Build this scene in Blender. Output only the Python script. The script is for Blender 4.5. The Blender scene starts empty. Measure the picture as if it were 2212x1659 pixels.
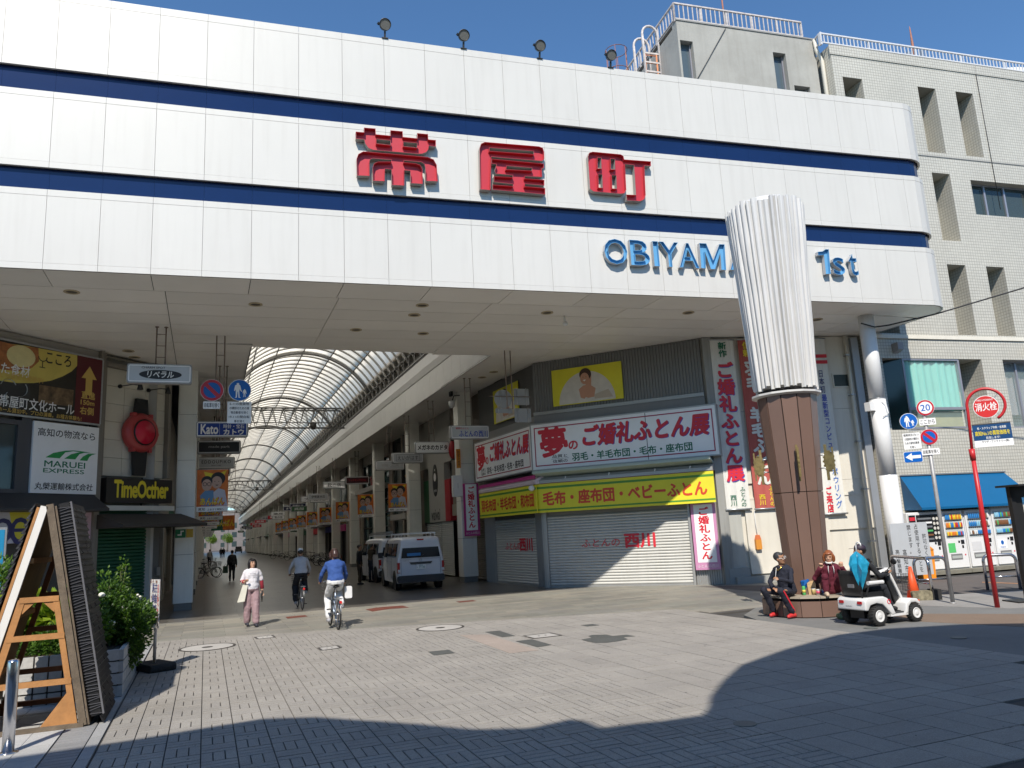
import bpy, bmesh, math, random
import numpy as np
from mathutils import Vector, Matrix, Euler
random.seed(7)
PI = math.pi; R_ = math.radians
scn = bpy.context.scene
COL = scn.collection

# ------------------------------------------------------------------ camera
FPX, PITCH, ROLL, YAW, CH = 1661.0, R_(10.8), R_(3.0), R_(21.9), 1.9
fwd = Vector((math.sin(YAW)*math.cos(PITCH), math.cos(YAW)*math.cos(PITCH), math.sin(PITCH)))
r0 = Vector((math.cos(YAW), -math.sin(YAW), 0)); u0 = r0.cross(fwd)
rgt = r0*math.cos(ROLL) - u0*math.sin(ROLL); upv = r0*math.sin(ROLL) + u0*math.cos(ROLL)
cam = bpy.data.cameras.new('camera'); cam_o = bpy.data.objects.new('camera', cam); COL.objects.link(cam_o)
cam_o.matrix_world = Matrix(((rgt.x, upv.x, -fwd.x, 0), (rgt.y, upv.y, -fwd.y, 0), (rgt.z, upv.z, -fwd.z, CH), (0, 0, 0, 1)))
cam.sensor_width = 36; cam.lens = 36*FPX/2212; cam.clip_end = 3000; cam.clip_start = .05
scn.camera = cam_o

# ------------------------------------------------------------------ sky and sun
SUN_AZ, SUN_EL = R_(27), R_(45.5)          # heading of the light from +Y towards +X, and elevation
w = bpy.data.worlds.new('World'); scn.world = w; w.use_nodes = True
nt = w.node_tree; bg = nt.nodes['Background']
sky = nt.nodes.new('ShaderNodeTexSky'); sky.sky_type = 'NISHITA'; sky.sun_disc = False
sky.sun_elevation = SUN_EL; sky.sun_rotation = SUN_AZ + PI
sky.air_density = 1.0; sky.dust_density = 0; sky.ozone_density = 6
sg = nt.nodes.new('ShaderNodeVectorMath'); sg.operation = 'MULTIPLY'; sg.inputs[1].default_value = (.77, .94, .99); nt.links.new(sky.outputs[0], sg.inputs[0])
nt.links.new(sg.outputs[0], bg.inputs[0]); bg.inputs[1].default_value = .12
sl = bpy.data.lights.new('sun', 'SUN'); sl.energy = 4.2; sl.angle = R_(.53); sl.color = (1, .93, .83)
so = bpy.data.objects.new('sun', sl); COL.objects.link(so)
LD = Vector((math.sin(SUN_AZ)*math.cos(SUN_EL), math.cos(SUN_AZ)*math.cos(SUN_EL), -math.sin(SUN_EL)))
so.rotation_euler = LD.to_track_quat('-Z', 'Y').to_euler()
vs = scn.view_settings; vs.view_transform = 'Standard'; vs.look = 'None'; vs.exposure = .48; vs.gamma = 1
try: vs.use_curve_mapping = False
except Exception: pass
cy = scn.cycles
try:
    cy.max_bounces = 10; cy.diffuse_bounces = 5; cy.transparent_max_bounces = 12; cy.sample_clamp_indirect = 6; cy.caustics_reflective = False; cy.caustics_refractive = False
except Exception: pass

# ------------------------------------------------------------------ survey: a point seen in the picture, laid on a known plane of the place
S_ = 2212/2560
def ray(p): return fwd*FPX + rgt*(p[0]-1106) - upv*(p[1]-829.5)
EYE = Vector((0, 0, CH))
def onplane(p, p0, n):
    d = ray(p); t = (Vector(p0)-EYE).dot(Vector(n))/d.dot(Vector(n)); return EYE + d*t
def G(p, z=0): return onplane(p, (0, 0, z), (0, 0, 1))
def Zm(ox, oy, k): return lambda x, y: ((ox+x/k)*S_, (oy+y/k)*S_)
zA = Zm(440, 820, 2.765); zB = Zm(520, 1240, 5.53); zD = Zm(0, 660, 2.9625); zE = Zm(880, 1000, 5.53); zS = Zm(1140, 820, 2.44)
zR4 = Zm(1700, 440, 2.572); zQ1 = Zm(2060, 800, 4.148); zQ2 = Zm(2060, 1160, 4.148); zQ3 = Zm(1760, 1240, 5.183); zL0 = Zm(0, 1200, 2.304)
zL6 = Zm(0, 1550, 4.485); zL5 = Zm(0, 1250, 5.53); zG5 = Zm(1860, 1320, 4.424); zW6 = Zm(540, 1300, 3.687); zT3 = Zm(1740, 820, 3.456)
zP2 = Zm(2260, 0, 3.317); zP3 = Zm(1480, 0, 2.048); zN0 = Zm(0, 840, 3.607); zR2 = Zm(850, 0, 2.305)

# ------------------------------------------------------------------ materials
MATS = {}
def c255(r, g, b):
    f = lambda v: (v/255/12.92) if v/255 <= .04045 else ((v/255+.055)/1.055)**2.4
    return (f(r), f(g), f(b))
def mat(name, rgb, rough=.6, metal=0, var=.08, vs=2.5, bump=0, bs=60, dirt=0, spec=.5, coat=0, streak=0, rvar=0, emit=0):
    if name in MATS: return MATS[name]
    m = bpy.data.materials.new(name); m.use_nodes = True; t = m.node_tree; N = t.nodes; L = t.links
    b = N['Principled BSDF']; b.inputs['Roughness'].default_value = rough; b.inputs['Metallic'].default_value = metal
    b.inputs['Specular IOR Level'].default_value = spec; b.inputs['Coat Weight'].default_value = coat
    tc = N.new('ShaderNodeTexCoord')
    col = None
    if var or dirt or streak or rvar:
        nz = N.new('ShaderNodeTexNoise'); nz.inputs['Scale'].default_value = vs; nz.inputs['Detail'].default_value = 6; nz.inputs['Roughness'].default_value = .65
        L.new(tc.outputs['Object'], nz.inputs['Vector'])
        rp = N.new('ShaderNodeMapRange'); rp.inputs[1].default_value = .25; rp.inputs[2].default_value = .75
        rp.inputs[3].default_value = 1-var; rp.inputs[4].default_value = 1+var; L.new(nz.outputs['Fac'], rp.inputs[0])
        vm = N.new('ShaderNodeVectorMath'); vm.operation = 'SCALE'; vm.inputs[0].default_value = rgb; L.new(rp.outputs[0], vm.inputs['Scale'])
        col = vm.outputs[0]
        if rvar:
            oi = N.new('ShaderNodeObjectInfo'); r2 = N.new('ShaderNodeMapRange'); r2.inputs[3].default_value = 1-rvar; r2.inputs[4].default_value = 1+rvar
            L.new(oi.outputs['Random'], r2.inputs[0]); v2 = N.new('ShaderNodeVectorMath'); v2.operation = 'SCALE'; L.new(col, v2.inputs[0]); L.new(r2.outputs[0], v2.inputs['Scale']); col = v2.outputs[0]
        if dirt:
            n2 = N.new('ShaderNodeTexNoise'); n2.inputs['Scale'].default_value = vs*.45; n2.inputs['Detail'].default_value = 8; n2.inputs['Roughness'].default_value = .7
            L.new(tc.outputs['Object'], n2.inputs['Vector'])
            r3 = N.new('ShaderNodeMapRange'); r3.inputs[1].default_value = .45; r3.inputs[2].default_value = .7; r3.inputs[3].default_value = 0; r3.inputs[4].default_value = dirt
            L.new(n2.outputs['Fac'], r3.inputs[0]); mx = N.new('ShaderNodeMix'); mx.data_type = 'RGBA'; L.new(r3.outputs[0], mx.inputs[0]); L.new(col, mx.inputs[6])
            mx.inputs[7].default_value = (rgb[0]*.35+.01, rgb[1]*.33+.008, rgb[2]*.3+.006, 1); col = mx.outputs[2]
        if streak:
            mp = N.new('ShaderNodeMapping'); mp.inputs['Scale'].default_value = (5, 5, .35); L.new(tc.outputs['Object'], mp.inputs[0])
            n3 = N.new('ShaderNodeTexNoise'); n3.inputs['Scale'].default_value = 1.3; n3.inputs['Detail'].default_value = 7; L.new(mp.outputs[0], n3.inputs['Vector'])
            r4 = N.new('ShaderNodeMapRange'); r4.inputs[1].default_value = .48; r4.inputs[2].default_value = .75; r4.inputs[3].default_value = 0; r4.inputs[4].default_value = streak
            L.new(n3.outputs['Fac'], r4.inputs[0]); mx = N.new('ShaderNodeMix'); mx.data_type = 'RGBA'; L.new(r4.outputs[0], mx.inputs[0]); L.new(col, mx.inputs[6])
            mx.inputs[7].default_value = (rgb[0]*.45, rgb[1]*.42, rgb[2]*.38, 1); col = mx.outputs[2]
        L.new(col, b.inputs['Base Color'])
    else: b.inputs['Base Color'].default_value = (*rgb, 1)
    if bump:
        nb = N.new('ShaderNodeTexNoise'); nb.inputs['Scale'].default_value = bs; nb.inputs['Detail'].default_value = 4; L.new(tc.outputs['Object'], nb.inputs['Vector'])
        bp = N.new('ShaderNodeBump'); bp.inputs['Strength'].default_value = bump; bp.inputs['Distance'].default_value = .01; L.new(nb.outputs['Fac'], bp.inputs['Height']); L.new(bp.outputs[0], b.inputs['Normal'])
    if emit:
        b.inputs['Emission Color'].default_value = (*rgb, 1); b.inputs['Emission Strength'].default_value = emit
    MATS[name] = m; return m
def plain(name, rgb, rough=.6, **k): return mat(name, rgb, rough, var=k.pop('var', .04), **k)
def glassmat(name, rgb, rough=.06, alpha=.35):
    if name in MATS: return MATS[name]
    m = bpy.data.materials.new(name); m.use_nodes = True; t = m.node_tree; b = t.nodes['Principled BSDF']
    b.inputs['Base Color'].default_value = (*rgb, 1); b.inputs['Roughness'].default_value = rough; b.inputs['Alpha'].default_value = alpha
    b.inputs['Specular IOR Level'].default_value = .6
    MATS[name] = m; return m
WHITE = plain('white_enamel_panel', (.585, .57, .53), .38, var=.025, vs=.6, streak=.09, rvar=.012)
BLUE = plain('deep_blue_gloss_panel', (.005, .018, .075), .14, var=.1, vs=.6)
SOFF = plain('soffit_panel', (.88, .86, .81), .4, var=.05, vs=.5, rvar=.05)
RED = plain('red_letter_paint', (.46, .03, .045), .4)
LBLUE = plain('sky_blue_letter_paint', (.12, .34, .56), .4)
STEEL = mat('galvanised_steel', (.42, .43, .44), .35, .7, var=.15, vs=8)
DSTEEL = mat('dark_painted_steel', (.09, .085, .08), .5, .3, var=.15)
BLACK = plain('matte_black', (.012, .012, .013), .45)
RUBBER = mat('black_rubber', (.018, .018, .018), .8, bump=.2)
CHROME = mat('polished_metal', (.6, .6, .62), .18, 1, var=.05)
GREYW = mat('grey_wall', (.26, .26, .25), .7, var=.08, dirt=.15)
CREAM = mat('cream_painted_wall', (.68, .65, .56), .6, var=.05, streak=.12)
WOOD = mat('orange_pine', (.40, .19, .065), .6, var=.25, vs=6, bump=.2)
OLDWOOD = mat('weathered_timber', (.13, .10, .07), .8, var=.4, vs=9, bump=.4)
CONC = mat('weathered_concrete', (.36, .355, .325), .85, var=.12, vs=.8, dirt=.35, streak=.2, bump=.2, bs=20)
RUST = mat('rusty_red_steel', (.36, .16, .11), .7, .2, var=.35, vs=7)
PWHITE = plain('white_plastic', (.70, .70, .69), .35)
TXTK = plain('black_print', (.015, .015, .017), .5); TXTW = plain('white_print', (.8, .8, .78), .5); TXTR = plain('red_print', (.60, .022, .04), .5)
TXTB = plain('blue_print', (.02, .05, .42), .5); TXTG = plain('green_print', (.01, .14, .07), .5); TXTY = plain('yellow_print', (.75, .6, .03), .5)
SIGNW = plain('white_sign_face', (.85, .85, .84), .35); SIGNB = plain('traffic_blue', (.0, .11, .46), .35); SIGNR = plain('traffic_red', (.5, .015, .03), .35)
SHUT = plain('grey_white_shutter', (.54, .54, .51), .45, var=.05, streak=.15); GSHUT = mat('green_shutter', (.012, .085, .04), .5, var=.1)
GLASS = glassmat('dark_window_glass', (.05, .07, .07), .05, .9)
BROWN = mat('bronze_clad_panel', (.21, .13, .10), .38, .25, var=.07, vs=.7)
def steelc(n, c): return plain(n, c, .4)

# ------------------------------------------------------------------ mesh builder
class MB:
    def __init__(s): s.v = []; s.f = []; s.m = []; s.sm = []
    def add(s, vs, fs, m=0, sm=False):
        b = len(s.v); s.v += [tuple(v) for v in vs]; s.f += [tuple(b+i for i in f) for f in fs]; s.m += [m]*len(fs); s.sm += [sm]*len(fs); return s
    def box(s, x0, x1, y0, y1, z0, z1, m=0):
        x0, x1 = min(x0, x1), max(x0, x1); y0, y1 = min(y0, y1), max(y0, y1); z0, z1 = min(z0, z1), max(z0, z1)
        return s.add([(x0,y0,z0),(x1,y0,z0),(x1,y1,z0),(x0,y1,z0),(x0,y0,z1),(x1,y0,z1),(x1,y1,z1),(x0,y1,z1)],
              [(0,3,2,1),(4,5,6,7),(0,1,5,4),(1,2,6,5),(2,3,7,6),(3,0,4,7)], m)
    def bbox(s, x0, x1, y0, y1, z0, z1, r=.02, m=0, axis='y'):        # box with the four long edges rounded
        def rr(a0, a1, b0, b1):
            pts = []
            for cx, cy_, st in ((a1-r, b1-r, 0), (a0+r, b1-r, 1), (a0+r, b0+r, 2), (a1-r, b0+r, 3)):
                for k in range(4): a = (st+k/3)*PI/2; pts.append((cx+r*math.cos(a), cy_+r*math.sin(a)))
            return pts
        if axis == 'y': return s.prism(rr(x0, x1, z0, z1), y0, y1, 'y', m)
        if axis == 'z': return s.prism(rr(x0, x1, y0, y1), z0, z1, 'z', m)
        return s.prism(rr(y0, y1, z0, z1), x0, x1, 'x', m)
    def prism(s, poly, a, b, axis='z', m=0, sm=False):
        n = len(poly)
        P = {'z': lambda p, t: (p[0], p[1], t), 'y': lambda p, t: (p[0], t, p[1]), 'x': lambda p, t: (t, p[0], p[1])}[axis]
        vs = [P(p, a) for p in poly]+[P(p, b) for p in poly]
        s.add(vs, [tuple(range(n)), tuple(range(2*n-1, n-1, -1))], m)
        return s.add(vs, [(i, i+n, (i+1) % n+n, (i+1) % n) for i in range(n)], m, sm)
    def tube(s, pts, r, n=8, m=0, closed=False, rs=None, cap=True, sx=1):
        pts = [Vector(p) for p in pts]; N = len(pts); vs = []; prev = None
        for i, p in enumerate(pts):
            if closed: t = pts[(i+1) % N]-pts[i-1]
            else: t = pts[min(i+1, N-1)]-pts[max(i-1, 0)]
            t = t.normalized() if t.length > 1e-9 else Vector((0, 0, 1))
            a = prev if prev is not None else (Vector((0, 0, 1)) if abs(t.z) < .9 else Vector((1, 0, 0)))
            a = (a-t*a.dot(t)); a = a.normalized() if a.length > 1e-6 else t.orthogonal().normalized(); prev = a; b = t.cross(a)
            rr = rs[i] if rs else r
            vs += [p+(a*math.cos(2*PI*k/n)*sx+b*math.sin(2*PI*k/n))*rr for k in range(n)]
        fs = []
        for i in range(N if closed else N-1):
            j = (i+1) % N
            fs += [(i*n+k, i*n+(k+1) % n, j*n+(k+1) % n, j*n+k) for k in range(n)]
        s.add(vs, fs, m, n > 5)
        if not closed and cap: s.f += [tuple(len(s.v)-N*n+k for k in range(n-1, -1, -1)), tuple(len(s.v)-n+k for k in range(n))]; s.m += [m, m]; s.sm += [False]*2
        return s
    def bar(s, p, q, w, h=None, m=0):
        h = h or w; p = Vector(p); q = Vector(q); t = (q-p).normalized(); a = Vector((0, 0, 1)) if abs(t.z) < .95 else Vector((0, 1, 0))
        x = t.cross(a).normalized(); z = x.cross(t).normalized()
        vs = [c+x*i*w/2+z*j*h/2 for c in (p, q) for i, j in ((-1, -1), (1, -1), (1, 1), (-1, 1))]
        return s.add(vs, [(3,2,1,0),(4,5,6,7),(0,1,5,4),(1,2,6,5),(2,3,7,6),(3,0,4,7)], m)
    def lathe(s, prof, c=(0, 0, 0), n=16, m=0, axis='z', sm=True):     # profile [(r, h)]
        P = {'z': lambda x, y, h: (c[0]+x, c[1]+y, c[2]+h), 'y': lambda x, y, h: (c[0]+x, c[1]+h, c[2]+y), 'x': lambda x, y, h: (c[0]+h, c[1]+x, c[2]+y)}[axis]
        vs = [P(r*math.cos(2*PI*k/n), r*math.sin(2*PI*k/n), h) for r, h in prof for k in range(n)]
        fs = [(i*n+k, i*n+(k+1) % n, (i+1)*n+(k+1) % n, (i+1)*n+k) for i in range(len(prof)-1) for k in range(n)]
        s.add(vs, fs, m, sm); b = len(s.v)-len(vs)
        flat = abs(prof[0][1]-prof[-1][1]) < 1e-6
        if prof[0][0] > 1e-6 and not flat: s.f.append(tuple(b+k for k in range(n-1, -1, -1))); s.m.append(m); s.sm.append(False)
        if prof[-1][0] > 1e-6 and prof[0][0] > 1e-6 and not flat: s.f.append(tuple(b+(len(prof)-1)*n+k for k in range(n))); s.m.append(m); s.sm.append(False)
        return s
    def cyl(s, c, r, h, n=16, m=0, axis='z'): return s.lathe([(r, 0), (r, h)], c, n, m, axis, n > 8)
    def ell(s, c, r, n=12, k=8, m=0, M=None):
        vs = []; M = M or Matrix.Identity(3); c = Vector(c)
        for i in range(k+1):
            th = PI*i/k
            for j in range(n): vs.append(c+M@Vector((r[0]*math.sin(th)*math.cos(2*PI*j/n), r[1]*math.sin(th)*math.sin(2*PI*j/n), -r[2]*math.cos(th))))
        fs = [(i*n+j, i*n+(j+1) % n, (i+1)*n+(j+1) % n, (i+1)*n+j) for i in range(k) for j in range(n)]
        return s.add(vs, fs, m, True)
    def torus(s, c, R, r, axis='y', n=28, k=8, m=0, a0=0, a1=2*PI, sq=1):
        full = abs(a1-a0) > 6.2; N = n if full else n+1
        P = {'z': lambda x, y: (c[0]+x, c[1]+y, c[2]), 'y': lambda x, y: (c[0]+x, c[1], c[2]+y), 'x': lambda x, y: (c[0], c[1]+x, c[2]+y)}[axis]
        return s.tube([P(R*math.cos(a0+(a1-a0)*i/n), R*math.sin(a0+(a1-a0)*i/n)) for i in range(N)], r, k, m, full, sx=sq)
    def disc(s, c, r, y0, y1, n=28, m=0, sx=1, sz=1): return s.prism([(c[0]+r*sx*math.cos(2*PI*i/n), c[1]+r*sz*math.sin(2*PI*i/n)) for i in range(n)], y0, y1, 'y', m)
    def xf(s, M): s.v = [tuple(M@Vector(v)) for v in s.v]; return s
    def mesh(s, name, mats, bev=0):
        if bev:
            me = bpy.data.meshes.new(name); me.from_pydata(s.v, [], s.f); me.polygons.foreach_set('material_index', s.m); bm = bmesh.new(); bm.from_mesh(me); bmesh.ops.remove_doubles(bm, verts=bm.verts, dist=1e-5); bmesh.ops.recalc_face_normals(bm, faces=bm.faces)
            bmesh.ops.bevel(bm, geom=[e for e in bm.edges if len(e.link_faces) == 2 and e.calc_face_angle(0) > .35], offset=bev, segments=3, affect='EDGES', clamp_overlap=True, profile=.5)
            bm.to_mesh(me); bm.free(); [me.materials.append(m) for m in (mats if isinstance(mats, (list, tuple)) else [mats])]; me.polygons.foreach_set('use_smooth', [True]*len(me.polygons)); me.set_sharp_from_angle(angle=.7); return me
        me = bpy.data.meshes.new(name); me.from_pydata(s.v, [], s.f)
        for m in (mats if isinstance(mats, (list, tuple)) else [mats]): me.materials.append(m)
        me.polygons.foreach_set('material_index', s.m); me.polygons.foreach_set('use_smooth', s.sm); me.update(); fixn(me); return me
    def build(s, name, mats, parent=None, world=False, bev=0, **kw):
        if world and parent is not None:
            Mi = MW(parent).inverted(); s.v = [tuple(Mi@Vector(v)) for v in s.v]
        return link(s.mesh(name, mats, bev), name, parent, **kw)
def fixn(me):
    bm = bmesh.new(); bm.from_mesh(me); bmesh.ops.recalc_face_normals(bm, faces=bm.faces); bm.to_mesh(me); bm.free()
def MW(o):
    M = Matrix.LocRotScale(o.location, o.rotation_euler, o.scale)
    return MW(o.parent)@M if o.parent else M
def link(me, name, parent=None, **kw):
    o = bpy.data.objects.new(name, me); COL.objects.link(o)
    if parent is not None: o.parent = parent
    for k, v in kw.items(): o[k] = v
    return o
def tag(o, label, cat, group=None, kind=None):
    if label: o['label'] = label
    if cat: o['category'] = cat
    if group: o['group'] = group
    if kind: o['kind'] = kind
    return o
def thing(name, label, cat, loc=(0, 0, 0), rz=0, group=None, rx=0, ry=0):
    o = bpy.data.objects.new(name, None); COL.objects.link(o); o.location = loc; o.rotation_euler = (rx, ry, rz); o.empty_display_size = .2
    return tag(o, label, cat, group)
def struct(o): o['kind'] = 'structure'; return o
def kids(o): return CH_.get(o, [])
def dup(root, loc=None, rz=None, label=None, group=None):
    chs = {}
    for ob in COL.objects:
        if ob.parent: chs.setdefault(ob.parent, []).append(ob)
    def rec(o, par):
        c = o.copy(); COL.objects.link(c); c.parent = par
        for ch in chs.get(o, []): rec(ch, c)
        return c
    r = rec(root, None)
    if loc is not None: r.location = loc
    if rz is not None: r.rotation_euler = (r.rotation_euler[0], r.rotation_euler[1], rz)
    if label: r['label'] = label
    if group: r['group'] = group
    return r

# flat writing: a mesh fitted to w x h in the XZ plane, reading from the -Y side
TXTCACHE = {}
def txtmesh(s, mt, w=None, h=None, bold=.02, depth=.004, vert=False, shear=0, space=1, outline=False):
    key = (s, mt.name, w, h, bold, depth, vert, shear, space)
    if key in TXTCACHE: return TXTCACHE[key]
    c = bpy.data.curves.new('t', 'FONT'); c.body = '\n'.join(s) if vert else s
    c.align_x = 'CENTER' if vert else 'LEFT'; c.offset = bold if depth == 0 else 0; c.resolution_u = 3; c.extrude = 0; c.shear = shear; c.space_character = space
    if vert: c.space_line = 1.02
    o = bpy.data.objects.new('t', c); me = bpy.data.meshes.new_from_object(o)
    bpy.data.objects.remove(o); bpy.data.curves.remove(c)
    n = len(me.vertices); co = np.zeros(n*3, 'f'); me.vertices.foreach_get('co', co); co = co.reshape(-1, 3)
    if n:
        mn = co.min(0); mx = co.max(0); d = mx-mn; d[d < 1e-6] = 1
        if w and h: sx, sz = w/d[0], h/d[1]
        elif w: sx = sz = w/d[0]
        else: sx = sz = h/d[1]
        out = np.zeros_like(co); out[:, 0] = (co[:, 0]-(mn[0]+mx[0])/2)*sx; out[:, 2] = (co[:, 1]-(mn[1]+mx[1])/2)*sz
        if depth and bold > .004:                                       # heavier strokes: the same outline laid again, nudged to the sides
            k = 4 if bold < .03 else 8; base = out.copy(); fs = [tuple(p.vertices) for p in me.polygons]; bx, bz = bold*sx*.75, bold*sz*.75
            allv = [base]; allf = list(fs)
            for i in range(k): a = 2*PI*i/k+PI/4; q = base.copy(); q[:, 0] += bx*math.cos(a); q[:, 2] += bz*math.sin(a); q[:, 1] += .00025*(i+1); allv.append(q); allf += [tuple(v+n*(i+1) for v in f) for f in fs]
            me = bpy.data.meshes.new('lettering'); me.from_pydata(np.concatenate(allv).tolist(), [], allf)
        else: me.vertices.foreach_set('co', out.reshape(-1))
        if False:
            bm = bmesh.new(); bm.from_mesh(me); bmesh.ops.remove_doubles(bm, verts=bm.verts, dist=1e-5)
            r = bmesh.ops.extrude_face_region(bm, geom=bm.faces[:]); 
            for v in [g for g in r['geom'] if isinstance(g, bmesh.types.BMVert)]: v.co.y -= depth
            bmesh.ops.recalc_face_normals(bm, faces=bm.faces); bm.to_mesh(me); bm.free()
        else:
            pass
    me.materials.clear(); me.materials.append(mt)
    me.update(); TXTCACHE[key] = me; return me
def txt(parent, s, mt, x, z, w, h=None, y=-.003, name='lettering', bold=.02, depth=.004, vert=False, shear=0, rz=0, space=1, **kw):
    o = link(txtmesh(s, mt, w, h, bold, depth, vert, shear, space), name, parent, **kw)
    o.location = (x, y, z); o.rotation_euler = (0, 0, rz); return o

class Frame:                                                            # a wall plane: local x along it, -y towards the street, z up
    def __init__(s, a, b):
        s.a = Vector((a[0], a[1], 0)); d = Vector((b[0]-a[0], b[1]-a[1], 0)); s.len = d.length; s.u = d.normalized(); s.n = Vector((s.u.y, -s.u.x, 0)); s.rz = math.atan2(d.y, d.x)
    def at(s, p, y=0):                                                  # point seen at p -> (x, z) on the plane at local depth y
        q = onplane(p, s.a-s.n*y, s.n); return ((q-s.a).dot(s.u), q.z)
    def w(s, x, y=0, z=0): q = s.a+s.u*x-s.n*y; return Vector((q.x, q.y, z))
    def thing(s, name, label, cat, x=0, y=0, z=0, group=None): return thing(name, label, cat, s.w(x, y, z), s.rz, group)
def rect(fr, ps, y=0):
    q = [fr.at(p, y) for p in ps]; xs = sorted(a[0] for a in q); zs = sorted(a[1] for a in q); n = len(q)//2
    return (sum(xs[:n])/n, sum(xs[n:])/n, sum(zs[:n])/n, sum(zs[n:])/n)
# ================================================================== GATEWAY CANOPY
ZS = 7.6                                                                # soffit height
def fy(x): return 17.0-.075*x-.00105*x*x
def onfac(p):                                                           # picture point -> (x, z) on the curved fascia
    d = ray(p); lo, hi = .001, .1
    for _ in range(50):
        m = (lo+hi)/2; q = EYE+d*m
        if q.y-fy(q.x) < 0: lo = m
        else: hi = m
    q = EYE+d*lo; return q.x, q.z
gate = thing('gateway_canopy', 'huge white panelled gateway fascia with two blue bands over the arcade entrance', 'gateway', (8, 16.4, 0))
path = [(x, fy(x)) for x in [-9.2+i for i in range(29)]]                # joints every metre up to x = 18.8
xc = 19.2; path.append((xc, fy(xc)))
rc = .95; cx0, cy0 = xc, fy(xc)+rc
for i in range(1, 7): a = -PI/2+i*PI/12; path.append((cx0+rc*math.cos(a), cy0+rc*math.sin(a)))
for y in (16.9, 17.9, 18.4): path.append((cx0+rc, y))
def strip(p, q, z0, z1, out, th, gap, name, m, mb=None):
    p = Vector((*p, 0)); q = Vector((*q, 0)); u = (q-p).normalized(); n = Vector((u.y, -u.x, 0)); p = p+u*gap; q = q-u*gap
    vs = [c+n*o+Vector((0, 0, z)) for z in (z0, z1) for c, o in ((p, out), (q, out), (q, out-th), (p, out-th))]
    b = mb or MB(); b.add(vs, [(0,3,2,1),(4,5,6,7),(0,1,5,4),(1,2,6,5),(2,3,7,6),(3,0,4,7)])
    if not mb: return b.build(name, m, gate, world=True)
tiers = [(7.6, 9.33, .13, .14), (9.82, 11.55, .13, .14), (12.10, 13.91, .17, .18)]
for (z0, z1, tb, tt) in tiers:
    for i in range(len(path)-1):
        g = .0035 if i < 29 or i > 34 else 0
        strip(path[i], path[i+1], z0+tb+.005, z1-tt-.005, 0, .05, g, 'panel', WHITE)
    for j in range(0, len(path)-1, 2):                                   # edge trims run over two panels
        mb = MB(); mc = MB()
        for k in (j, min(j+1, len(path)-2)):
            if k == j or k > j:
                strip(path[k], path[k+1], z0, z0+tb, .004, .06, .003 if k < 29 else 0, '', WHITE, mb); strip(path[k], path[k+1], z1-tt, z1, .004, .06, .003 if k < 29 else 0, '', WHITE, mc)
        mb.build('trim', WHITE, gate, world=True); mc.build('trim', WHITE, gate, world=True)
for (z0, z1) in ((9.33, 9.82), (11.55, 12.10)):                          # recessed blue bands
    for j in range(0, len(path)-1, 3):
        mb = MB()
        for k in range(j, min(j+3, len(path)-1)): strip(path[k], path[k+1], z0+.001, z1-.001, -.10, .03, .0015, '', BLUE, mb)
        mb.build('blue_band', BLUE, gate, world=True)
bk = MB()
for i in range(len(path)-1): strip(path[i], path[i+1], 7.62, 13.88, -.135, .05, 0, '', WHITE, bk)
bk.build('backing', plain('joint_grey', (.6, .59, .56), .7), gate, world=True)
rf = MB(); outl = [(x, y+.2) for x, y in path[:30]]+[(x-.2, y) for x, y in path[30:]]
rf.prism(outl+[(19.95, 24), (-9.2, 24)], 13.5, 13.6); rf.build('roof_deck', GREYW, gate, world=True)
MB().box(-9.2, 20, 23.3, 23.5, 8.7, 13.5).build('rear_wall', GREYW, gate, world=True)
# soffit: strip along the edge, then rows .95 m deep with joints every 3.8 m
OPX0, OPX1, OPY = 1.15, 8.6, 23.2
LCH = Frame((-5.0, 22.13), (-1.22, 25.95)); MCH = Frame((10.42, 24.05), (14.38, 19.85)); WWALL = Frame((14.38, 19.85), (19.75, 18.62))
xj = [-12.35, -8.55, -4.75, -.97, 2.86, 6.65, 10.4, 14.2, 18.0, 20.12]
mb_bounds = [1.17+.95*i for i in range(11)]
def spanel(pts, nm='soffit_panel'):
    c = Vector((sum(p[0] for p in pts)/len(pts), sum(p[1] for p in pts)/len(pts)))
    q = [(p[0]+math.copysign(.009, c.x-p[0]), p[1]+math.copysign(.011, c.y-p[1])) for p in pts]
    MB().prism(q, 7.6, 7.63).build(nm, SOFF, gate, world=True)
def edge_y(x, off): return fy(min(x, 19.2))+off
for i in range(-5, 10):                                                  # front strip, joints every 2 m
    x0, x1 = 2*i-1.2+0, 2*i+.8
    if x0 < -9 or x1 > 19.3: continue
    spanel([(x0, fy(x0)+.02), (x1, fy(x1)+.02), (x1, edge_y(x1, 1.17)), (x0, edge_y(x0, 1.17))])
spanel([(18.8, fy(18.8)+.02)]+[(x-.02, y+.02) for x, y in path[29:36]]+[(20.1, 16.5), (18.8, edge_y(18.8, 1.17))])
for r in range(10):
    for k in range(1, len(xj)-1):
        x0, x1 = xj[k], xj[k+1]
        y00, y01 = edge_y(x0, 1.17+.95*r), edge_y(x1, 1.17+.95*r); y10, y11 = y00+.95, y01+.95
        if r >= 5 and x0 > OPX0-.5 and x1 < OPX1-.5: continue
        if (y00+y01)/2 > 28: continue
        def inside_left(x, y): return (Vector((x, y, 0))-LCH.a).dot(LCH.n) > -.25
        if k >= 7 and r >= 5: continue
        if y11 > OPY+.2 and x0 >= 1 and x1 <= 7: y10 = y11 = OPY+.1
        if k in (3, 4, 5, 6) and y00 > OPY-.3:
            if k == 3: x1 = min(x1, OPX0); y01 = y00; y11 = y10
            elif k == 6: x0 = max(x0, 10.4); 
            elif k == 5: x0 = OPX1-.02; x1 = 10.4
            else: continue
        spanel([(x0, y00), (x1, y01), (x1, y11), (x0, y10)])
MB().box(8.6, 10.35, 23.0, 28, 7.606, 7.62).box(1.15, 8.6, 21.5, 23.3, 7.632, 7.638).build('soffit_panel', SOFF, gate, world=True)
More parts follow.
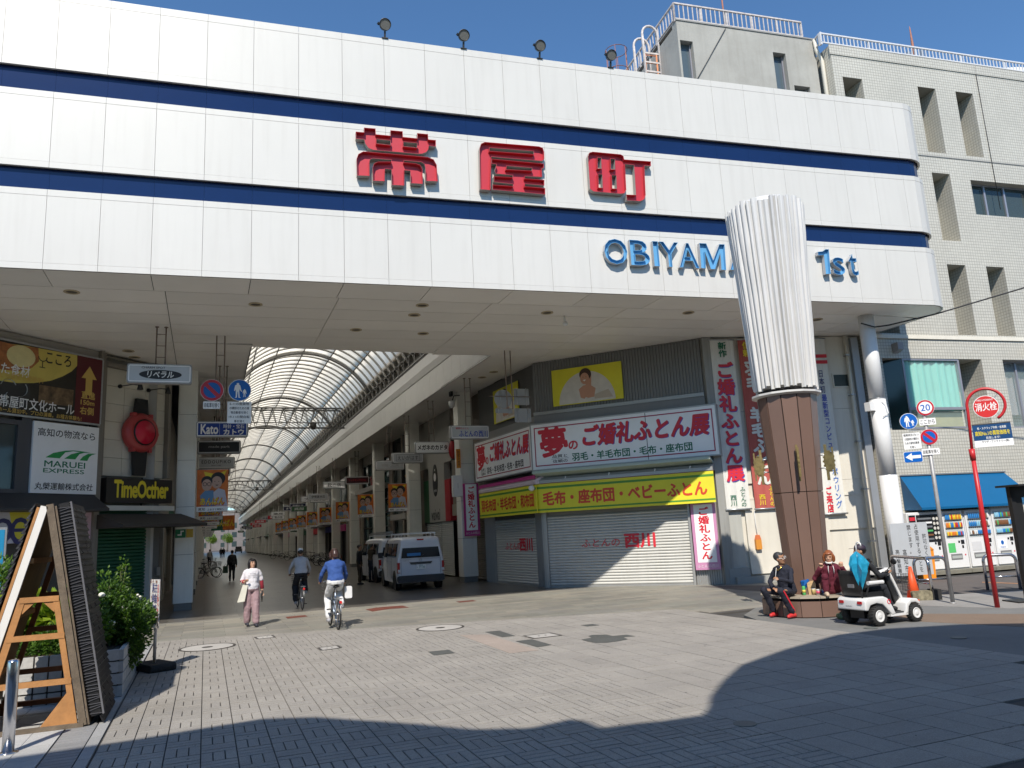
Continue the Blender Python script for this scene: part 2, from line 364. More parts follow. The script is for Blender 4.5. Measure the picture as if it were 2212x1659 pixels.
MB().box(-9.2, 1.15, 18, 29, 7.64, 7.66).box(1.15, 8.6, 18, 23.3, 7.64, 7.66).box(8.6, 19.9, 18, 29, 7.64, 7.66).prism([(x, y+.1) for x, y in path[:30]]+[(20.05, 16.3), (20.05, 17.99), (-9.2, 17.99)], 7.64, 7.66).build('soffit_backing', plain('soffit_joint_dark', (.06, .055, .05), .8), gate, world=True)  # dark backing seen through the open joints between soffit panels
dl = [(155,630),(552,657),(895,680),(912,659),(769,712),(914,720),(1182,675),(1487,675),(1765,690)]
dlm = [plain('downlight_ring', (.5, .42, .28), .5), plain('downlight_well', (.09, .08, .06), .6)]
for p in dl:
    q = G(p, ZS); mb = MB(); mb.lathe([(.16, 0), (.165, -.015), (.12, -.02), (.115, 0)], (q.x, q.y, ZS), 20).lathe([(.0, -.004), (.117, -.004)], (q.x, q.y, ZS), 20, 1)
    mb.build('downlight', dlm, gate, world=True)
for x, y in ((-2.2, 24.2), (-2.1, 25.0), (9.6, 25.6), (9.5, 26.6)):
    MB().lathe([(.16, 0), (.165, -.015), (.12, -.02), (.115, 0)], (x, y, ZS), 20).lathe([(.0, -.004), (.117, -.004)], (x, y, ZS), 20, 1).build('downlight', dlm, gate, world=True)
MB().tube([(9.0, 18.3, 7.6), (9.0, 18.3, 7.42)], .03).ell((9.0, 18.27, 7.37), (.07, .07, .07)).build('sensor', PWHITE, gate, world=True)
for i in range(12):
    x = -8+i*1.7
    if x < 3: MB().tube([(x, fy(x)+.3, 13.9), (x, fy(x)+.3, 14.08)], .008, 6).build('roof_wire_pin', STEEL, gate, world=True)

# ---- raised channel letters
def channel(me, name, parent, mats, depth, loc, rz, lip=.007, sc=1):
    bm = bmesh.new(); bm.from_mesh(me); bmesh.ops.remove_doubles(bm, verts=bm.verts, dist=1e-4)
    mb = MB(); mb.add([v.co for v in bm.verts], [[v.index for v in f.verts] for f in bm.faces] if not bm.verts.index_update() else [], 0)
    for e in bm.edges:
        if len(e.link_faces) == 1:
            a, b = e.verts[0].co.copy(), e.verts[1].co.copy(); d = (b-a)
            if d.length < 1e-5: continue
            d.normalize(); n = Vector((d.z, 0, -d.x)); fc = e.link_faces[0].calc_center_median()
            if (fc-a).dot(n) < 0: n = -n
            a = a-d*.003; b = b+d*.003
            vs = [c+n*o+Vector((0, yy, 0)) for yy in (.03, -depth) for c, o in ((a, 0), (b, 0), (b, lip), (a, lip))]
            bb = len(mb.v); mb.v += [tuple(v) for v in vs]
            for f, mm in (((0,1,5,4), 1), ((2,3,7,6), 0), ((4,5,6,7), 0), ((1,2,6,5), 1), ((3,0,4,7), 1)): mb.f.append(tuple(bb+i for i in f)); mb.m.append(mm); mb.sm.append(False)
    bm.free(); me2 = bpy.data.meshes.new(name); me2.from_pydata(mb.v, [], mb.f)
    for m in mats: me2.materials.append(m)
    me2.polygons.foreach_set('material_index', mb.m); me2.update()
    o = link(me2, name, parent); o.location = loc; o.rotation_euler = (0, 0, rz); return o
def fillmesh(loops):
    c = bpy.data.curves.new('k', 'CURVE'); c.dimensions = '2D'; c.fill_mode = 'BOTH'
    for lp in loops:
        s = c.splines.new('POLY'); s.points.add(len(lp)-1)
        for i, (x, z) in enumerate(lp): s.points[i].co = (x, z, 0, 1)
        s.use_cyclic_u = True
    o = bpy.data.objects.new('k', c); me = bpy.data.meshes.new_from_object(o); bpy.data.objects.remove(o); bpy.data.curves.remove(c)
    for v in me.vertices: v.co = (v.co.x, 0, v.co.y)
    return me
K = {'obi': [[(86,780),(133,784),(133,757),(198,762),(200,795),(284,803),(284,772),(353,778),(355,810),(437,818),(437,788),(498,794),(500,824),(543,828),(543,864),(503,860),(500,880),(488,896),(465,905),(440,906),(185,884),(158,873),(141,850),(134,824),(86,820)],
             [(203,822),(284,830),(284,857),(203,848)], [(357,838),(436,845),(436,872),(357,864)],
             [(93,1030),(90,935),(100,908),(128,893),(495,925),(530,938),(548,970),(553,1063),(487,1061),(483,985),(478,965),(462,953),(360,944),(360,955),(430,962),(455,972),(466,995),(468,1078),(400,1074),(397,1003),(362,1000),(362,1088),(292,1084),(290,995),(252,992),(250,1063),(184,1060),(182,985),(190,962),(212,952),(288,952),(288,940),(180,932),(166,940),(163,955),(164,1033)]],
     'ya': [[(797,1108),(793,875),(802,848),(825,838),(1132,863),(1155,872),(1162,895),(1163,935),(1150,946),(860,922),(855,1113)], [(850,870),(1103,890),(1103,908),(850,890)],
            [(862,935),(1160,962),(1160,987),(1148,987),(1150,1037),(1052,1033),(1052,1047),(1163,1055),(1163,1085),(1052,1077),(1052,1092),(1168,1102),(1168,1137),(868,1110),(868,1083),(985,1091),(985,1078),(875,1066),(875,1035),(983,1040),(983,1028),(885,1018),(880,1003),(890,965),(862,962)], [(948,974),(1093,985),(1093,1003),(945,995)]],
     'cho': [[(1413,920),(1420,900),(1440,893),(1600,908),(1616,918),(1620,937),(1773,948),(1773,973),(1735,972),(1743,1140),(1735,1165),(1712,1175),(1636,1170),(1633,1138),(1688,1140),(1677,968),(1624,963),(1632,1110),(1622,1130),(1600,1133),(1445,1120),(1425,1105)],
             [(1467,925),(1489,927),(1490,990),(1468,988)], [(1542,932),(1568,934),(1568,995),(1544,993)], [(1471,1020),(1495,1022),(1497,1100),(1475,1098)], [(1549,1026),(1575,1028),(1578,1105),(1552,1103)]]}
GREYL = plain('letter_side_metal', (.33, .31, .28), .5)
ks = thing('kanji_sign', 'three big red channel characters between the two blue bands of the gateway', 'sign', (6.6, fy(6.6)-.05, 10))
for nm in ('obi', 'ya', 'cho'):
    pts = [[onfac(zR2(*p)) for p in lp] for lp in K[nm]]
    xs = [p[0] for lp in pts for p in lp]; xm = (min(xs)+max(xs))/2; sl_ = -.075-.0021*xm; ang = math.atan(sl_)
    me = fillmesh([[((x-xm)/math.cos(ang), z-10) for x, z in lp] for lp in pts])
    channel(me, 'character', ks, [RED, GREYL], .11, (xm-6.6, fy(xm)-fy(6.6)-.02, 0), ang)
ls = thing('latin_letter_sign', 'pale blue channel lettering under the lower band, partly hidden by the white tower top', 'sign', (12, fy(12)-.05, 8.7))
LBD = plain('letter_rim_metal', (.40, .40, .41), .45)
def latin(ch, x0, x1, z0, z1):
    me = txtmesh(ch, LBLUE, x1-x0, z1-z0, .008, 0); xm = (x0+x1)/2
    channel(me, 'letter', ls, [LBLUE, LBD], .085, (xm-12, fy(xm)-fy(12)-.02, (z0+z1)/2-8.7), math.atan(-.075-.0021*xm))
zb, ztp = 8.33, 9.0
fx_ = lambda p: onfac(p)[0]
for ch, a, b in (('O', zR2(1508, 1460), zR2(1640, 1460)), ('B', zR2(1658, 1470), zR2(1768, 1470)), ('I', zR2(1790, 1470), zR2(1820, 1470)), ('Y', zR2(1828, 1470), zR2(1936, 1470)), ('A', zR4(-28, 520), zR4(98, 530)), ('A', zR4(296, 540), zR4(420, 545)), ('C', zR4(440, 550), zR4(560, 555)), ('H', zR4(585, 555), zR4(690, 560)), ('I', zR4(715, 560), zR4(742, 560))):
    latin(ch, fx_(a), fx_(b), zb, ztp)
def traced(pts):
    q = [onfac(zR4(*p)) for p in pts]; xs = [p[0] for p in q]; xm = (min(xs)+max(xs))/2; ang = math.atan(-.075-.0021*xm)
    channel(fillmesh([[((x-xm)/math.cos(ang), z-8.7) for x, z in q]]), 'letter', ls, [LBLUE, LBD], .085, (xm-12, fy(xm)-fy(12)-.02, 0), ang)
traced([(862,500),(893,497),(912,483),(932,484),(945,640),(914,642),(901,520),(864,522)]); traced([(105,445),(148,447),(193,555),(232,452),(265,453),(276,617),(246,615),(238,510),(205,612),(178,610),(140,500),(146,607),(117,604)]); latin('s', 15.86, 16.23, zb-.0, zb+.5); latin('t', 16.38, 16.66, zb, ztp-.06)
# ---- floodlights on the parapet
def flood(x, label):
    t = thing('floodlight', label, 'floodlight', (x, fy(x)-.02, 13.91), -.1, 'floodlights on top of the gateway'); t.scale = (.87, .87, .87)
    MB().box(-.09, .09, -.02, .1, 0, .02).bar((0, .02, .02), (0, -.02, .2), .05).build('bracket', BLACK, t)
    h = MB().lathe([(.0, .2), (.1, .19), (.15, .1), (.165, 0), (.165, -.05), (.145, -.05), (.14, -.02)], (0, 0, 0), 24, 0, 'y').lathe([(.0, -.03), (.142, -.03)], (0, 0, 0), 24, 1, 'y')
    h.bar((-.2, .03, -.02), (-.165, 0, .04), .05); h.xf(Matrix.Translation((0, -.1, .36))@Matrix.Rotation(.35, 4, 'X'))
    h.build('lamp_head', [BLACK, plain('floodlight_glass', (.13, .13, .12), .1, spec=.8)], t)
for x, l in zip((3.83, 5.8, 7.82, 9.81), ('round black floodlight furthest left on the gateway parapet', 'round black floodlight above the middle red character', 'round black floodlight between the middle and right red characters', 'round black floodlight in front of the caged rooftop ladder')): flood(x, l)

# ================================================================== ARCADE ROOF
roof = thing('arcade_roof', 'long barrel vaulted translucent roof with grey ribs over the shopping street', 'arcade roof', (4.9, 23.5, 0))
tm = bpy.data.materials.new('translucent_roof_sheet'); tm.use_nodes = True; t_ = tm.node_tree; b_ = t_.nodes['Principled BSDF']; o_ = t_.nodes['Material Output']
b_.inputs['Base Color'].default_value = (.8, .81, .81, 1); b_.inputs['Roughness'].default_value = .35
tr = t_.nodes.new('ShaderNodeBsdfTranslucent'); tr.inputs[0].default_value = (.78, .80, .82, 1)
nz = t_.nodes.new('ShaderNodeTexNoise'); nz.inputs['Scale'].default_value = .7; nz.inputs['Detail'].default_value = 5
tcx = t_.nodes.new('ShaderNodeTexCoord'); t_.links.new(tcx.outputs['Object'], nz.inputs['Vector'])
mr = t_.nodes.new('ShaderNodeMapRange'); mr.inputs[1].default_value = .35; mr.inputs[2].default_value = .7; mr.inputs[3].default_value = .9; mr.inputs[4].default_value = 1.0
t_.links.new(nz.outputs['Fac'], mr.inputs[0]); vm_ = t_.nodes.new('ShaderNodeVectorMath'); vm_.operation = 'SCALE'; vm_.inputs[0].default_value = (1, .95, .85); t_.links.new(mr.outputs[0], vm_.inputs['Scale']); t_.links.new(vm_.outputs[0], tr.inputs[0])
ms = t_.nodes.new('ShaderNodeMixShader'); ms.inputs[0].default_value = .97; t_.links.new(b_.outputs[0], ms.inputs[1]); t_.links.new(tr.outputs[0], ms.inputs[2]); t_.links.new(ms.outputs[0], o_.inputs[0])
RIBM = plain('grey_rib_steel', (.2, .195, .185), .5)
XC, HW, ZF, RISE = 4.87, 3.75, 10.15, 2.25; RA = (HW*HW+RISE*RISE)/(2*RISE); ZC = ZF+RISE-RA; AM = math.asin(HW/RA)
def arc(a, r=RA): return (XC-4.9+r*math.sin(a), ZC+r*math.cos(a))
Y0, Y1 = 23.5, 232.0; BAY = 8.5; nb = int((Y1-Y0)/BAY)
sheets = []
for k in range(6):                                                       # six longitudinal strips of glazing, shared mesh per strip
    a0, a1 = -AM+2*AM*k/6, -AM+2*AM*(k+1)/6; mb = MB(); n = 4
    prof = [arc(a0+(a1-a0)*i/n, RA) for i in range(n+1)]+[arc(a1+(a0-a1)*i/n, RA+.02) for i in range(n+1)]
    mb.prism(prof, .02, BAY-.02, 'y', 0, True); sheets.append(mb.mesh('glazing_sheet', tm))
rib_big = MB(); rib_big.tube([(arc(-AM+2*AM*i/28, RA-.16)[0], 0, arc(-AM+2*AM*i/28, RA-.16)[1]) for i in range(29)], .085, 6); rib_big = rib_big.mesh('main_rib', RIBM)
rib_s = MB()
for i in range(24):
    p0 = arc(-AM+2*AM*i/24, RA-.05); p1 = arc(-AM+2*AM*(i+1)/24, RA-.05); rib_s.bar((p0[0], 0, p0[1]), (p1[0], 0, p1[1]), .24, .05)
rib_s = rib_s.mesh('rib', plain('pale_rib', (.62, .61, .58), .4))
purl = []
for k in range(1, 6):
    a = -AM+2*AM*k/6; p = arc(a, RA-.09); purl.append(MB().box(p[0]-.025, p[0]+.025, 0, BAY, p[1]-.025, p[1]+.025).mesh('purlin', RIBM))
for b in range(nb):
    yy = b*BAY
    for me in sheets: o = link(me, 'glazing_sheet', roof); o.location = (0, yy, 0)
    for me in purl: o = link(me, 'purlin', roof); o.location = (0, yy, 0)
    if b < 24:
        for j in range(8): o = link(rib_s, 'rib', roof); o.location = (0, yy+(j+.5)*BAY/8, 0)
for yy in [5.5+14.1*i for i in range(14)]+[19.8-14.1+.0]:
    o = link(rib_big, 'main_rib', roof); o.location = (0, yy, 0)
FASW = plain('cornice_panel', (.66, .66, .63), .4, rvar=.04)
for sgn, xe in ((1, 8.6), (-1, 1.15)):                                   # cornice, catwalk and gutter on both sides
    X = lambda v: xe-4.9+sgn*v
    seam = MB().box(X(0), X(.05), .006, 1.055, 7.6, 8.62).mesh('cornice_panel', FASW)
    for i in range(60): o = link(seam, 'cornice_panel', roof); o.location = (0, -.3+i*1.0625, 0)
    MB().box(X(0), X(.05), 63.45, Y1-Y0, 7.6, 8.62).build('far_cornice', FASW, roof)
    bn = MB()
    bn.prism([(X(-.03), 8.63), (X(-.1), 8.9), (X(-.02), 9.42), (X(.15), 9.42), (X(.15), 8.63)], -.3, Y1-Y0, 'y'); bn.build('light_cove', plain('cove_band', (.66, .66, .64), .35), roof)
    bt = MB(); bt.box(X(.0), X(.07), -.3, Y1-Y0, 9.56, 9.63); bt.box(X(.0), X(.06), -.3, Y1-Y0, 10.1, 10.16); bt.box(X(.25), X(.3), -.3, Y1-Y0, 9.43, 9.5); bt.build('gutter_rail', RIBM, roof)
    tr_ = MB()
    for i in range(120):
        y = i*1.06; tr_.box(X(.01), X(.05), y, y+.07, 9.63, 10.1); tr_.bar((X(.03), y, 9.63), (X(.03), y+.5, 10.1), .05)
    tr_.build('catwalk_lattice', RIBM, roof, kind='stuff')
    MB().box(X(.32), X(.4), -.3, Y1-Y0, 8.6, 10.5).build('gutter_wall', plain('gutter_grey', (.16, .155, .15), .7), roof)  # gutter wall in one even dark grey
    MB().box(X(-.15), X(11), -.3, Y1-Y0, 10.52, 10.6).build('side_deck', GREYW, roof)
    for i in range(25):                                                  # side soffit in long panels
        MB().box(X(.0), X(1.95), i*8.5-.3+(4.6 if i == 0 else 0), i*8.5+8.19, 7.602, 7.63).build('soffit_panel', SOFF, roof)
def truss(y, label):
    t = thing('roof_truss', label, 'truss', (4.9, y, 9.3), 0, 'trusses crossing under the arcade roof'); L = 3.75
    ch = MB()
    for yy, z in ((-.45, 1.25), (.45, 1.25), (0, 0)): ch.tube([(-L, yy, z), (L, yy, z)], .06, 8)
    ch.tube([(-L, 0, .35), (L, 0, .35)], .03, 6)
    ch.build('chord', RIBM, t); n = 11
    for i in range(n):
        x0 = -L+2*L*i/n; x1 = -L+2*L*(i+.5)/n; x2 = -L+2*L*(i+1)/n
        MB().tube([(x0, -.45, 1.25), (x1, 0, 0), (x2, -.45, 1.25)], .035, 6).tube([(x0, .45, 1.25), (x1, 0, 0), (x2, .45, 1.25)], .035, 6).tube([(x0, -.45, 1.25), (x0, .45, 1.25)], .025, 6).build('lattice', RIBM, t)
    MB().lathe([(.12, 0), (.2, .2), (.22, .4), (.1, .5)], (1.6, 0, -.1), 12).build('loudspeaker', DSTEEL, t)
truss(52, 'nearest grey lattice truss crossing the arcade roof'); truss(113, 'second lattice truss further down the arcade roof'); truss(190, 'farthest small lattice truss deep in the arcade')
# ---- arcade floor pillars
PILM = plain('cream_pillar_panel', (.78, .77, .70), .35, var=.04, streak=.1); 
def pillar(x, y, label, h=7.6, w_=.62):
    t = thing('arcade_pillar', label, 'pillar', (x, y, 0), 0, 'cream panelled pillars along the arcade')
    for i in range(5):
        z0 = .22+i*1.48; MB().bbox(-w_/2, w_/2, -w_/2, w_/2, z0+.006, min(z0+1.474, h-.003), .03, 0, 'z').build('cladding', PILM, t)
    MB().bbox(-w_/2+.03, w_/2-.03, -w_/2+.03, w_/2-.03, 0, h-.004, .02, 0, 'z').build('core', plain('pillar_base_dark', (.17, .17, .16), .5), t)
    return t
ords = ['nearest', 'second', 'third', 'fourth', 'fifth', 'sixth', 'seventh', 'eighth', 'ninth', 'tenth', 'eleventh', 'twelfth', 'thirteenth', 'fourteenth', 'fifteenth', 'sixteenth', 'seventeenth', 'eighteenth', 'nineteenth', 'twentieth', 'twenty-first', 'twenty-second', 'twenty-third', 'twenty-fourth']
for i in range(22):
    pillar(9.75, 29.9+8.5*i, f'{ords[i]} cream pillar on the right side of the arcade' + (' beside the small pink futon banner' if i == 0 else ''))
for i in range(22):
    pillar(-.62, 27.0+8.5*i, f'{ords[i]} cream pillar on the left side of the arcade' + (' next to the wristwatch shop' if i == 0 else ''), w_=.58)
# ================================================================== HANGING SIGNS
FRM = plain('sign_frame_grey', (.33, .33, .33), .35); RODM = mat('rusty_hanger_rod', (.24, .19, .16), .6, .4, var=.3)
GFACE = plain('grey_sign_face', (.5, .52, .54), .35)
def yplane(p, y): return onplane(p, (0, y, 0), (0, 1, 0))
def hang(y, p0, p1, face, label, cat='hanging sign', group='shop signs hanging from the arcade ceiling', top=7.6, w_=None, rods=.11, back=False):
    a, b = yplane(p0, y), yplane(p1, y); x = (a.x+b.x)/2; z = (a.z+b.z)/2; W = w_ or abs(b.x-a.x); H = .5 if W > 1.2 else abs(a.z-b.z)
    t = thing('hanging_sign', label, cat, (x, y, z), 0, group)
    MB().bbox(-W/2, W/2, -.11, .11, -H/2, H/2, .06).build('sign_box', FRM, t)
    MB().bbox(-W/2+.03, W/2-.03, -.125, -.111, -H/2+.03, H/2-.03, .05).build('frame', SIGNW, t)
    MB().box(-W/2+.06, W/2-.06, -.132, -.126, -H/2+.06, H/2-.06).build('sign_face', face, t)
    hg = MB()
    for sx in (-rods, rods): hg.tube([(sx, 0, H/2), (sx, 0, top-z)], .018, 8).lathe([(.05, 0), (.05, -.02)], (sx, 0, top-z), 10)
    for k in range(3):
        zz = H/2+(top-z-H/2)*(.2+.3*k)
        if top-z > 1: hg.tube([(-rods, 0, zz), (rods, 0, zz)], .01, 6)
    hg.build('hanger', RODM, t); return t, W, H
t, W, H = hang(21.35, zD(945, 740), zD(1420, 895), GFACE, 'grey lightbox sign with a black oval above the wristwatch shop')
MB().disc((0.02, -.03), .5, -.136, -.1325, 40, sz=.24).build('oval', TXTK, t); txt(t, 'リベラル', TXTW, 0.02, -.03, .62, .16, -.138, bold=.03, shear=.15); txt(t, 'CHARM SPOT', TXTK, -.15, .15, .55, .05, -.134)
t, W, H = hang(25.9, zA(150, 655), zA(487, 750), plain('royal_blue_face', (.01, .04, .26), .35), 'blue hanging sign of the watch and jewel shop below the round traffic signs', w_=1.55)
txt(t, 'Kato', TXTW, -.38, 0, .5, .3, -.135, bold=.04); MB().box(-.66, -.08, -.1345, -.1325, -.2, -.195).box(-.66, -.08, -.1345, -.1325, .19, .195).box(-.085, -.08, -.1345, -.1325, -.195, .19).build('border_line', TXTW, t)
txt(t, '時計・宝石', TXTW, .34, .09, .62, .13, -.135); txt(t, 'カトウ', TXTW, .34, -.09, .6, .17, -.135, bold=.05)
t, W, H = hang(31.2, zA(155, 785), zA(440, 865), plain('near_black_face', (.02, .017, .015), .4), 'black hanging sign with thin grey writing under the blue one', w_=1.55)
txt(t, 'made park', plain('grey_print', (.4, .38, .36), .5), 0, 0, .75, .12, -.135)
t, W, H = hang(36.5, zA(155, 898), zA(400, 968), GFACE, 'grey hanging sign with spaced serif capitals, third on the left side', w_=1.55); txt(t, 'EDDOUPIKO', TXTK, 0, .04, 1.2, .14, -.135, space=1.3); txt(t, 'MENS STORE', TXTK, 0, -.12, .4, .04, -.135)
t, W, H = hang(42, zA(150, 970), zA(378, 1010), plain('near_black_face', (.02, .017, .015), .4), 'black hanging sign half hidden behind the left poster banner', w_=1.55)
t, W, H = hang(26.85, zA(1895, 680), zA(2155, 765), GFACE, 'grey hanging sign with blue futon shop writing beside the nearest right pillar', w_=1.5)
txt(t, 'ふとんの西川', TXTB, .12, -.06, 1.1, .22, -.135, bold=.03); txt(t, '寝間のふとん', TXTR, -.3, .14, .5, .07, -.135)
t, W, H = hang(31.75, zA(1655, 790), zA(1880, 865), SIGNW, 'white hanging sign of the spectacle shop with heavy black writing', w_=1.5)
txt(t, 'メガネのカドタ', TXTK, 0, 0, 1.3, .2, -.135, bold=.05)
t, W, H = hang(35.9, zA(1495, 867), zA(1703, 930), GFACE, 'grey hanging sign with outlined hiragana in a thin box', w_=1.5)
txt(t, 'えいがはす', TXTK, 0, 0, 1.0, .22, -.135, bold=-.004); MB().box(-.56, .56, -.134, -.1325, .15, .16).box(-.56, .56, -.134, -.1325, -.16, -.15).box(-.57, -.56, -.134, -.1325, -.16, .16).box(.56, .57, -.134, -.1325, -.16, .16).build('border_line', TXTK, t)
t, W, H = hang(39.6, zA(1382, 920), zA(1570, 980), GFACE, 'blank faded grey hanging sign on the right side of the arcade', w_=1.5); txt(t, 'WINE CELLAR', plain('faint_print', (.38, .38, .38), .5), 0, 0, .9, .14, -.135)
t, W, H = hang(51, zA(1172, 1028), zA(1330, 1078), plain('dark_maroon_face', (.05, .008, .012), .4), 'dark maroon hanging sign in the middle distance', w_=1.55); txt(t, 'リッチモンドホテル', TXTR, 0, 0, 1.1, .13, -.135)
for (y, p0, p1, fc, lb, tx) in ((61, zA(918, 1148), zA(1045, 1185), GFACE, 'grey hanging sign beyond the beige shutter building', '伊勢屋本店'), (70, zA(878, 1165), zA(975, 1200), SIGNW, 'white hanging sign half behind a grey one deep in the arcade', 'ブラン'),
    (78, zA(795, 1218), zA(888, 1240), plain('navy_face', (.01, .015, .06), .4), 'navy hanging sign deep on the right side', '呉服の店'), (84, zA(752, 1238), zA(835, 1258), plain('navy_face', (.01, .015, .06), .4), 'lower of two navy hanging signs deep in the arcade', 'きもの'),
    (92, zA(665, 1272), zA(745, 1298), SIGNW, 'pale hanging sign far down the right side', '薬局'), (110, zA(552, 1328), zA(613, 1347), SIGNR, 'small red hanging sign far down the arcade', '銘菓')):
    t, W, H = hang(y, p0, p1, fc, lb, w_=1.55); txt(t, tx, TXTW if fc != GFACE and fc != SIGNW else TXTK, 0, 0, 1.0, .2, -.135)

# ---- traffic signs: pictogram helpers (XZ plane, facing -Y)
def blob(s, cx, cz, pts, m, parent, y, nm='pictogram'): return MB().prism([(cx+s*x, cz+s*z) for x, z in pts], y-.003, y, 'y').build(nm, m, parent)
MANP = [(-.02,.44),(.05,.44),(.09,.40),(.08,.34),(.14,.31),(.17,.22),(.21,.02),(.26,-.07),(.23,-.1),(.14,.0),(.12,.08),(.1,-.08),(.12,-.42),(.2,-.47),(.06,-.47),(.03,-.1),(-.0,-.1),(-.04,-.47),(-.16,-.47),(-.1,-.42),(-.1,-.08),(-.12,.05),(-.16,-.06),(-.2,-.04),(-.18,.12),(-.14,.3),(-.05,.34),(-.06,.4)]
def round_sign(parent, x, z, r, kind, y=0, ang=0):
    MB().disc((x, z), r, y-.004, y+.01, 36).build('sign_plate', SIGNW, parent)
    if kind == 'blue_man':
        MB().disc((x, z), r*.95, y-.008, y-.0045, 36).build('sign_disc', SIGNB, parent)
        blob(r*1.5, x-r*.18, z, MANP, SIGNW, parent, y-.0085); blob(r*.8, x+r*.42, z-r*.25, MANP, SIGNW, parent, y-.0085)
    elif kind == 'no_park':
        MB().disc((x, z), r*.97, y-.008, y-.0045, 36).build('sign_ring', SIGNR, parent); MB().disc((x, z), r*.72, y-.012, y-.0085, 36).build('sign_disc', SIGNB, parent)
        s = r*.74; c, d = math.cos(PI/4), .12*r; MB().add([(x-s*c-d, y-.014, z+s*c-d), (x-s*c+d, y-.014, z+s*c+d), (x+s*c+d, y-.014, z-s*c+d), (x+s*c-d, y-.014, z-s*c-d), (x-s*c-d, y-.0125, z+s*c-d), (x-s*c+d, y-.0125, z+s*c+d), (x+s*c+d, y-.0125, z-s*c+d), (x+s*c-d, y-.0125, z-s*c-d)], [(0,1,2,3),(7,6,5,4),(0,4,5,1),(1,5,6,2),(2,6,7,3),(3,7,4,0)]).build('bar', SIGNR, parent)
    elif kind == 'twenty':
        MB().disc((x, z), r*.97, y-.008, y-.0045, 36).build('sign_ring', SIGNR, parent); MB().disc((x, z), r*.76, y-.012, y-.0085, 36).build('sign_disc', SIGNW, parent)
        txt(parent, '20', SIGNB, x, z, r*1.05, r*.8, y-.0135, bold=.02)
def plate(parent, x, z, w_, h, lines, m=None, tm_=None, y=0, fill=.8):
    MB().bbox(x-w_/2, x+w_/2, y-.006, y+.006, z-h/2, z+h/2, .015).build('plate', m or SIGNW, parent); n = len(lines)
    for i, l in enumerate(lines): txt(parent, l, tm_ or TXTK, x, z+h/2-h*(i+.5)/n, w_*.86*min(1, len(l)/max(len(q) for q in lines)+.05), h/n*.62, y-.0085)
a, b = yplane(zD(1570, 935), 22), yplane(zD(1775, 935), 22)
t = thing('traffic_sign_cluster', 'round no parking and pedestrian signs with white plates, hung above the arcade mouth', 'traffic signs', (.3, 22, 6.15))
round_sign(t, a.x-.3, a.z-6.15, .3, 'no_park'); round_sign(t, b.x-.3, b.z-6.15, .3, 'blue_man')
plate(t, a.x-.3, a.z-6.15-.41, .43, .2, ['自転車を除く']); plate(t, b.x-.3, b.z-6.15-.62, .62, .6, ['6-11の間貨物', 'の積卸のための貨', '物自動車を除く', '19-11の間自転', '車を除く'])
MB().tube([(-.13, .03, 1.45), (-.13, .03, -.4)], .018).tube([(.08, .03, 1.45), (.08, .03, -.4)], .018).tube([(a.x-.5, .03, -.3), (b.x-.1, .03, -.3)], .015).tube([(-.13, .03, .9), (.08, .03, .9)], .01).build('hanger', RODM, t)
t = thing('traffic_sign_cluster', 'grey metal backs of traffic signs hung in front of the futon shop', 'traffic signs', (8.9, 22.45, 6.0))
def sb(p): q = yplane(p, 22.45); return q.x-8.9, q.z-6
for (p, q) in ((zS(250, 385), zS(325, 480)), (zS(350, 370), zS(447, 470)), (zS(355, 490), zS(460, 575)), (zS(240, 490), zS(345, 520))):
    x0, z0 = sb(p); x1, z1 = sb(q)
    if p == zS(250, 385): MB().disc(((x0+x1)/2, (z0+z1)/2), .3, -.004, .004, 30).build('sign_plate', plain('sign_back_grey', (.3, .3, .29), .45), t)
    else: MB().bbox(x0, x1, -.004, .004, z1, z0, .03).build('sign_plate', plain('sign_back_grey', (.3, .3, .29), .45), t)
    MB().tube([(x0+.1, -.02, z0+.02), (x0+.1, -.02, z1-.02)], .012, 6).tube([(x1-.1, -.02, z0+.02), (x1-.1, -.02, z1-.02)], .012, 6).build('stiffener', STEEL, t)
MB().tube([(-.09, -.03, 1.6), (-.09, -.03, -.3)], .02).tube([(.1, -.03, 1.6), (.1, -.03, -.3)], .02).tube([(-.7, -.03, .1), (.7, -.03, .1)], .015).build('hanger', RODM, t)

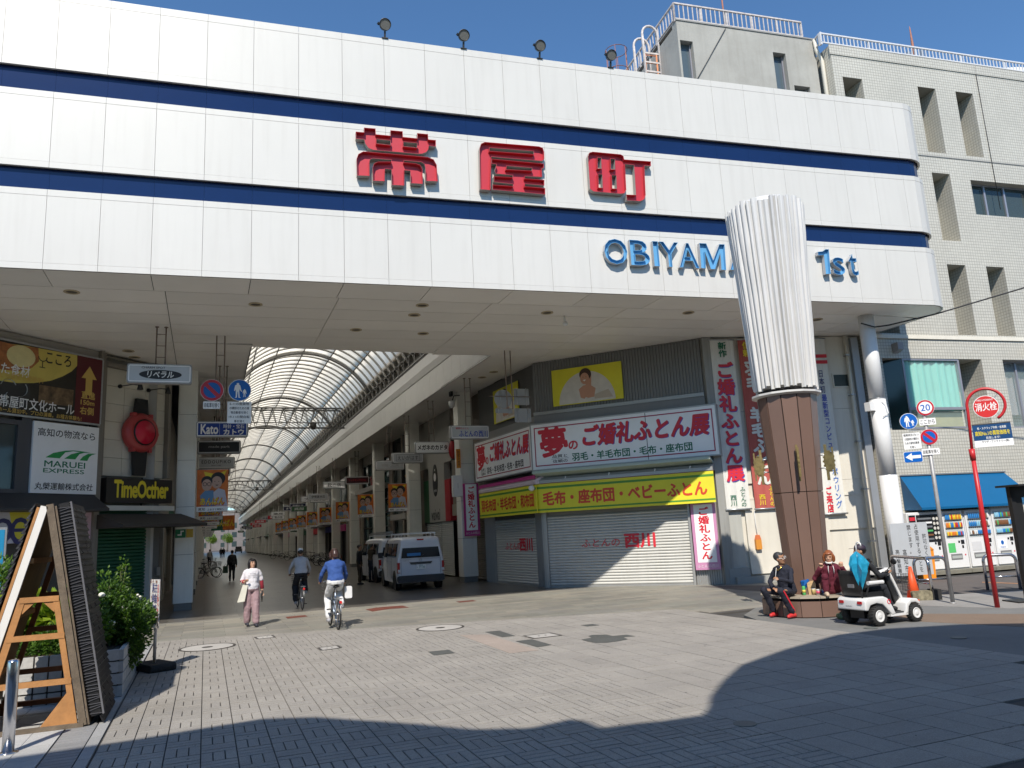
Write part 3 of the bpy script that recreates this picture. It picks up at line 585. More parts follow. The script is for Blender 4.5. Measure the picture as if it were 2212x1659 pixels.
# ---- poster banners on the pillars
ORG = plain('poster_orange', (.62, .16, .02), .5, var=.35, vs=4); SKIN_P = plain('poster_skin', (.52, .34, .26), .5); HAIR_P = plain('poster_black_hair', (.015, .012, .012), .5)
def poster(label, loc, side=1):
    t = thing('poster_banner', label, 'poster banner', loc, 0, 'orange portrait posters hanging beside the pillars')
    Wd, Hh = .95, 1.36; x0 = 0 if side > 0 else -Wd; cx = x0+Wd/2; z = lambda v: -Hh*v; y = lambda k: -.006-.002*k
    MB().box(x0, x0+Wd, -.005, .005, -Hh, 0).build('poster_sheet', ORG, t)
    MB().box(x0, x0+Wd, y(1), y(0), -Hh, z(.88)).build('white_strip', SIGNW, t); MB().prism([(x0+.2, z(.05)), (x0+.6, z(.12)), (x0+.9, z(.02)), (x0+.75, z(.3)), (x0+.3, z(.25))], y(1), y(0), 'y').build('yellow_flash', TXTY, t)
    MB().prism([(x0+.15, z(.87)), (x0+.1, z(.62)), (x0+.25, z(.5)), (x0+.5, z(.5)), (x0+.62, z(.87))], y(2), y(1), 'y').build('blue_shirt', plain('poster_blue', (.12, .26, .45), .5), t)
    MB().prism([(x0+.55, z(.87)), (x0+.5, z(.55)), (x0+.65, z(.45)), (x0+.85, z(.5)), (x0+.94, z(.87))], y(3), y(2), 'y').build('pale_shirt', plain('poster_pale', (.5, .5, .58), .5), t)
    MB().disc((x0+.64, z(.22)), .22, y(4), y(3), 24, sz=.95).build('hair', HAIR_P, t); MB().disc((x0+.6, z(.31)), .16, y(5), y(4), 24, sz=1.25).build('face', SKIN_P, t)
    MB().disc((x0+.3, z(.28)), .17, y(6), y(5), 24).build('hair', HAIR_P, t); MB().disc((x0+.3, z(.37)), .15, y(7), y(6), 24, sz=1.25).build('face', SKIN_P, t)
    MB().torus((x0+.24, y(8), z(.35)), .055, .008, 'y', 16, 4).torus((x0+.37, y(8), z(.35)), .055, .008, 'y', 16, 4).build('glasses', HAIR_P, t)
    MB().disc((x0+.54, z(.29)), .014, y(6), y(5), 8).disc((x0+.66, z(.29)), .014, y(6), y(5), 8).prism([(x0+.55, z(.37)), (x0+.66, z(.365)), (x0+.61, z(.395))], y(6), y(5), 'y').build('features', HAIR_P, t)
    txt(t, 'あんぱん', TXTR, cx, z(.76), .74, .25, y(9), bold=.06, shear=.1); txt(t, 'あんぱん', TXTY, cx-.01, z(.755), .72, .23, y(11), bold=.03, shear=.1)
    txt(t, '高知', TXTK, x0+.16, z(.94), .2, .09, y(2)); txt(t, 'ふるさと高知へ', TXTK, x0+.58, z(.95), .5, .07, y(2))
    MB().tube([(x0-.05*side, 0, .0), (x0+Wd, 0, 0)], .012, 6).tube([(x0, 0, -Hh), (x0+Wd, 0, -Hh)], .01, 6).build('rod', STEEL, t); return t
pl = yplane(zA(135, 980), 27.0); pr = yplane(zA(1612, 1075), 38.4)
pz1 = pl.z; pz2 = pr.z
P0 = poster('orange portrait poster hanging beside the nearest left pillar', (-.3, 27.0, pz1), 1)
P1 = poster('orange portrait poster on the second right pillar, in front of the coffee shop', (9.4, 38.35, pz2), -1)
for i in range(1, 9): dup(P0, (-.3, 27+8.5*i, pz1), 0, f'orange portrait poster on the {ords[i]} pillar of the left side')
for i in range(2, 10): dup(P1, (9.4, 29.85+8.5*i, pz2), 0, f'orange portrait poster on the {ords[i]} pillar of the right side')
t = thing('street_banner', 'wide green and orange banner hanging across the left of the arcade below the vault', 'banner', (1.3, 58, 5.1))
q0, q1 = yplane(zA(245, 1300), 58), yplane(zA(405, 1395), 58); x0, x1, z0, z1 = q0.x-1.3, q1.x-1.3, q1.z-5.1, q0.z-5.1
MB().box(x0, (x0+x1)/2, -.01, .01, z0, z1).build('banner_cloth', plain('banner_green', (.02, .14, .09), .6, var=.4, vs=2), t); MB().box((x0+x1)/2, x1, -.01, .01, z0, z1).build('banner_cloth', ORG, t)
txt(t, 'いらっしゃい', TXTW, x0+.6, z1-.5, .9, .25, -.014); txt(t, 'あんぱん', TXTY, .9*x1-.6, (z0+z1)/2, 1.3, .45, -.016, bold=.04); MB().tube([(x0, 0, z1), (x0, 0, 2.5)], .015).tube([(x1, 0, z1), (x1, 0, 2.5)], .015).build('hanger', RODM, t)

# ================================================================== LEFT CHAMFER BUILDING
LF = Frame((-8.515, 18.575), (-1.22, 25.95)); cl = LF.thing('corner_building', 'shaded corner building on the left carrying the billboard, the logistics board and the watch shop', 'building')
def slab(fr, ps, y0, y1, m, parent, nm, grow=0, base=0):
    x0, x1, z0, z1 = rect(fr, ps, base); return MB().box(x0-grow, x1+grow, y0, y1, z0-grow, z1+grow).build(nm, m, parent), (x0, x1, z0, z1)
xs_, _ = LF.at(zD(755, 900)); xd = LF.at(zD(1340, 1000))[0]
DKW = plain('dark_slate_wall', (.07, .07, .075), .6)
MB().box(-6, xs_-.08, .35, 14, 3.0, 7.6).build('wall', CREAM, cl); MB().box(-6, LF.len+.2, .35, 14, 7.65, 11).build('upper_wall', CREAM, cl)
MB().box(-6, xs_-.05, .4, 14, 0, 3.0).build('wall', plain('shopfront_dark', (.05, .05, .05), .5), cl)
MB().box(xs_-.07, xs_+.03, -.02, .35, 0, 7.58).box(xs_+.05, xs_+.11, .0, .35, 0, 7.55).build('corner_pilaster', plain('bronze_post', (.2, .18, .15), .5), cl)
MB().box(-6, xs_, .1, .35, 6.98, 7.58).build('head_band', plain('soffit_trim', (.36, .34, .3), .6), cl)
b0 = LF.at(zN0(0, 45)); b1 = LF.at(zN0(920, 215)); b2 = LF.at(zN0(890, 795)); m0 = LF.at(zN0(690, 175))[0]; m1 = LF.at(zN0(665, 765))[0]
zt, zb_ = b1[1]-.02, b2[1]; xr = (b1[0]+b2[0])/2; xm = (m0+m1)/2
bb = tag(MB().box(-4.5, xr, -.02, .1, zb_, zt).build('billboard', plain('billboard_black', (.022, .018, .012), .4, var=.5), None), 'wide billboard with yellow food picture, black stage picture and maroon arrow strip', 'billboard')
bb.location = LF.w(0, 0, 0); bb.rotation_euler = (0, 0, LF.rz)
MB().box(xm, xr, -.026, -.021, zb_, zt).build('maroon_strip', plain('maroon', (.1, .008, .012), .4), bb)
ax = (xm+xr)/2; AY = plain('arrow_ochre', (.62, .42, .1), .5)
s = .17; az = LF.at(zN0(800, 275))[1]
MB().prism([(ax, az), (ax+s*1.4, az-.36), (ax+s*.6, az-.36), (ax+s*.6, az-.82), (ax-s*.6, az-.82), (ax-s*.6, az-.36), (ax-s*1.4, az-.36)], -.03, -.0265, 'y').build('arrow', AY, bb)
for k, (tx_, zz, ww, hh) in enumerate((('直進', zN0(795, 538), .42, .21), ('150m', zN0(790, 605), .42, .13), ('右側', zN0(785, 678), .42, .21))): txt(bb, tx_, AY, ax-.01*k, LF.at(zz)[1], ww, hh, -.028, bold=.03)
zmid = LF.at(zN0(400, 430))[1]
pts = [LF.at(zN0(*p)) for p in ((-500, 50), (0, 62), (230, 90), (690, 175), (690, 270), (640, 320), (560, 365), (450, 405), (300, 425), (150, 425), (0, 405), (-500, 340))]
MB().prism(pts, -.026, -.021, 'y').build('yellow_panel', plain('mustard', (.62, .5, .11), .45, var=.15, vs=1.5), bb)
pts = [LF.at(zN0(*p)) for p in ((-500, 60), (0, 50), (120, 80), (340, 110), (345, 230), (280, 290), (150, 320), (-100, 290), (-500, 260))]
MB().prism(pts, -.03, -.0265, 'y').build('food_picture', plain('food_brown', (.35, .13, .04), .5, var=.5, vs=6), bb)
q = LF.at(zN0(185, 185)); MB().disc(q, .38, -.033, -.0305, 28, sz=.75).build('rice_mound', plain('rice', (.7, .62, .3), .5, var=.12, vs=5), bb)
for s_, c, ww, hh, mm, yy in (('こころ', zN0(525, 215), .72, .3, TXTK, -.03), ('いた食材', zN0(90, 300), 1.0, .3, TXTW, -.035), ('子ども食堂も開催中!', zN0(165, 370), 1.3, .16, AY, -.036), ('帯屋町文化ホール', zN0(340, 625), 2.05, .30, TXTW, -.03), ('ホール貸出中。プロの演奏。お稽古体験も!', zN0(370, 705), 2.3, .12, AY, -.03)):
    q = LF.at(c); txt(bb, s_, mm, q[0], q[1], ww, hh, yy, bold=.02)
q = LF.at(zN0(380, 215)); gl = MB().torus((q[0], -.028, q[1]+.08), .12, .012, 'y', 16, 4, a0=PI, a1=2*PI).box(q[0]-.01, q[0]+.01, -.03, -.027, q[1]-.2, q[1]-.04).box(q[0]-.08, q[0]+.08, -.03, -.027, q[1]-.22, q[1]-.2); gl.build('glass_drawing', TXTK, bb)
q = LF.at(zN0(115, 500)); MB().disc(q, .45, -.025, -.0215, 30).build('drum', plain('drum_black', (.03, .03, .03), .4), bb)
dr = MB()
for k in range(3):
    a0 = k*2*PI/3+.5; dr.torus((q[0]+.17*math.cos(a0), -.027, q[1]+.17*math.sin(a0)), .2, .035, 'y', 14, 4, a0=a0-2.2, a1=a0+.3, sq=.1)
dr.build('drum_swirl', plain('pale_grey', (.5, .5, .48), .5), bb)
q0, q1 = LF.at(zN0(350, 440)), LF.at(zN0(650, 640)); MB().box(q0[0], q1[0], -.025, -.0215, q1[1], q0[1]).build('hall_picture', plain('hall_picture', (.16, .1, .05), .5, var=.9, vs=5), bb)
MB().box(-4.5, xr+.02, -.03, .02, zt, zt+.05).box(-4.5, xr+.02, -.03, .02, zb_-.05, zb_).box(xr, xr+.05, -.03, .02, zb_, zt).build('frame', STEEL, bb)
# logistics board
x0, x1, z0, z1 = rect(LF, [zN0(300, 765), zN0(885, 830), zN0(260, 1410), zN0(855, 1435)])
wb = MB().box(x0, x1, -.04, .1, z0, z1).build('advert_board', SIGNW, None); tag(wb, 'white board of a logistics company with green swoosh logo on the left wall', 'advert board'); wb.location = LF.w(0); wb.rotation_euler = (0, 0, LF.rz)
Wb = x1-x0; Hb = z1-z0; cx = (x0+x1)/2
GRN = plain('logo_green', (.02, .3, .07), .45)
txt(wb, '高知の物流なら', TXTK, cx, z1-Hb*.145, Wb*.88, Hb*.115, -.043, bold=.012); txt(wb, 'MARUEI', plain('logo_deep_green', (.01, .17, .08), .45), cx-.02, z1-Hb*.585, Wb*.62, Hb*.085, -.043, bold=.02); txt(wb, 'EXPRESS', plain('logo_deep_green', (.01, .17, .08), .45), cx-.04, z1-Hb*.68, Wb*.62, Hb*.06, -.043, bold=.02)
txt(wb, '丸榮運輸株式会社', TXTK, cx, z1-Hb*.9, Wb*.88, Hb*.1, -.043, bold=.02, shear=.08)
U = lambda u, v: (x0+Wb*u, z1-Hb*v)
for pp in ([(.19,.5),(.3,.43),(.48,.385),(.6,.375),(.6,.383),(.48,.41),(.4,.5)], [(.47,.5),(.57,.43),(.7,.39),(.8,.385),(.7,.42),(.64,.5)], [(.71,.51),(.76,.45),(.84,.405),(.97,.395),(.9,.42),(.86,.45),(.83,.51)], [(.48,.385),(.6,.372),(.75,.375),(.88,.39),(.97,.395),(.8,.393),(.6,.383)]):
    MB().prism([U(*p) for p in pp], -.044, -.0405, 'y').build('swoosh', GRN, wb)
wx = LF.at(zN0(190, 1000))[0]; wz0, wz1 = LF.at(zN0(120, 1380))[1], LF.at(zN0(150, 800))[1]
MB().box(-5, wx-.12, .05, .12, wz0, wz1).build('window', GLASS, cl); MB().box(-5, wx, -.02, .1, wz1, wz1+.12).box(wx-.12, wx, -.02, .1, wz0, wz1).box(-5, wx, -.02, .1, wz0-.12, wz0).build('window_frame', DKW, cl); MB().box(wx, x0-.005, .02, .3, 3.1, zb_-.05).build('infill_panel', DKW, cl)
q = LF.at(zN0(600, 1430)); MB().prism([(0, 0), (-.65, -.42), (-.65, -.48), (0, -.48)], -6, xs_-.1, 'x').xf(Matrix.Translation((0, 0, q[1]+.02))).build('awning', plain('charcoal_awning', (.035, .035, .037), .6), cl)
YEL = plain('sign_yellow', (.58, .52, .03), .4); q0, q1 = LF.at(zL5(130, 170)), LF.at(zL5(430, 590))
sb_ = tag(MB().box(-5, q1[0]+.3, -.05, .1, q1[1], q0[1]).build('shop_sign', plain('pale_lilac', (.5, .5, .56), .4), None), 'pale and yellow shop sign with dark lowercase letters low on the left wall', 'shop sign'); sb_.location = LF.w(0, .05); sb_.rotation_euler = (0, 0, LF.rz)
MB().prism([(q0[0], q0[1]), (q1[0]+.3, q0[1]), (q1[0]+.3, q1[1]), (q0[0]+.18, q1[1])], -.054, -.0505, 'y').build('yellow_field', YEL, sb_)
c = LF.at(zL5(270, 430)); txt(sb_, 'e', plain('navy_print', (.03, .03, .12), .5), c[0], c[1], .5, .68, -.057, bold=-.005); c = LF.at(zL5(40, 400)); txt(sb_, 'b', plain('navy_print', (.03, .03, .12), .5), c[0], c[1]+.1, .5, .9, -.057, bold=-.005)
q0, q1 = LF.at(zL5(1060, 170)), LF.at(zL5(1280, 580)); pk = tag(MB().box(q0[0]-.1, q1[0], -.03, .08, q1[1], q0[1]).build('menu_board', plain('pale_pink', (.6, .42, .48), .5), None), 'pale pink menu board behind the black shingled frame', 'menu board'); pk.location = LF.w(0, .1); pk.rotation_euler = (0, 0, LF.rz)
for i in range(6): txt(pk, ['お弁当', '本日の品', 'サラダ', 'パスタ', '珈琲', 'ケーキ'][i], plain('rose_print', (.35, .2, .25), .5), (q0[0]+q1[0])/2, q0[1]-.12-i*.13, .3, .05, -.033)
bs = thing('upright_sign', 'narrow blue upright shop sign at the left edge of the picture', 'sign', (-3.2, 14.9, 0)); q0, q1 = yplane(zL5(0, 380), 14.9), yplane(zL5(65, 990), 14.9)
MB().bbox(q0.x+3.2-.35, q1.x+3.2, -.03, .03, 0.1, q0.z, .02).build('frame', STEEL, bs); MB().box(q0.x+3.2-.32, q1.x+3.2-.03, -.036, -.031, .3, q0.z-.04).build('sign_face', plain('cyan_sign', (.01, .2, .38), .4), bs); txt(bs, 'アフロディテ', TXTW, q0.x+3.2-.05, 1.6, .14, 1.0, -.04, vert=True); MB().box(q0.x+2.75, q1.x+3.3, -.2, .2, 0, .1).build('foot', DSTEEL, bs)
# watch shop bay
xw0 = LF.at(zD(795, 1000))[0]; xw1 = LF.at(zD(1255, 1200))[0]; zw1 = LF.at(zD(1000, 790))[1]; zw0 = LF.at(zL0(800, 0))[1]+.1
MB().box(xw0-.15, LF.len+.1, .3, 14, 0, 7.58).build('wall', plain('bay_grey', (.26, .25, .22), .6), cl)
STN = plain('beige_stone', (.6, .57, .48), .5, rvar=.05)
for r in range(6):
    for k in range(3):
        xa = xw0+(xw1-xw0)*k/3; xb = xw0+(xw1-xw0)*(k+1)/3; za = zw0+(zw1-zw0)*r/6; zc_ = zw0+(zw1-zw0)*(r+1)/6; MB().box(xa+.005, xb-.005, .22, .3, za+.005, zc_-.005).build('stone_panel', STN, cl)
MB().box(xw0-.12, xw0, .05, .3, zw0, zw1+.1).box(xw1, xw1+.1, .05, .3, zw0, zw1+.1).box(xw0-.12, xw1+.1, .05, .3, zw1, zw1+.12).build('bay_frame', plain('bronze_post', (.2, .18, .15), .5), cl)
MB().box(xw0-.1, xw1+.3, .1, .3, zw1+.3, 7.5).build('stone_panel', STN, cl)
q = LF.at(zD(1050, 1250)); ct = LF.at(zD(1030, 995)); cb = LF.at(zD(1010, 1565))
wt = LF.thing('wristwatch_sign', 'giant red wristwatch with black strap mounted on the wall above the shop name', 'shop sign', q[0], .1, q[1]); rw = .62*.95
WR = plain('watch_red', (.42, .05, .05), .35); zt2 = ct[1]-q[1]; zb2 = cb[1]-q[1]
MB().prism([(-.27, .3), (.27, .3), (.2, zt2), (-.2, zt2)], -.08, .02, 'y').build('strap', BLACK, wt); MB().prism([(-.27, -.3), (.27, -.3), (.2, zb2), (-.2, zb2)], -.08, .02, 'y').build('strap', BLACK, wt)
MB().lathe([(rw*.93, .1), (rw, .02), (rw, -.1), (rw*.9, -.2), (rw*.7, -.24), (rw*.66, -.2), (0, -.2)], (0, 0, 0), 40, 0, 'y').build('case', WR, wt)
for sx in (-1, 1):
    for sz in (-1, 1): MB().box(sx*.24, sx*.35, -.15, .02, sz*.40, sz*.58).build('lug', WR, wt)
MB().lathe([(.0, -.246), (rw*.66, -.246), (rw*.66, -.2)], (0, 0, 0), 40, 0, 'y').build('bezel', BLACK, wt); MB().lathe([(0, -.26), (rw*.6, -.255), (rw*.6, -.2)], (0, 0, 0), 40, 0, 'y').build('dial', plain('watch_dial_red', (.62, .01, .045), .3), wt); MB().cyl((rw, 0, 0), .06, .09, 12, 0, 'x').build('crown', WR, wt)
for (xx, zz) in ((zD(925, 900), zD(1045, 915)), (zD(1135, 930), zD(1255, 945))):
    a, b = LF.at(xx), LF.at(zz); sp = LF.thing('spot_lamp', 'small black arm spotlight over the giant watch, ' + ('left one' if xx == zD(925, 900) else 'right one'), 'spotlight', a[0], .2, a[1], 'arm spotlights over the watch')
    MB().cyl((0, -.03, 0), .06, .06, 12, 0, 'y').tube([(0, 0, 0), (.02, -.5, .0), (.15, -.62, -.02)], .015).build('arm', BLACK, sp); MB().lathe([(.02, .1), (.05, .06), (.09, -.1), (.08, -.1)], (.16, -.64, -.05), 12).build('lamp_head', BLACK, sp)
q0, q1 = LF.at(zL0(610, 5)), LF.at(zL0(985, 135)); zn0, zn1 = q1[1], LF.at(zD(850, 1583))[1]; wn = MB().box(q0[0], q1[0], -.03, .2, zn0, zn1).build('name_board', plain('near_black_face', (.02, .017, .015), .4), None)
tag(wn, 'black name board with yellow stencil letters under the giant watch', 'shop sign'); wn.location = LF.w(0); wn.rotation_euler = (0, 0, LF.rz); cz = LF.at(zL0(815, 55))[1]
txt(wn, 'TimeOcther', TXTY, LF.at(zL0(815, 60))[0], cz, abs(LF.at(zL0(970, 60))[0]-LF.at(zL0(660, 60))[0]), .48, -.034, bold=.045, space=.92)
MB().box(xw0-.15, xw1+.3, .0, .3, zn0-.22, zn0-.08).build('ledge', CREAM, cl); aw = LF.at(zL0(700, 275))[1]
MB().prism([(.1, .42), (-1.0, .08), (-1.0, 0), (.1, 0)], xw0-.15, xw1+.65, 'x').xf(Matrix.Translation((0, 0, aw-.02))).build('awning', plain('brown_awning', (.05, .042, .036), .7), cl)
gx0, gx1 = LF.at(zL0(590, 400))[0]-.2, LF.at(zL0(865, 400))[0]
for i in range(32): MB().prism([(.2, 0), (.165, .02), (.165, .07), (.2, .095)], gx0, gx1, 'x').xf(Matrix.Translation((0, 0, i*.097))).build('shutter_slat', GSHUT, cl)
MB().box(gx1, gx1+.1, .0, .3, 0, aw).build('shutter_post', plain('pale_post', (.5, .5, .47), .5), cl); MB().box(gx1+.1, gx1+.5, .2, .3, 0, aw).build('side_door', plain('grey_door', (.15, .15, .14), .5), cl)
q = LF.at(zL0(930, 525)); MB().box(q[0]-.06, q[0]+.06, .12, .2, q[1]-.12, q[1]+.12).build('intercom', STEEL, cl)
# ================================================================== FUTON SHOP (right, chamfered corner)
SF = Frame((10.18, 29.2), (10.5, 24.0)); MF = Frame((10.42, 24.05), (14.42, 19.81)); ML = MF.len
shop = MF.thing('futon_shop', 'closed futon shop on the chamfered corner with rolled down white shutters', 'shop')
CORR = plain('corrugated_grey', (.2, .2, .195), .5, metal=.2); GRYP = plain('smooth_grey_panel', (.24, .24, .235), .55); PILG = plain('aluminium_post', (.34, .34, .33), .4, metal=.3)
def mfat(p, y=0): return MF.at(p, y)
zc0 = (MF.at(zS(440, 515))[1]+MF.at(zS(1520, 395))[1])/2
def corr(fr, x0, x1, z0, z1, parent, pitch=.085, nm='corrugated_sheet', m=None, y=.04):
    mb = MB(); n = int((x1-x0)/pitch); pr_ = []
    for i in range(n): a = x0+i*pitch; pr_ += [(a, y), (a+pitch*.5, y), (a+pitch*.6, y-.035), (a+pitch*.9, y-.035)]
    pr_ += [(x1, y), (x1, y+.1), (x0, y+.1)]; mb.prism(pr_, z0, z1, 'z'); return mb.build(nm, m or CORR, parent)
corr(MF, .02, ML, zc0, 7.58, shop, .1)
MB().box(-.02, ML, .14, .3, 0, 7.58).build('backing_wall', GRYP, shop)
MB().box(.0, ML, .0, .14, zc0-.9, zc0-.005).build('grey_band', GRYP, shop)
MB().box(.0, ML, -.04, .12, zc0-.12, zc0-.01).build('drip_trim', PILG, shop)
sside = SF.thing('shop_side_wall', 'grey side wall of the futon shop running into the arcade', 'wall')
MB().box(0, SF.len+.02, .14, .3, 0, 7.58).box(0, SF.len, .05, .14, zc0-.1, 7.58).build('side_panel', plain('dark_grey_panel', (.1, .1, .098), .55), sside); MB().box(0, SF.len, .03, .14, zc0-.9, zc0-.1).build('grey_band', GRYP, sside)
def board(fr, ps, y, th, m, name, label, cat, parent=None, ex=(0, 0, 0, 0)):
    x0, x1, z0, z1 = rect(fr, ps, y-th); x0 -= ex[0]; x1 += ex[1]; z0 -= ex[2]; z1 += ex[3]
    t = fr.thing(name, label, cat, (x0+x1)/2, y, (z0+z1)/2); W, H = x1-x0, z1-z0
    MB().box(-W/2, W/2, -th, 0, -H/2, H/2).build('board', m, t); return t, W, H
def rim(t, W, H, y, m, wd=.05, ins=.03, nm='border'):
    a, b = W/2-ins, H/2-ins; MB().box(-a, a, y-.004, y, b-wd, b).box(-a, a, y-.004, y, -b, -b+wd).box(-a, -a+wd, y-.004, y, -b+wd, b-wd).box(a-wd, a, y-.004, y, -b+wd, b-wd).build(nm, m, t)
PINK = plain('magenta_print', (.45, .03, .2), .5)
for fr, ps, lb, big in ((MF, [(458, 595), (1585, 468), (470, 870), (1600, 765)], 'long white billboard with big red futon lettering over the main shutter', True), (SF, [(105, 712), (450, 600), (130, 930), (465, 870)], 'white billboard with red futon lettering on the side facing the arcade', False)):
    t, W, H = board(fr, [zS(*p) for p in ps], 0, .3, SIGNW, 'billboard', lb, 'billboard'); rim(t, W, H, -.301, plain('crimson_border', (.35, .02, .06), .5), .035, .1)
    y = -.304; k = W/5.7
    MB().box(-W/2, W/2, -.31, -.0, H/2, H/2+.04).box(-W/2, W/2, -.31, 0, -H/2-.04, -H/2).box(-W/2-.03, -W/2, -.31, 0, -H/2-.04, H/2+.04).box(W/2, W/2+.03, -.31, 0, -H/2-.04, H/2+.04).build('frame', PILG, t)
    def tt(s, m, u, v, w_, h, yy=y, **kk): txt(t, s, m, -W/2+u*W, H/2-v*H, w_*W, h*H, yy, **kk)
    tt('夢', TXTR, .125, .42, .16, .62, bold=.05, shear=-.1); tt('の', TXTR, .24, .53, .05, .18, bold=.05)
    tt('ご婚礼ふとん展', TXTB, .634, .37, .665, .43, bold=.05, shear=.18); tt('ご婚礼ふとん展', TXTR, .63, .36, .665, .43, y-.003, bold=.055, shear=.18)
    g_ = TXTG if big else TXTK
    tt('羽毛・羊毛布団・毛布・座布団', g_, .55, .79, .64, .17, bold=.035); tt('品質と', TXTK, .16, .74, .085, .07); tt('信頼の', TXTK, .16, .85, .085, .07); MB().box(-W/2+.11*W, -W/2+.21*W, y-.001, y+.001, H/2-.8*H, H/2-.794*H).build('line', TXTK, t)
    if big: MB().box(-W/2+.642*W, -W/2+.645*W, y-.002, y+.001, -H/2+.01, H/2-.01).build('joint', TXTK, t)
YF = plain('awning_yellow', (.70, .64, .03), .55, var=.06); GL = plain('awning_green_line', (.08, .26, .03), .5)
for fr, ps, tx, lb in ((MF, [(490, 955), (1568, 870), (495, 1128), (1585, 1062)], '毛布・座布団・ベビーふとん', 'yellow awning valance with red bedding words over the main shutter'), (SF, [(140, 1008), (488, 962), (150, 1160), (493, 1130)], '羽毛布団・羊毛布団・和布団', 'yellow awning valance on the shop side facing the arcade')):
    t, W, H = board(fr, [zS(*p) for p in ps], -.35, .03, YF, 'awning_valance', lb, 'awning')
    MB().box(-W/2, W/2, -.034, -.031, H/2-.16, H/2-.09).box(-W/2, W/2, -.034, -.031, -H/2+.07, -H/2+.12).build('green_stripe', GL, t)
    txt(t, tx, plain('vermilion_print', (.6, .055, .02), .5), .0, -.02, W*.92, H*.46, -.035, bold=.05)
    MB().prism([(.35, .62), (.02, .5), (-.05, .42), (-.05, .32), (.35, .32)], -W/2, W/2, 'x').xf(Matrix.Translation((0, 0, H/2-.3))).build('hood', PILG if fr is MF else plain('pink_white', (.6, .5, .53), .5), t)
    if fr is SF: MB().box(-W/2, W/2, -.04, -.03, H/2+.02, H/2+.12).box(-W/2, W/2, -.04, -.03, H/2+.2, H/2+.32).build('pink_stripe', PINK, t)
    else:
        MB().box(-W/2+.05, W/2, -.0, .02, H/2, H/2+.1).build('magenta_edge', PINK, t)
        for x in (-1.9, -.4, 1.1, 2.2): MB().bar((x, -.03, H/2+.04), (x+.06, -.03, H/2+.2), .03).build('clip', PWHITE, t)
        MB().prism([(0, 0), (.5, -.12), (.5, -.2), (0, -.08)], -W/2, W/2, 'x').xf(Matrix.Translation((0, -.3, H/2+.42))).build('fold_cover', plain('mint_cover', (.4, .48, .42), .5), t)
def shutter(fr, ps, m, parent, pitch=.09):
    x0, x1, z0, z1 = rect(fr, ps, .1); z0 = .06; n = int((z1-z0)/pitch)
    for i in range(n):
        z = z0+i*pitch; mb = MB(); mb.prism([(.13, z), (.085, z+.012), (.075, z+pitch*.5), (.1, z+pitch*.9), (.13, z+pitch)], x0, x1, 'x'); mb.build('shutter_slat', m, parent)
    MB().box(x0, x1, .06, .13, .0, z0).build('bottom_rail', PILG, parent); return x0, x1, z1
x0, x1, z1 = shutter(MF, [zS(558, 1130), zS(1420, 1090), zS(580, 1583), zS(1450, 1575)], SHUT, shop); SX1 = x1
MB().box(x0-.12, x0, .0, .14, 0, z1+.3).box(x1, x1+.07, .0, .14, 0, z1+.3).build('guide_rail', PILG, shop); corr(MF, .02, x0-.12, 0, z1+.2, shop, .06, m=PILG, y=.1); corr(MF, x1+.08, ML, 0, z1+.2, shop, .07, m=PILG, y=.1)
xa = MF.at(zS(850, 1310), .06)[0]; c1 = MF.at(zS(880, 1310), .06); c2 = MF.at(zS(1120, 1295), .06)
txt(shop, 'ふとんの', TXTR, c1[0], c1[1], abs(MF.at(zS(1000, 1300))[0]-MF.at(zS(765, 1300))[0]), .24, .068, bold=.0, shear=.1); txt(shop, '西川', TXTR, c2[0], c2[1], abs(MF.at(zS(1215, 1300))[0]-MF.at(zS(1030, 1300))[0]), .42, .068, bold=.05)
x0, x1, z1 = shutter(SF, [zS(245, 1165), zS(488, 1140), zS(255, 1550), zS(503, 1555)], plain('shutter_painted_shade', (.5, .5, .48), .45), sside)  # side shutter: darker copy of the main shutter colour, its shade painted in
corr(SF, 0, x0-.1, 0, z1+.2, sside, .07, m=PILG, y=.1); corr(SF, x1, SF.len, 0, z1+.2, sside, .06, m=PILG, y=.1)
c1 = SF.at(zS(345, 1330), .06); c2 = SF.at(zS(425, 1322), .06); txt(sside, 'ふとんの', TXTR, c1[0], c1[1], 1.3, .24, .068, shear=.1); txt(sside, '西川', TXTR, c2[0], c2[1], 1.0, .42, .068, bold=.05)
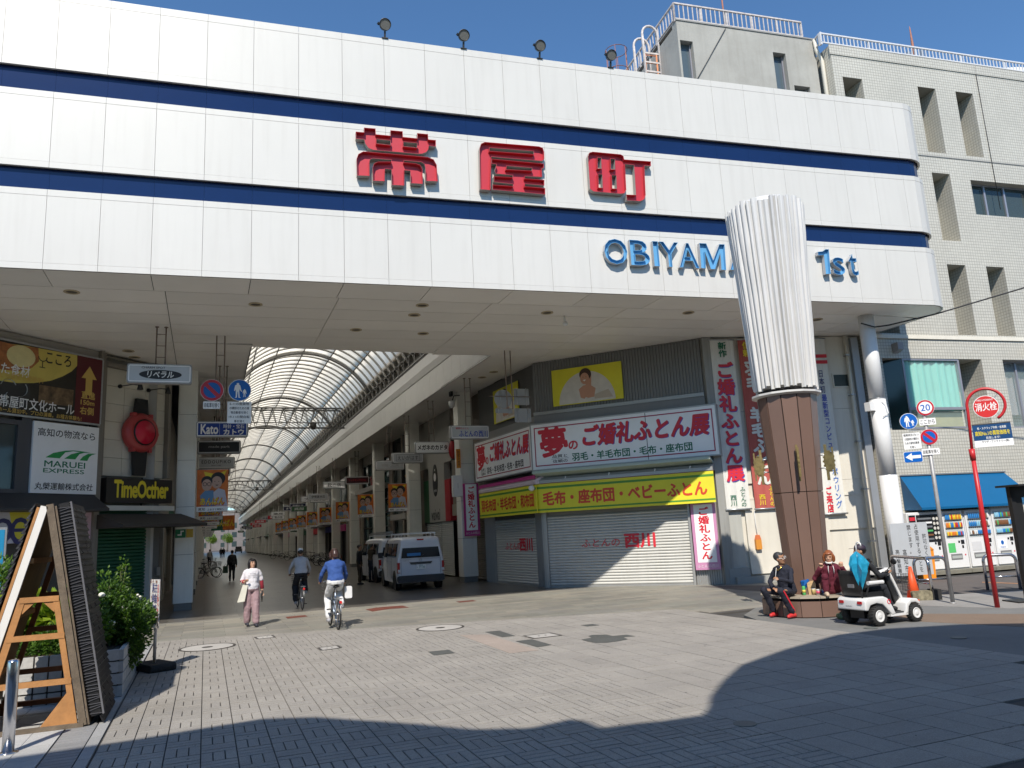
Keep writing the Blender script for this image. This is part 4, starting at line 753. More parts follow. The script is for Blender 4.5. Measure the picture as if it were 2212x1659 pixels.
for fr, ps, lb in ((MF, [(580, 262), (1005, 200), (595, 480), (1023, 428)], 'yellow picture panel of a smiling woman in bedding on the corrugated wall'), (SF, [(225, 392), (375, 318), (232, 583), (382, 540)], 'yellow bedding picture panel on the side wall behind the sign backs')):
    t, W, H = board(fr, [zS(*p) for p in ps], -.02, .03, YF, 'picture_panel', lb, 'picture panel')
    n = 26; MB().prism([(W*.40*math.cos(PI*i/n)-.02, -H*.48+H*.84*math.sin(PI*i/n)) for i in range(n+1)], -.034, -.031, 'y').build('white_dome', plain('bedding_white', (.62, .58, .52), .5, var=.12, vs=3), t)
    sk = plain('print_skin', (.55, .28, .18), .5); hr = plain('print_brown_hair', (.06, .025, .015), .5)
    for pts, m_, k in (([(-.2, -.3), (.2, -.32), (.26, -.12), (.1, -.02), (-.1, -.02), (-.24, -.1)], sk, 1), ([(-.2, -.3), (-.08, -.34), (.08, -.02), (.1, .12), (.02, .08)], sk, 2), ([(.0, -.33), (.12, -.32), (.14, .0), (.16, .2), (.08, .2)], sk, 3)): MB().prism([(x*H*.95*1.0, z*H*1.15) for x, z in pts], -.034-.003*k, -.031-.003*k, 'y').build('figure_print', m_, t)
    MB().disc((-.02, H*.27), H*.17, -.049, -.046, 24).build('hair', hr, t); MB().disc((-.05, H*.16), H*.125, -.053, -.05, 24, sz=1.25).build('face', sk, t); MB().prism([(-.12, H*.12), (.0, H*.13), (-.06, H*.08)], -.056, -.0535, 'y').build('smile', TXTW, t); MB().disc((-.1, H*.2), .012, -.056, -.0535, 8).disc((0, H*.2), .012, -.056, -.0535, 8).build('eyes', TXTK, t)
    MB().prism([(W*.1, -H*.3), (W*.3, -H*.2), (W*.36, -H*.42), (W*.1, -H*.42)], -.037, -.0345, 'y').build('blanket', plain('blanket_cream', (.5, .42, .33), .5), t)
def pinkban(fr, ps, y, label, inner='ご婚礼ふとん', off=0):
    t, W, H = board(fr, [zS(*p) for p in ps], y, .02, PINK if off == 0 else plain('pale_magenta', (.55, .25, .42), .5), 'vertical_banner', label, 'banner')
    MB().box(-W/2+.09, W/2-.09, -.024, -.021, -H/2+.22, H/2-.03).build('white_field', SIGNW, t); txt(t, inner, TXTR, 0, .1, W*.42, H*.78, -.027, bold=.05, vert=True)
    txt(t, 'ふとんの西川', plain('white_pink', (.7, .6, .66), .5), 0, -H/2+.11, W*.85, .1, -.024, bold=.02); return t
q = yplane(zS(40, 945), 29.4); FR_Y = Frame((5, 29.35), (15, 29.35)); pinkban(FR_Y, [(40, 948), (130, 948), (55, 1268), (155, 1268)], 0, 'small pink and white futon banner hung on the nearest right pillar')
pinkban(MF, [(1428, 1072), (1578, 1068), (1462, 1475), (1618, 1475)], -.05, 'larger pink and white futon banner right of the main shutter', off=1)
for p, lb in ((zS(490, 975), 'round convex lamp at the corner of the yellow awning'),):
    q = MF.w(.02, -.6, MF.at(p, -.6)[1]); t = thing('corner_lamp', lb, 'lamp', q); MB().ell((0, 0, 0), (.1, .1, .1)).build('globe', PWHITE, t); MB().tube([(0, 0, 0), (.3, .55, .1)], .02).build('arm', DSTEEL, t)

# ================================================================== WHITE WALL WITH TALL BANNERS
WF = Frame((14.46, 19.78), (19.75, 18.55)); WL = WF.len
wall = WF.thing('bowling_building', 'cream walled building under the right end of the gateway, with doors and tall banners', 'building')
CW = mat('cream_render', (.64, .605, .52), .6, var=.05, vs=1, streak=.18)
zj = [0, 1.42+.0, 2.95, 5.2, 7.58]; xs = [.35, 1.35, WL*.55, WL-.35]
for i in range(3):
    for j in range(4):
        if j == 0 or (j == 1 and i == 0): continue
        MB().box(xs[i]+.004, xs[i+1]-.004, 0, .2, zj[j]+.004, zj[j+1]-.004).build('wall_panel', CW, wall)
MB().box(0, WL, .06, 8, 0, 7.58).build('wall', CW, wall)
MB().box(0, .3, -.1, .2, 0, 7.58).build('corner_post', plain('grimy_post', (.3, .3, .28), .6, streak=.5), wall)
dx0, dx1 = WF.at(zQ3(300, 700))[0], WF.at(zQ3(530, 700))[0]; dz1 = WF.at(zQ3(330, 360))[1]
MB().box(dx0, dx1, .0, .06, .45, 2.35).build('service_door', plain('grey_door_paint', (.42, .42, .38), .5, streak=.2), wall); MB().ell((dx0+.12, -.03, 1.35), (.03, .03, .03)).build('door_knob', STEEL, wall); MB().box(dx0-.05, dx1+.05, -.12, .06, 0, .45).build('step', plain('step_concrete', (.3, .3, .28), .8), wall)
MB().box(dx0, dx1, .0, .05, 2.4, 2.75).build('transom', GLASS, wall)
gx0 = WF.at(zQ3(580, 700))[0]
for k in range(2): MB().box(gx0+k*1.35, gx0+1.34+k*1.35, -.04, .0, .25, 2.45).build('steel_door', CW, wall)
MB().box(gx0-.06, gx0+4.1, -.03, .055, 2.46, 2.52).build('door_head', CW, wall)
MB().box(.3, WL, -.25, .1, 0, .2).build('plinth', plain('step_concrete', (.3, .3, .28), .8), wall)
q0, q1 = WF.at(zT3(1170, 395)), WF.at(zT3(1330, 512)); MB().box(q0[0]+.04, q1[0]-.04, -.02, 0, q1[1]+.04, q0[1]-.04).build('window', GLASS, wall); MB().box(q0[0], q1[0], -.03, .0, q0[1]-.04, q0[1]).box(q0[0], q1[0], -.03, 0, q1[1], q1[1]+.04).box(q0[0], q0[0]+.04, -.03, 0, q1[1]+.04, q0[1]-.04).box(q1[0]-.04, q1[0], -.03, 0, q1[1]+.04, q0[1]-.04).build('window_frame', CW, wall)
q = WF.at(zQ3(675, 530)); t = WF.thing('orange_pouch', 'orange pouch hanging on a cord on the cream steel door', 'pouch', q[0], -.1, q[1]-.2)
MB().bbox(-.09, .09, -.05, .05, -.17, .12, .02).build('pouch_body', plain('pouch_orange', (.6, .24, .03), .6), t); MB().prism([(-.09, .12), (.09, .12), (.05, .26), (-.04, .26)], -.05, .05, 'y').build('flap', plain('pouch_red_orange', (.6, .16, .05), .6), t); MB().tube([(0, 0, .25), (-.02, 0, .6), (-.01, .02, 1.0)], .008).build('cord', PWHITE, t)
def tallban(x, w_, z0, z1, m, label, y=-.12):
    t = WF.thing('tall_banner', label, 'banner', x, y, z0); H = z1-z0
    mb = MB(); n = 24; prof = [(-w_/2+w_*i/8, .012*math.sin(i*1.9)) for i in range(9)]
    mb.prism(prof+[(a, b+.008) for a, b in prof[::-1]], 0, H); mb.build('banner_cloth', m, t)
    MB().tube([(-w_/2-.04, 0, H), (w_/2+.04, 0, H)], .02).tube([(-w_/2-.04, 0, 0), (w_/2+.04, 0, 0)], .025).build('rail', STEEL, t); return t, H
CLOTH = mat('white_banner_cloth', (.68, .67, .62), .7, var=.05, dirt=.1)
a0, a1 = WF.at(zT3(95, 105), -.12), WF.at(zT3(295, 105), -.12); bz = WF.at(zT3(400, 1565), -.12)[1]; wdt = a1[0]-a0[0]
xA = (a0[0]+a1[0])/2+.08
t, H = tallban(xA, wdt, bz, a0[1], CLOTH, 'tall white banner with red futon sale characters beside the shop corner')
txt(t, '新作', TXTG, 0, H*.94, .26, H*.09, -.02, bold=.04, vert=True); txt(t, 'ご婚礼ふとん展', TXTB, .015, H*.508, .56, H*.70, -.02, bold=.05, vert=True); txt(t, 'ご婚礼ふとん展', TXTR, 0, H*.512, .55, H*.70, -.024, bold=.055, vert=True)
txt(t, 'ふとんの', TXTG, .18, H*.07, .16, H*.11, -.02, vert=True); txt(t, '西川', TXTG, -.14, H*.05, .2, H*.06, -.02, vert=True)
xB = WF.at(zT3(330, 100), -.12)[0]+wdt/2+.1
t, H = tallban(xB, wdt, bz-.02, a0[1], mat('faded_red_cloth', (.42, .09, .07), .7, var=.15, vs=1.2, dirt=.15), 'tall faded red banner partly hidden behind the white fluted tower')
txt(t, '信頼', TXTY, -.1, H*.94, .3, H*.09, -.02, bold=.04, vert=True); txt(t, '羽毛・羊毛ふとん', CLOTH, .0, H*.5, .48, H*.72, -.022, bold=.06, vert=True); txt(t, 'ふとんの', TXTY, .18, H*.07, .16, H*.11, -.02, vert=True); txt(t, '西川', TXTY, -.14, H*.05, .2, H*.06, -.02, vert=True)
xR = WF.at(zT3(1095, 110), -.12)[0]; bz3 = WF.at(zT3(1290, 1600), -.12)[1]
t, H = tallban(xR-.35, .8, bz3, a0[1], CLOTH, 'tall white bowling banner with blue characters right of the fluted tower')
txt(t, '日本初', plain('ink_navy', (.02, .03, .15), .5), .12, H*.745, .17, H*.13, -.02, bold=.02, vert=True); txt(t, '最新型コンピューター', TXTB, .14, H*.46, .17, H*.42, -.02, bold=.02, vert=True); txt(t, 'ボウリング', plain('mid_blue_print', (.05, .16, .5), .5), .18, H*.14, .19, H*.22, -.02, bold=.02, vert=True); txt(t, 'ご来店', TXTR, -.12, H*.08, .2, H*.14, -.02, bold=.05, vert=True)
MB().box(-.4, .4, -.022, -.018, H*.885, H*.905).box(-.4, .4, -.022, -.018, H*.85, H*.87).build('red_stripe', TXTR, t)
# drain pipes, steel flashing, big column
q = WF.at(zQ2(560, 800))[0]
def pipe(label, pts, r, m, nm='drain_pipe', cat='pipe'):
    o = MB().tube(pts, r, 12).build(nm, m); return tag(o, label, cat)
dp = WF.thing('drain_pipe', 'cream drain pipe clipped to the right end of the cream wall', 'pipe', WL-.55, -.12, 0); MB().tube([(0, 0, .1), (0, 0, 7.55)], .055, 12).build('pipe', CW, dp)
for z in (1.0, 2.6, 4.1, 5.6, 6.9): MB().box(-.08, .08, -.06, .12, z, z+.04).build('clip', STEEL, dp)
MB().box(WL-.36, WL-.12, -.12, .1, 0, 7.5).build('flashing', plain('steel_flashing', (.36, .38, .41), .4, metal=.5), wall)
colm = thing('round_column', 'thick round white column carrying the right end of the gateway', 'column', (18.02, 16.55, 0))
CP = plain('column_white', (.7, .7, .69), .4, streak=.08)
MB().lathe([(.24, 0), (.24, 2.9)], n=28).build('shaft', CP, colm); MB().lathe([(.225, 2.905), (.225, 5.1)], n=28).build('shaft', CP, colm); MB().lathe([(.22, 5.105), (.22, 7.6)], n=28).build('shaft', CP, colm)
MB().torus((0, 0, 5.1), .225, .012, 'z').torus((0, 0, 2.9), .23, .01, 'z').build('joint_band', STEEL, colm); MB().box(-.42, -.22, -.1, .1, 4.75, 5.0).tube([(-.2, -.05, 5.0), (-.02, -.3, 4.95), (.05, -.28, 4.65), (-.15, -.25, 4.55)], .012).build('junction_box', PWHITE, colm)
cab = MB().tube([(17.6, 16.35, 7.3), (18.0, 16.25, 7.18), (18.5, 16.2, 7.25), (19.6, 15.5, 7.45), (22.5, 14.0, 8.2), (27, 11.6, 9.8)], .022, 6).build('overhead_cable', TXTK); tag(cab, 'black cable running from the round column up to the right', 'cable')
nb_ = thing('notice_board', 'grey notice plate with vertical black writing in front of the round column', 'notice', (0, 0, 0)); c0 = onplane(zQ2(905, 880), (17.4, 15.6, 0), (.35, 1, 0)); nb_.location = c0; nb_.rotation_euler = (0, 0, -.3)
MB().bbox(-.52, .52, -.008, .008, -.68, .68, .02).build('plate', plain('notice_grey', (.5, .52, .54), .35, metal=.2), nb_)
for i, (s, h, z) in enumerate((('許可なく道路を', 1.0, -.12), ('占使用することを', 1.25, .02), ('禁じます。', .75, .25), ('高知市', .6, -.3), ('高知警察署', .6, -.3))): txt(nb_, s, TXTK, .4-.2*i, z, .11, h, -.011, vert=True, bold=.01)

# ================================================================== TILED BUILDING
TF = Frame((19.75, 18.025), (36, 16.4)); tb = TF.thing('tiled_building', 'tall pale mosaic tiled building with deep slot niches on the right', 'building')
tile = bpy.data.materials.new('mosaic_tile'); tile.use_nodes = True; t_ = tile.node_tree; N = t_.nodes; L = t_.links; b_ = N['Principled BSDF']; b_.inputs['Roughness'].default_value = .35
tcx = N.new('ShaderNodeTexCoord'); sx = N.new('ShaderNodeSeparateXYZ'); L.new(tcx.outputs['Object'], sx.inputs[0]); ad = N.new('ShaderNodeMath'); L.new(sx.outputs[0], ad.inputs[0]); L.new(sx.outputs[1], ad.inputs[1]); cm = N.new('ShaderNodeCombineXYZ'); L.new(ad.outputs[0], cm.inputs[0]); L.new(sx.outputs[2], cm.inputs[1])
br = N.new('ShaderNodeTexBrick'); br.offset = 0; br.inputs['Scale'].default_value = 1; br.inputs['Brick Width'].default_value = .105; br.inputs['Row Height'].default_value = .105; br.inputs['Mortar Size'].default_value = .009; br.inputs['Mortar Smooth'].default_value = .3
br.inputs['Color1'].default_value = (.54, .525, .46, 1); br.inputs['Color2'].default_value = (.50, .485, .425, 1); br.inputs['Mortar'].default_value = (.30, .285, .245, 1); L.new(cm.outputs[0], br.inputs[0])
nz = N.new('ShaderNodeTexNoise'); nz.inputs['Scale'].default_value = .5; nz.inputs['Detail'].default_value = 6; L.new(tcx.outputs['Object'], nz.inputs['Vector']); mr = N.new('ShaderNodeMapRange'); mr.inputs[3].default_value = .82; mr.inputs[4].default_value = 1.12; L.new(nz.outputs['Fac'], mr.inputs[0])
vm_ = N.new('ShaderNodeVectorMath'); vm_.operation = 'SCALE'; L.new(br.outputs[0], vm_.inputs[0]); L.new(mr.outputs[0], vm_.inputs['Scale']); L.new(vm_.outputs[0], b_.inputs['Base Color'])
bp = N.new('ShaderNodeBump'); bp.inputs['Strength'].default_value = .5; bp.inputs['Distance'].default_value = .006; bp.invert = True; L.new(br.outputs['Fac'], bp.inputs['Height']); L.new(bp.outputs[0], b_.inputs['Normal'])
fx = lambda wx: (wx-19.75)*math.sqrt(1.01)
def holed(x0, x1, z0, z1, holes, th, y0, m, nm, parent):
    xs = sorted({x0, x1}|{h[0] for h in holes}|{h[1] for h in holes}); zs = sorted({z0, z1}|{h[2] for h in holes}|{h[3] for h in holes}); mb = MB()
    for i in range(len(xs)-1):
        j = 0
        while j < len(zs)-1:
            cxm = (xs[i]+xs[i+1])/2; k = j
            def hole(jj): c = (zs[jj]+zs[jj+1])/2; return any(h[0] < cxm < h[1] and h[2] < c < h[3] for h in holes)
            if hole(j): j += 1; continue
            while k < len(zs)-1 and not hole(k): k += 1
            mb.box(xs[i], xs[i+1], y0, y0+th, zs[j], zs[k]); j = k
    return mb.build(nm, m, parent)
cols = [(20.1, 20.9), (23.25, 24.02), (24.92, 25.7), (28.1, 28.9), (29.8, 30.6)]; holes = []
for a, b in cols: holes += [(fx(a), fx(b), 14.18, 16.69)]
for a, b in (cols[0], cols[1], cols[3]): holes += [(fx(a), fx(b), 10.9, 13.4)]
for a, b in cols: holes += [(fx(a), fx(b), 7.56, 10.04)]
holes += [(fx(24.9), fx(27.9), 11.95, 13.25), (fx(20.04), fx(24.02), 4.40, 6.73), (fx(24.92), fx(28.4), 4.40, 6.73), (fx(28.9), fx(30), 4.4, 6.73)]
holed(-.0, 16.3, 0, 17.86, holes, .85, 0, tile, 'wall', tb); MB().box(-.0, 16.3, .86, 14, 0, 17.8).build('core_wall', tile, tb)
MB().box(-.05, 16.3, -.03, .0, 17.5, 17.86).build('parapet_band', tile, tb); MB().box(0, 16.3, -.05, .0, 7.38, 7.5).build('ledge', CREAM, tb); MB().box(-.0, 16.3, -.02, .0, 14.0, 14.03).build('ledge', GREYW, tb)
for a, b in cols: MB().box(fx(a), fx(b), -.004, .0, 17.53, 17.57).build('painted_shadow_strip', plain('painted_shadow_dark', (.08, .08, .07), .6), tb)  # dark strips painted in for the shadow line above the niches
SASH = plain('sash_aluminium', (.38, .38, .42), .35, metal=.5); MINT = mat('mint_curtain', (.22, .56, .48), .7, var=.08, vs=1)
def window(x0, x1, z0, z1, mull, parent, depth=.25, gm=GLASS):
    MB().box(x0+.05, x1-.05, depth+.02, depth+.04, z0+.05, z1-.05).build('pane', gm, parent); mb = MB().box(x0, x1, depth-.03, depth+.05, z0, z0+.06).box(x0, x1, depth-.03, depth+.05, z1-.06, z1)
    for m in [x0+.03, *mull, x1-.03]: mb.box(m-.035, m+.035, depth-.03, depth+.05, z0+.06, z1-.06)
    return mb.build('window_frame', SASH, parent)
window(fx(24.9), fx(27.9), 11.95, 13.25, [fx(25.75), fx(26.65)], tb, .3)
gx = fx(24.9); MB().box(gx, fx(27.9), .75, .8, 11.95, 13.25).build('room_back', plain('green_grey_blind', (.12, .17, .14), .7), tb)
def curtain(x0, x1, z0, z1, y, m, parent):
    n = int((x1-x0)/.05); pr_ = [(x0+i*.05, y+.025*math.sin(i*1.1)+.02*math.sin(i*.37)) for i in range(n+1)]; return MB().prism(pr_+[(a, b+.01) for a, b in pr_[::-1]], z0, z1, 'z', 0, True).build('curtain', m, parent)
CLG = glassmat('clear_window_glass', (.6, .75, .72), .03, .12)
window(fx(20.83), fx(23.1), 4.42, 6.73, [], tb, .05, CLG); curtain(fx(20.88), fx(23.05), 5.0, 6.68, .12, MINT, tb); MB().box(fx(20.83), fx(23.1), .0, .08, 5.03, 5.12).build('transom_bar', SASH, tb); MB().box(fx(20.86), fx(23.08), .2, .25, 4.42, 5.0).build('lower_screen', plain('mustard_screen', (.35, .33, .18), .7, var=.2), tb)
MB().add([(fx(20.83), .04, 4.42), (fx(20.1), .7, 4.42), (fx(20.1), .7, 6.72), (fx(20.83), .04, 6.72), (fx(20.83)+.03, .07, 4.42), (fx(20.1)+.03, .73, 4.42), (fx(20.1)+.03, .73, 6.72), (fx(20.83)+.03, .07, 6.72)], [(0,1,2,3),(7,6,5,4),(0,4,5,1),(1,5,6,2),(2,6,7,3),(3,7,4,0)]).build('pane', plain('green_black_glass', (.01, .03, .028), .08), tb)
window(fx(24.95), fx(28.3), 4.42, 6.73, [fx(25.75)], tb, .3, CLG); curtain(fx(25), fx(28.3), 4.9, 6.7, .5, plain('grey_curtain', (.25, .24, .25), .7), tb)
for x, lb in ((20.6, 'a'), (26.1, 'b')):
    q = TF.w(fx(x), -.14, 7.08); t = thing('vent_hood', 'square grey vent hood above the mint curtain window' if lb == 'a' else 'square grey vent hood above the grey curtain window', 'vent', q, TF.rz); MB().box(-.11, .11, -.12, .14, -.12, .12).prism([(-.12, -.12), (.14, -.12), (.14, -.2)], -.1, .1, 'x').build('hood', plain('vent_grey', (.3, .29, .3), .5), t)
def railing(p, q, z0, z1, label, m=None, step=.18, posts=8):
    p = Vector((*p, 0)); q = Vector((*q, 0)); t = thing('roof_railing', label, 'railing', (p.x, p.y, z0)); L_ = (q-p).length; u = (q-p).normalized(); h = z1-z0; m = m or mat('grey_white_railing', (.6, .61, .63), .5, var=.1, vs=6)
    mb = MB().bar((0, 0, h), u*L_+Vector((0, 0, h)), .06, .05).bar((0, 0, .06), u*L_+Vector((0, 0, .06)), .04, .04); mb.build('rail', m, t)
    n = int(L_/step); bal = MB().box(-.014, .014, -.014, .014, .06, h).mesh('baluster', m)
    for i in range(n+1): o = link(bal, 'baluster', t); o.location = u*(i*L_/n)
    pm = MB().box(-.03, .03, -.03, .03, -.05, h).mesh('post', m)
    for i in range(posts+1): o = link(pm, 'post', t); o.location = u*(i*L_/posts)+Vector((0, .03, 0))
    return t
a = TF.w(-.3, .05); b = TF.w(16, .05); railing((a.x, a.y), (b.x, b.y), 17.9, 18.3, 'long low white railing along the roof of the tiled building', step=.155)
a = TF.w(-.3, .0); railing((a.x, a.y), (a.x+.35, a.y+1.6), 17.9, 18.3, 'short return of white railing at the left roof corner of the tiled building', posts=1)
q = TF.w(fx(24.2), .8, 17.8); t = thing('lightning_rod', 'thin rusty lightning rod on the tiled building roof', 'antenna', q); MB().tube([(0, 0, 0), (0, 0, 1.3), (0, 0, 1.9), (0, 0, 2.0)], .05, 8, rs=[.05, .045, .02, .004]).build('mast', RUST, t); MB().box(-.35, -.2, -.05, .05, 0, .85).box(.35, .48, -.05, .05, 0, 1.05).build('stub_post', STEEL, t)
q = TF.w(fx(29.2), 1.5, 17.8); t = thing('roof_tank', 'white rounded tank behind the roof railing at the right edge', 'tank', q); MB().ell((0, 0, .3), (1.5, 1.2, .75), 20, 10).build('tank_shell', PWHITE, t)
MB().tube([tuple(Matrix.Identity(3)@Vector((fx(26.0), -.02, z))) for z in (17.8, 12.2)], .012, 6).build('wall_cable', TXTK, tb)
# penthouse
pa, pb_ = [onplane(zP3(*p), (20, 18.5, 0), (.1, 1, 0)) for p in ((430, 105), (1135, 205))]; PH = Frame((pa.x, pa.y), (pb_.x, pb_.y)); PZ = (pa.z+pb_.z)/2; pz = lambda x, y: PH.at(zP3(x, y))[1]; ph = PH.thing('concrete_penthouse', 'stained grey concrete rooftop block behind the gateway', 'building')
hs = [(PH.at(zP3(450, 205))[0], PH.at(zP3(515, 210))[0], 14.9, pz(480, 208)), (PH.at(zP3(925, 265))[0], PH.at(zP3(990, 275))[0], 15.4, pz(955, 270)), (PH.at(zP3(1035, 438))[0], PH.at(zP3(1115, 445))[0], 15, pz(1075, 441))]
holed(0, PH.len, 8, PZ, hs, .3, 0, CONC, 'front_wall', ph); MB().box(0, PH.len, .3, 5.5, 8, PZ-.15).build('block', CONC, ph); MB().box(-.01, PH.len+.05, -.03, 5.55, PZ, PZ+.05).build('coping', GREYW, ph)
for h in hs: MB().box(h[0], h[1], .22, .25, h[2], h[3]).build('pane', plain('blue_grey_glass', (.08, .11, .13), .1), ph); MB().box(h[0]+.04, h[0]+.08, .18, .22, h[2], h[3]).box(h[1]-.06, h[1]-.01, .16, .22, h[2], h[3]).build('window_frame', SASH, ph)
MB().box(-1.6, 0, 3.2, 7, 8, PZ-1.8).build('lower_block', mat('rough_render', (.4, .39, .36), .9, var=.15, dirt=.3), ph)
MB().tube([(PH.len+.12, -.12, 12), (PH.len+.12, -.12, PZ-.9), (PH.len-.05, -.12, PZ-.5), (PH.len-.05, -.1, PZ-.05)], .07, 10).build('down_pipe', CW, ph); MB().box(PH.len+.22, PH.len+.5, -.35, .1, 10, 17.7).build('flashing', plain('steel_flashing', (.36, .38, .41), .4, metal=.5), ph)
MB().tube([(.5, -.03, PZ-2.2), (1.1, -.03, PZ-1.25), (1.85, -.03, PZ-.05)], .012, 6).build('wall_cable', DSTEEL, ph)
RR = mat('rust_flecked_rail', (.52, .48, .46), .6, var=.35, vs=9)
a = PH.w(0, .05); b = PH.w(PH.len-.4, .05); c = PH.w(0, 5.3); railing((a.x, a.y), (b.x, b.y), PZ+.05, PZ+.68, 'rust flecked white railing along the front of the concrete rooftop block', RR, .17, 5)
railing((a.x, a.y), (c.x, c.y), PZ+.05, PZ+.68, 'rust flecked railing on the side of the concrete rooftop block', RR, .2, 4); a = PH.w(-1.6, 3.3); c = PH.w(-1.6, 7); railing((a.x, a.y), (c.x, c.y), PZ-1.8, PZ-1.0, 'lower white railing behind the fourth floodlight', RR, .25, 4)
lad = PH.thing('caged_ladder', 'rusty orange caged ladder beside the concrete rooftop block', 'ladder', -.35, 1.3, PZ-5.6); mb = MB()
for sx in (-.22, .22): mb.tube([(sx, 0, 0), (sx, 0, 5.2)], .03, 8)
for i in range(18): mb.tube([(-.22, 0, .3*i), (.22, 0, .3*i)], .015, 6)
mb.build('ladder', mat('orange_rust', (.55, .22, .1), .7, var=.3, vs=8), lad)
for k, yy in ((0, 0), (1, .7)): MB().tube([(-.25, yy-.0, 3.6), (-.25, yy, 5.9)]+[(-.25+.3*(1-math.cos(PI*i/8)), yy, 5.9+.35*math.sin(PI*i/8)) for i in range(9)]+[(.35, yy, 3.6)], .045, 8).build('grab_hoop', RR, lad)
for i in range(4): MB().box(-.25, .35, -.03, .03, 4.1+.35*i, 4.16+.35*i).build('hoop_rung', RR, lad)
cg = MB()
for z in (3.9, 4.6, 5.4): cg.torus((-1.1, .4, z), .38, .015, 'z', 16, 4)
for i in range(6): a = i*PI/3; cg.tube([(-1.1+.38*math.cos(a), .4+.38*math.sin(a), 2.2), (-1.1+.38*math.cos(a), .4+.38*math.sin(a), 5.4)], .012, 4)
cg.build('cage', RUST, lad); t = PH.thing('rusty_pole', 'thin rusty pole rising behind the penthouse railing', 'pole', 2.2, .5, PZ); MB().tube([(0, 0, 0), (0, 0, 2.6)], .03).build('pole', RUST, t)

# ---- blue awning and vending machines
VF = Frame((19.2, 17.38), (24, 16.9))
q = [(-.0, 2.95), (-.95, 1.97), (-.95, 1.9), (0, 1.9)]; aw = TF.thing('blue_awning', 'bright blue awning over the row of drink machines', 'awning', fx(20.07), -.002, 0)
AB = mat('awning_blue', (.0, .095, .235), .5, var=.04); Lw = fx(24.16)-fx(20.07)
MB().add([(0, 0, 2.95), (Lw, 0, 2.95), (Lw+.2, -.95, 1.95), (-.25, -.95, 1.95), (0, 0, 1.9), (Lw, 0, 1.9), (Lw+.2, -.95, 1.88), (-.25, -.95, 1.88)], [(0,3,2,1),(4,5,6,7),(3,7,6,2),(0,4,7,3),(1,2,6,5),(0,1,5,4)]).build('canvas', AB, aw); MB().box(-.02, Lw+.02, -.05, 0, 2.95, 2.99).build('head_rail', STEEL, aw)
aw2 = dup(aw, TF.w(fx(25.4), -.002, 0), None, 'second blue awning at the right edge, behind the black frame')
cans = [plain('can_%s' % n, c, .3) for n, c in (('blue', (.03, .2, .5)), ('yellow', (.7, .5, .03)), ('orange', (.65, .2, .03)), ('green', (.08, .4, .12)), ('white', (.7, .7, .68)), ('red', (.5, .03, .03)), ('brown', (.2, .09, .04)), ('sky', (.25, .5, .65)))]
KB = plain('vend_display_black', (.015, .015, .017), .25)
def vending(x0, x1, label, pal, style=0):
    w_ = x1-x0; t = VF.thing('vending_machine', label, 'vending machine', (x0+x1)/2, 0, .08, 'drink vending machines under the blue awning'); a = w_/2-.01
    MB().bbox(-a, a, 0, .7, .0, 1.74, .02).build('cabinet', PWHITE, t); MB().bbox(-a+.02, a-.02, -.045, -.001, .06, 1.72, .02).build('door', PWHITE, t)
    if style == 0:
        MB().box(-a+.08, a-.08, -.05, -.046, .92, 1.66).build('display_back', plain('vend_pale_back', (.45, .5, .5), .4), t); rnd = random.Random(int(x0*100))
        for r in range(3):
            z = 1.0+r*.235; n = 11; MB().box(-a+.08, a-.08, -.075, -.051, z-.02, z-.004).build('shelf', STEEL, t); c0 = rnd.randrange(len(pal))
            for k in range(n):
                m = cans[pal[(c0+k//3+rnd.randrange(2)) % len(pal)]]; x = -a+.13+k*(2*a-.26)/(n-1); MB().lathe([(.02, 0), (.024, .01), (.024, .11), (.012, .14), (.012, .155)] if r else [(.023, 0), (.025, .01), (.025, .1), (.02, .115)], (x, -.08, z), 8).build('drink', m, t)
            for k in range(n): pass
            bt = MB()
            for k in range(n): x = -a+.13+k*(2*a-.26)/(n-1); bt.box(x-.016, x+.016, -.056, -.051, z-.05, z-.028)
            bt.build('select_buttons', KB, t)
    else:
        MB().box(-a+.03, -a+.27, -.05, -.046, .85, 1.66).build('side_panel', KB, t); MB().box(-a+.3, a-.03, -.05, -.046, .85, 1.66).build('display_back', KB, t)
        for r in range(6):
            MB().box(-a+.34, a-.32, -.054, -.051, .92+.12*r, .97+.12*r).build('flavour_strip', [STEEL, cans[6], cans[3], STEEL, TXTW, STEEL][r], t)
            if r % 1 == 0 and r < 5:
                for k in range(2): MB().disc((a-.24+.12*k, .97+.14*r), .045, -.055, -.051, 16).build('cup_picture', plain('cup_white', (.6, .58, .52), .4), t)
        MB().box(-a+.05, -a+.25, -.054, -.051, 1.5, 1.6).build('red_panel', TXTR, t)
    MB().box(-a+.15, a-.25, -.06, -.046, .3, .46).build('delivery_flap', plain('flap_grey', (.2, .2, .2), .3), t); MB().box(-a+.17, a-.27, -.065, -.061, .33, .41).build('flap_window', plain('flap_pale_grey', (.4, .42, .4), .3), t)  # flap pane is a paler grey than the flap
    MB().box(a-.22, a-.1, -.056, -.046, .74, .86).box(a-.32, a-.26, -.054, -.046, .78, .84).box(a-.2, a-.14, -.054, -.046, .62, .7).build('coin_unit', KB, t); MB().disc((a-.12, .42), .025, -.05, -.046, 12).build('return_cup', TXTR, t)
    MB().box(-a+.05, a-.05, 0, .6, -.08, 0).build('feet', DSTEEL, t); return t, a
vx = lambda p: VF.at(p)[0]
t, a = vending(vx(zQ2(845, 510)), vx(zQ2(1180, 490)), 'white coffee vending machine with black display, leftmost of the row', [0], 1); MB().box(-a+.32, -a+.5, -.056, -.051, .52, .82).build('cup_window', KB, t)
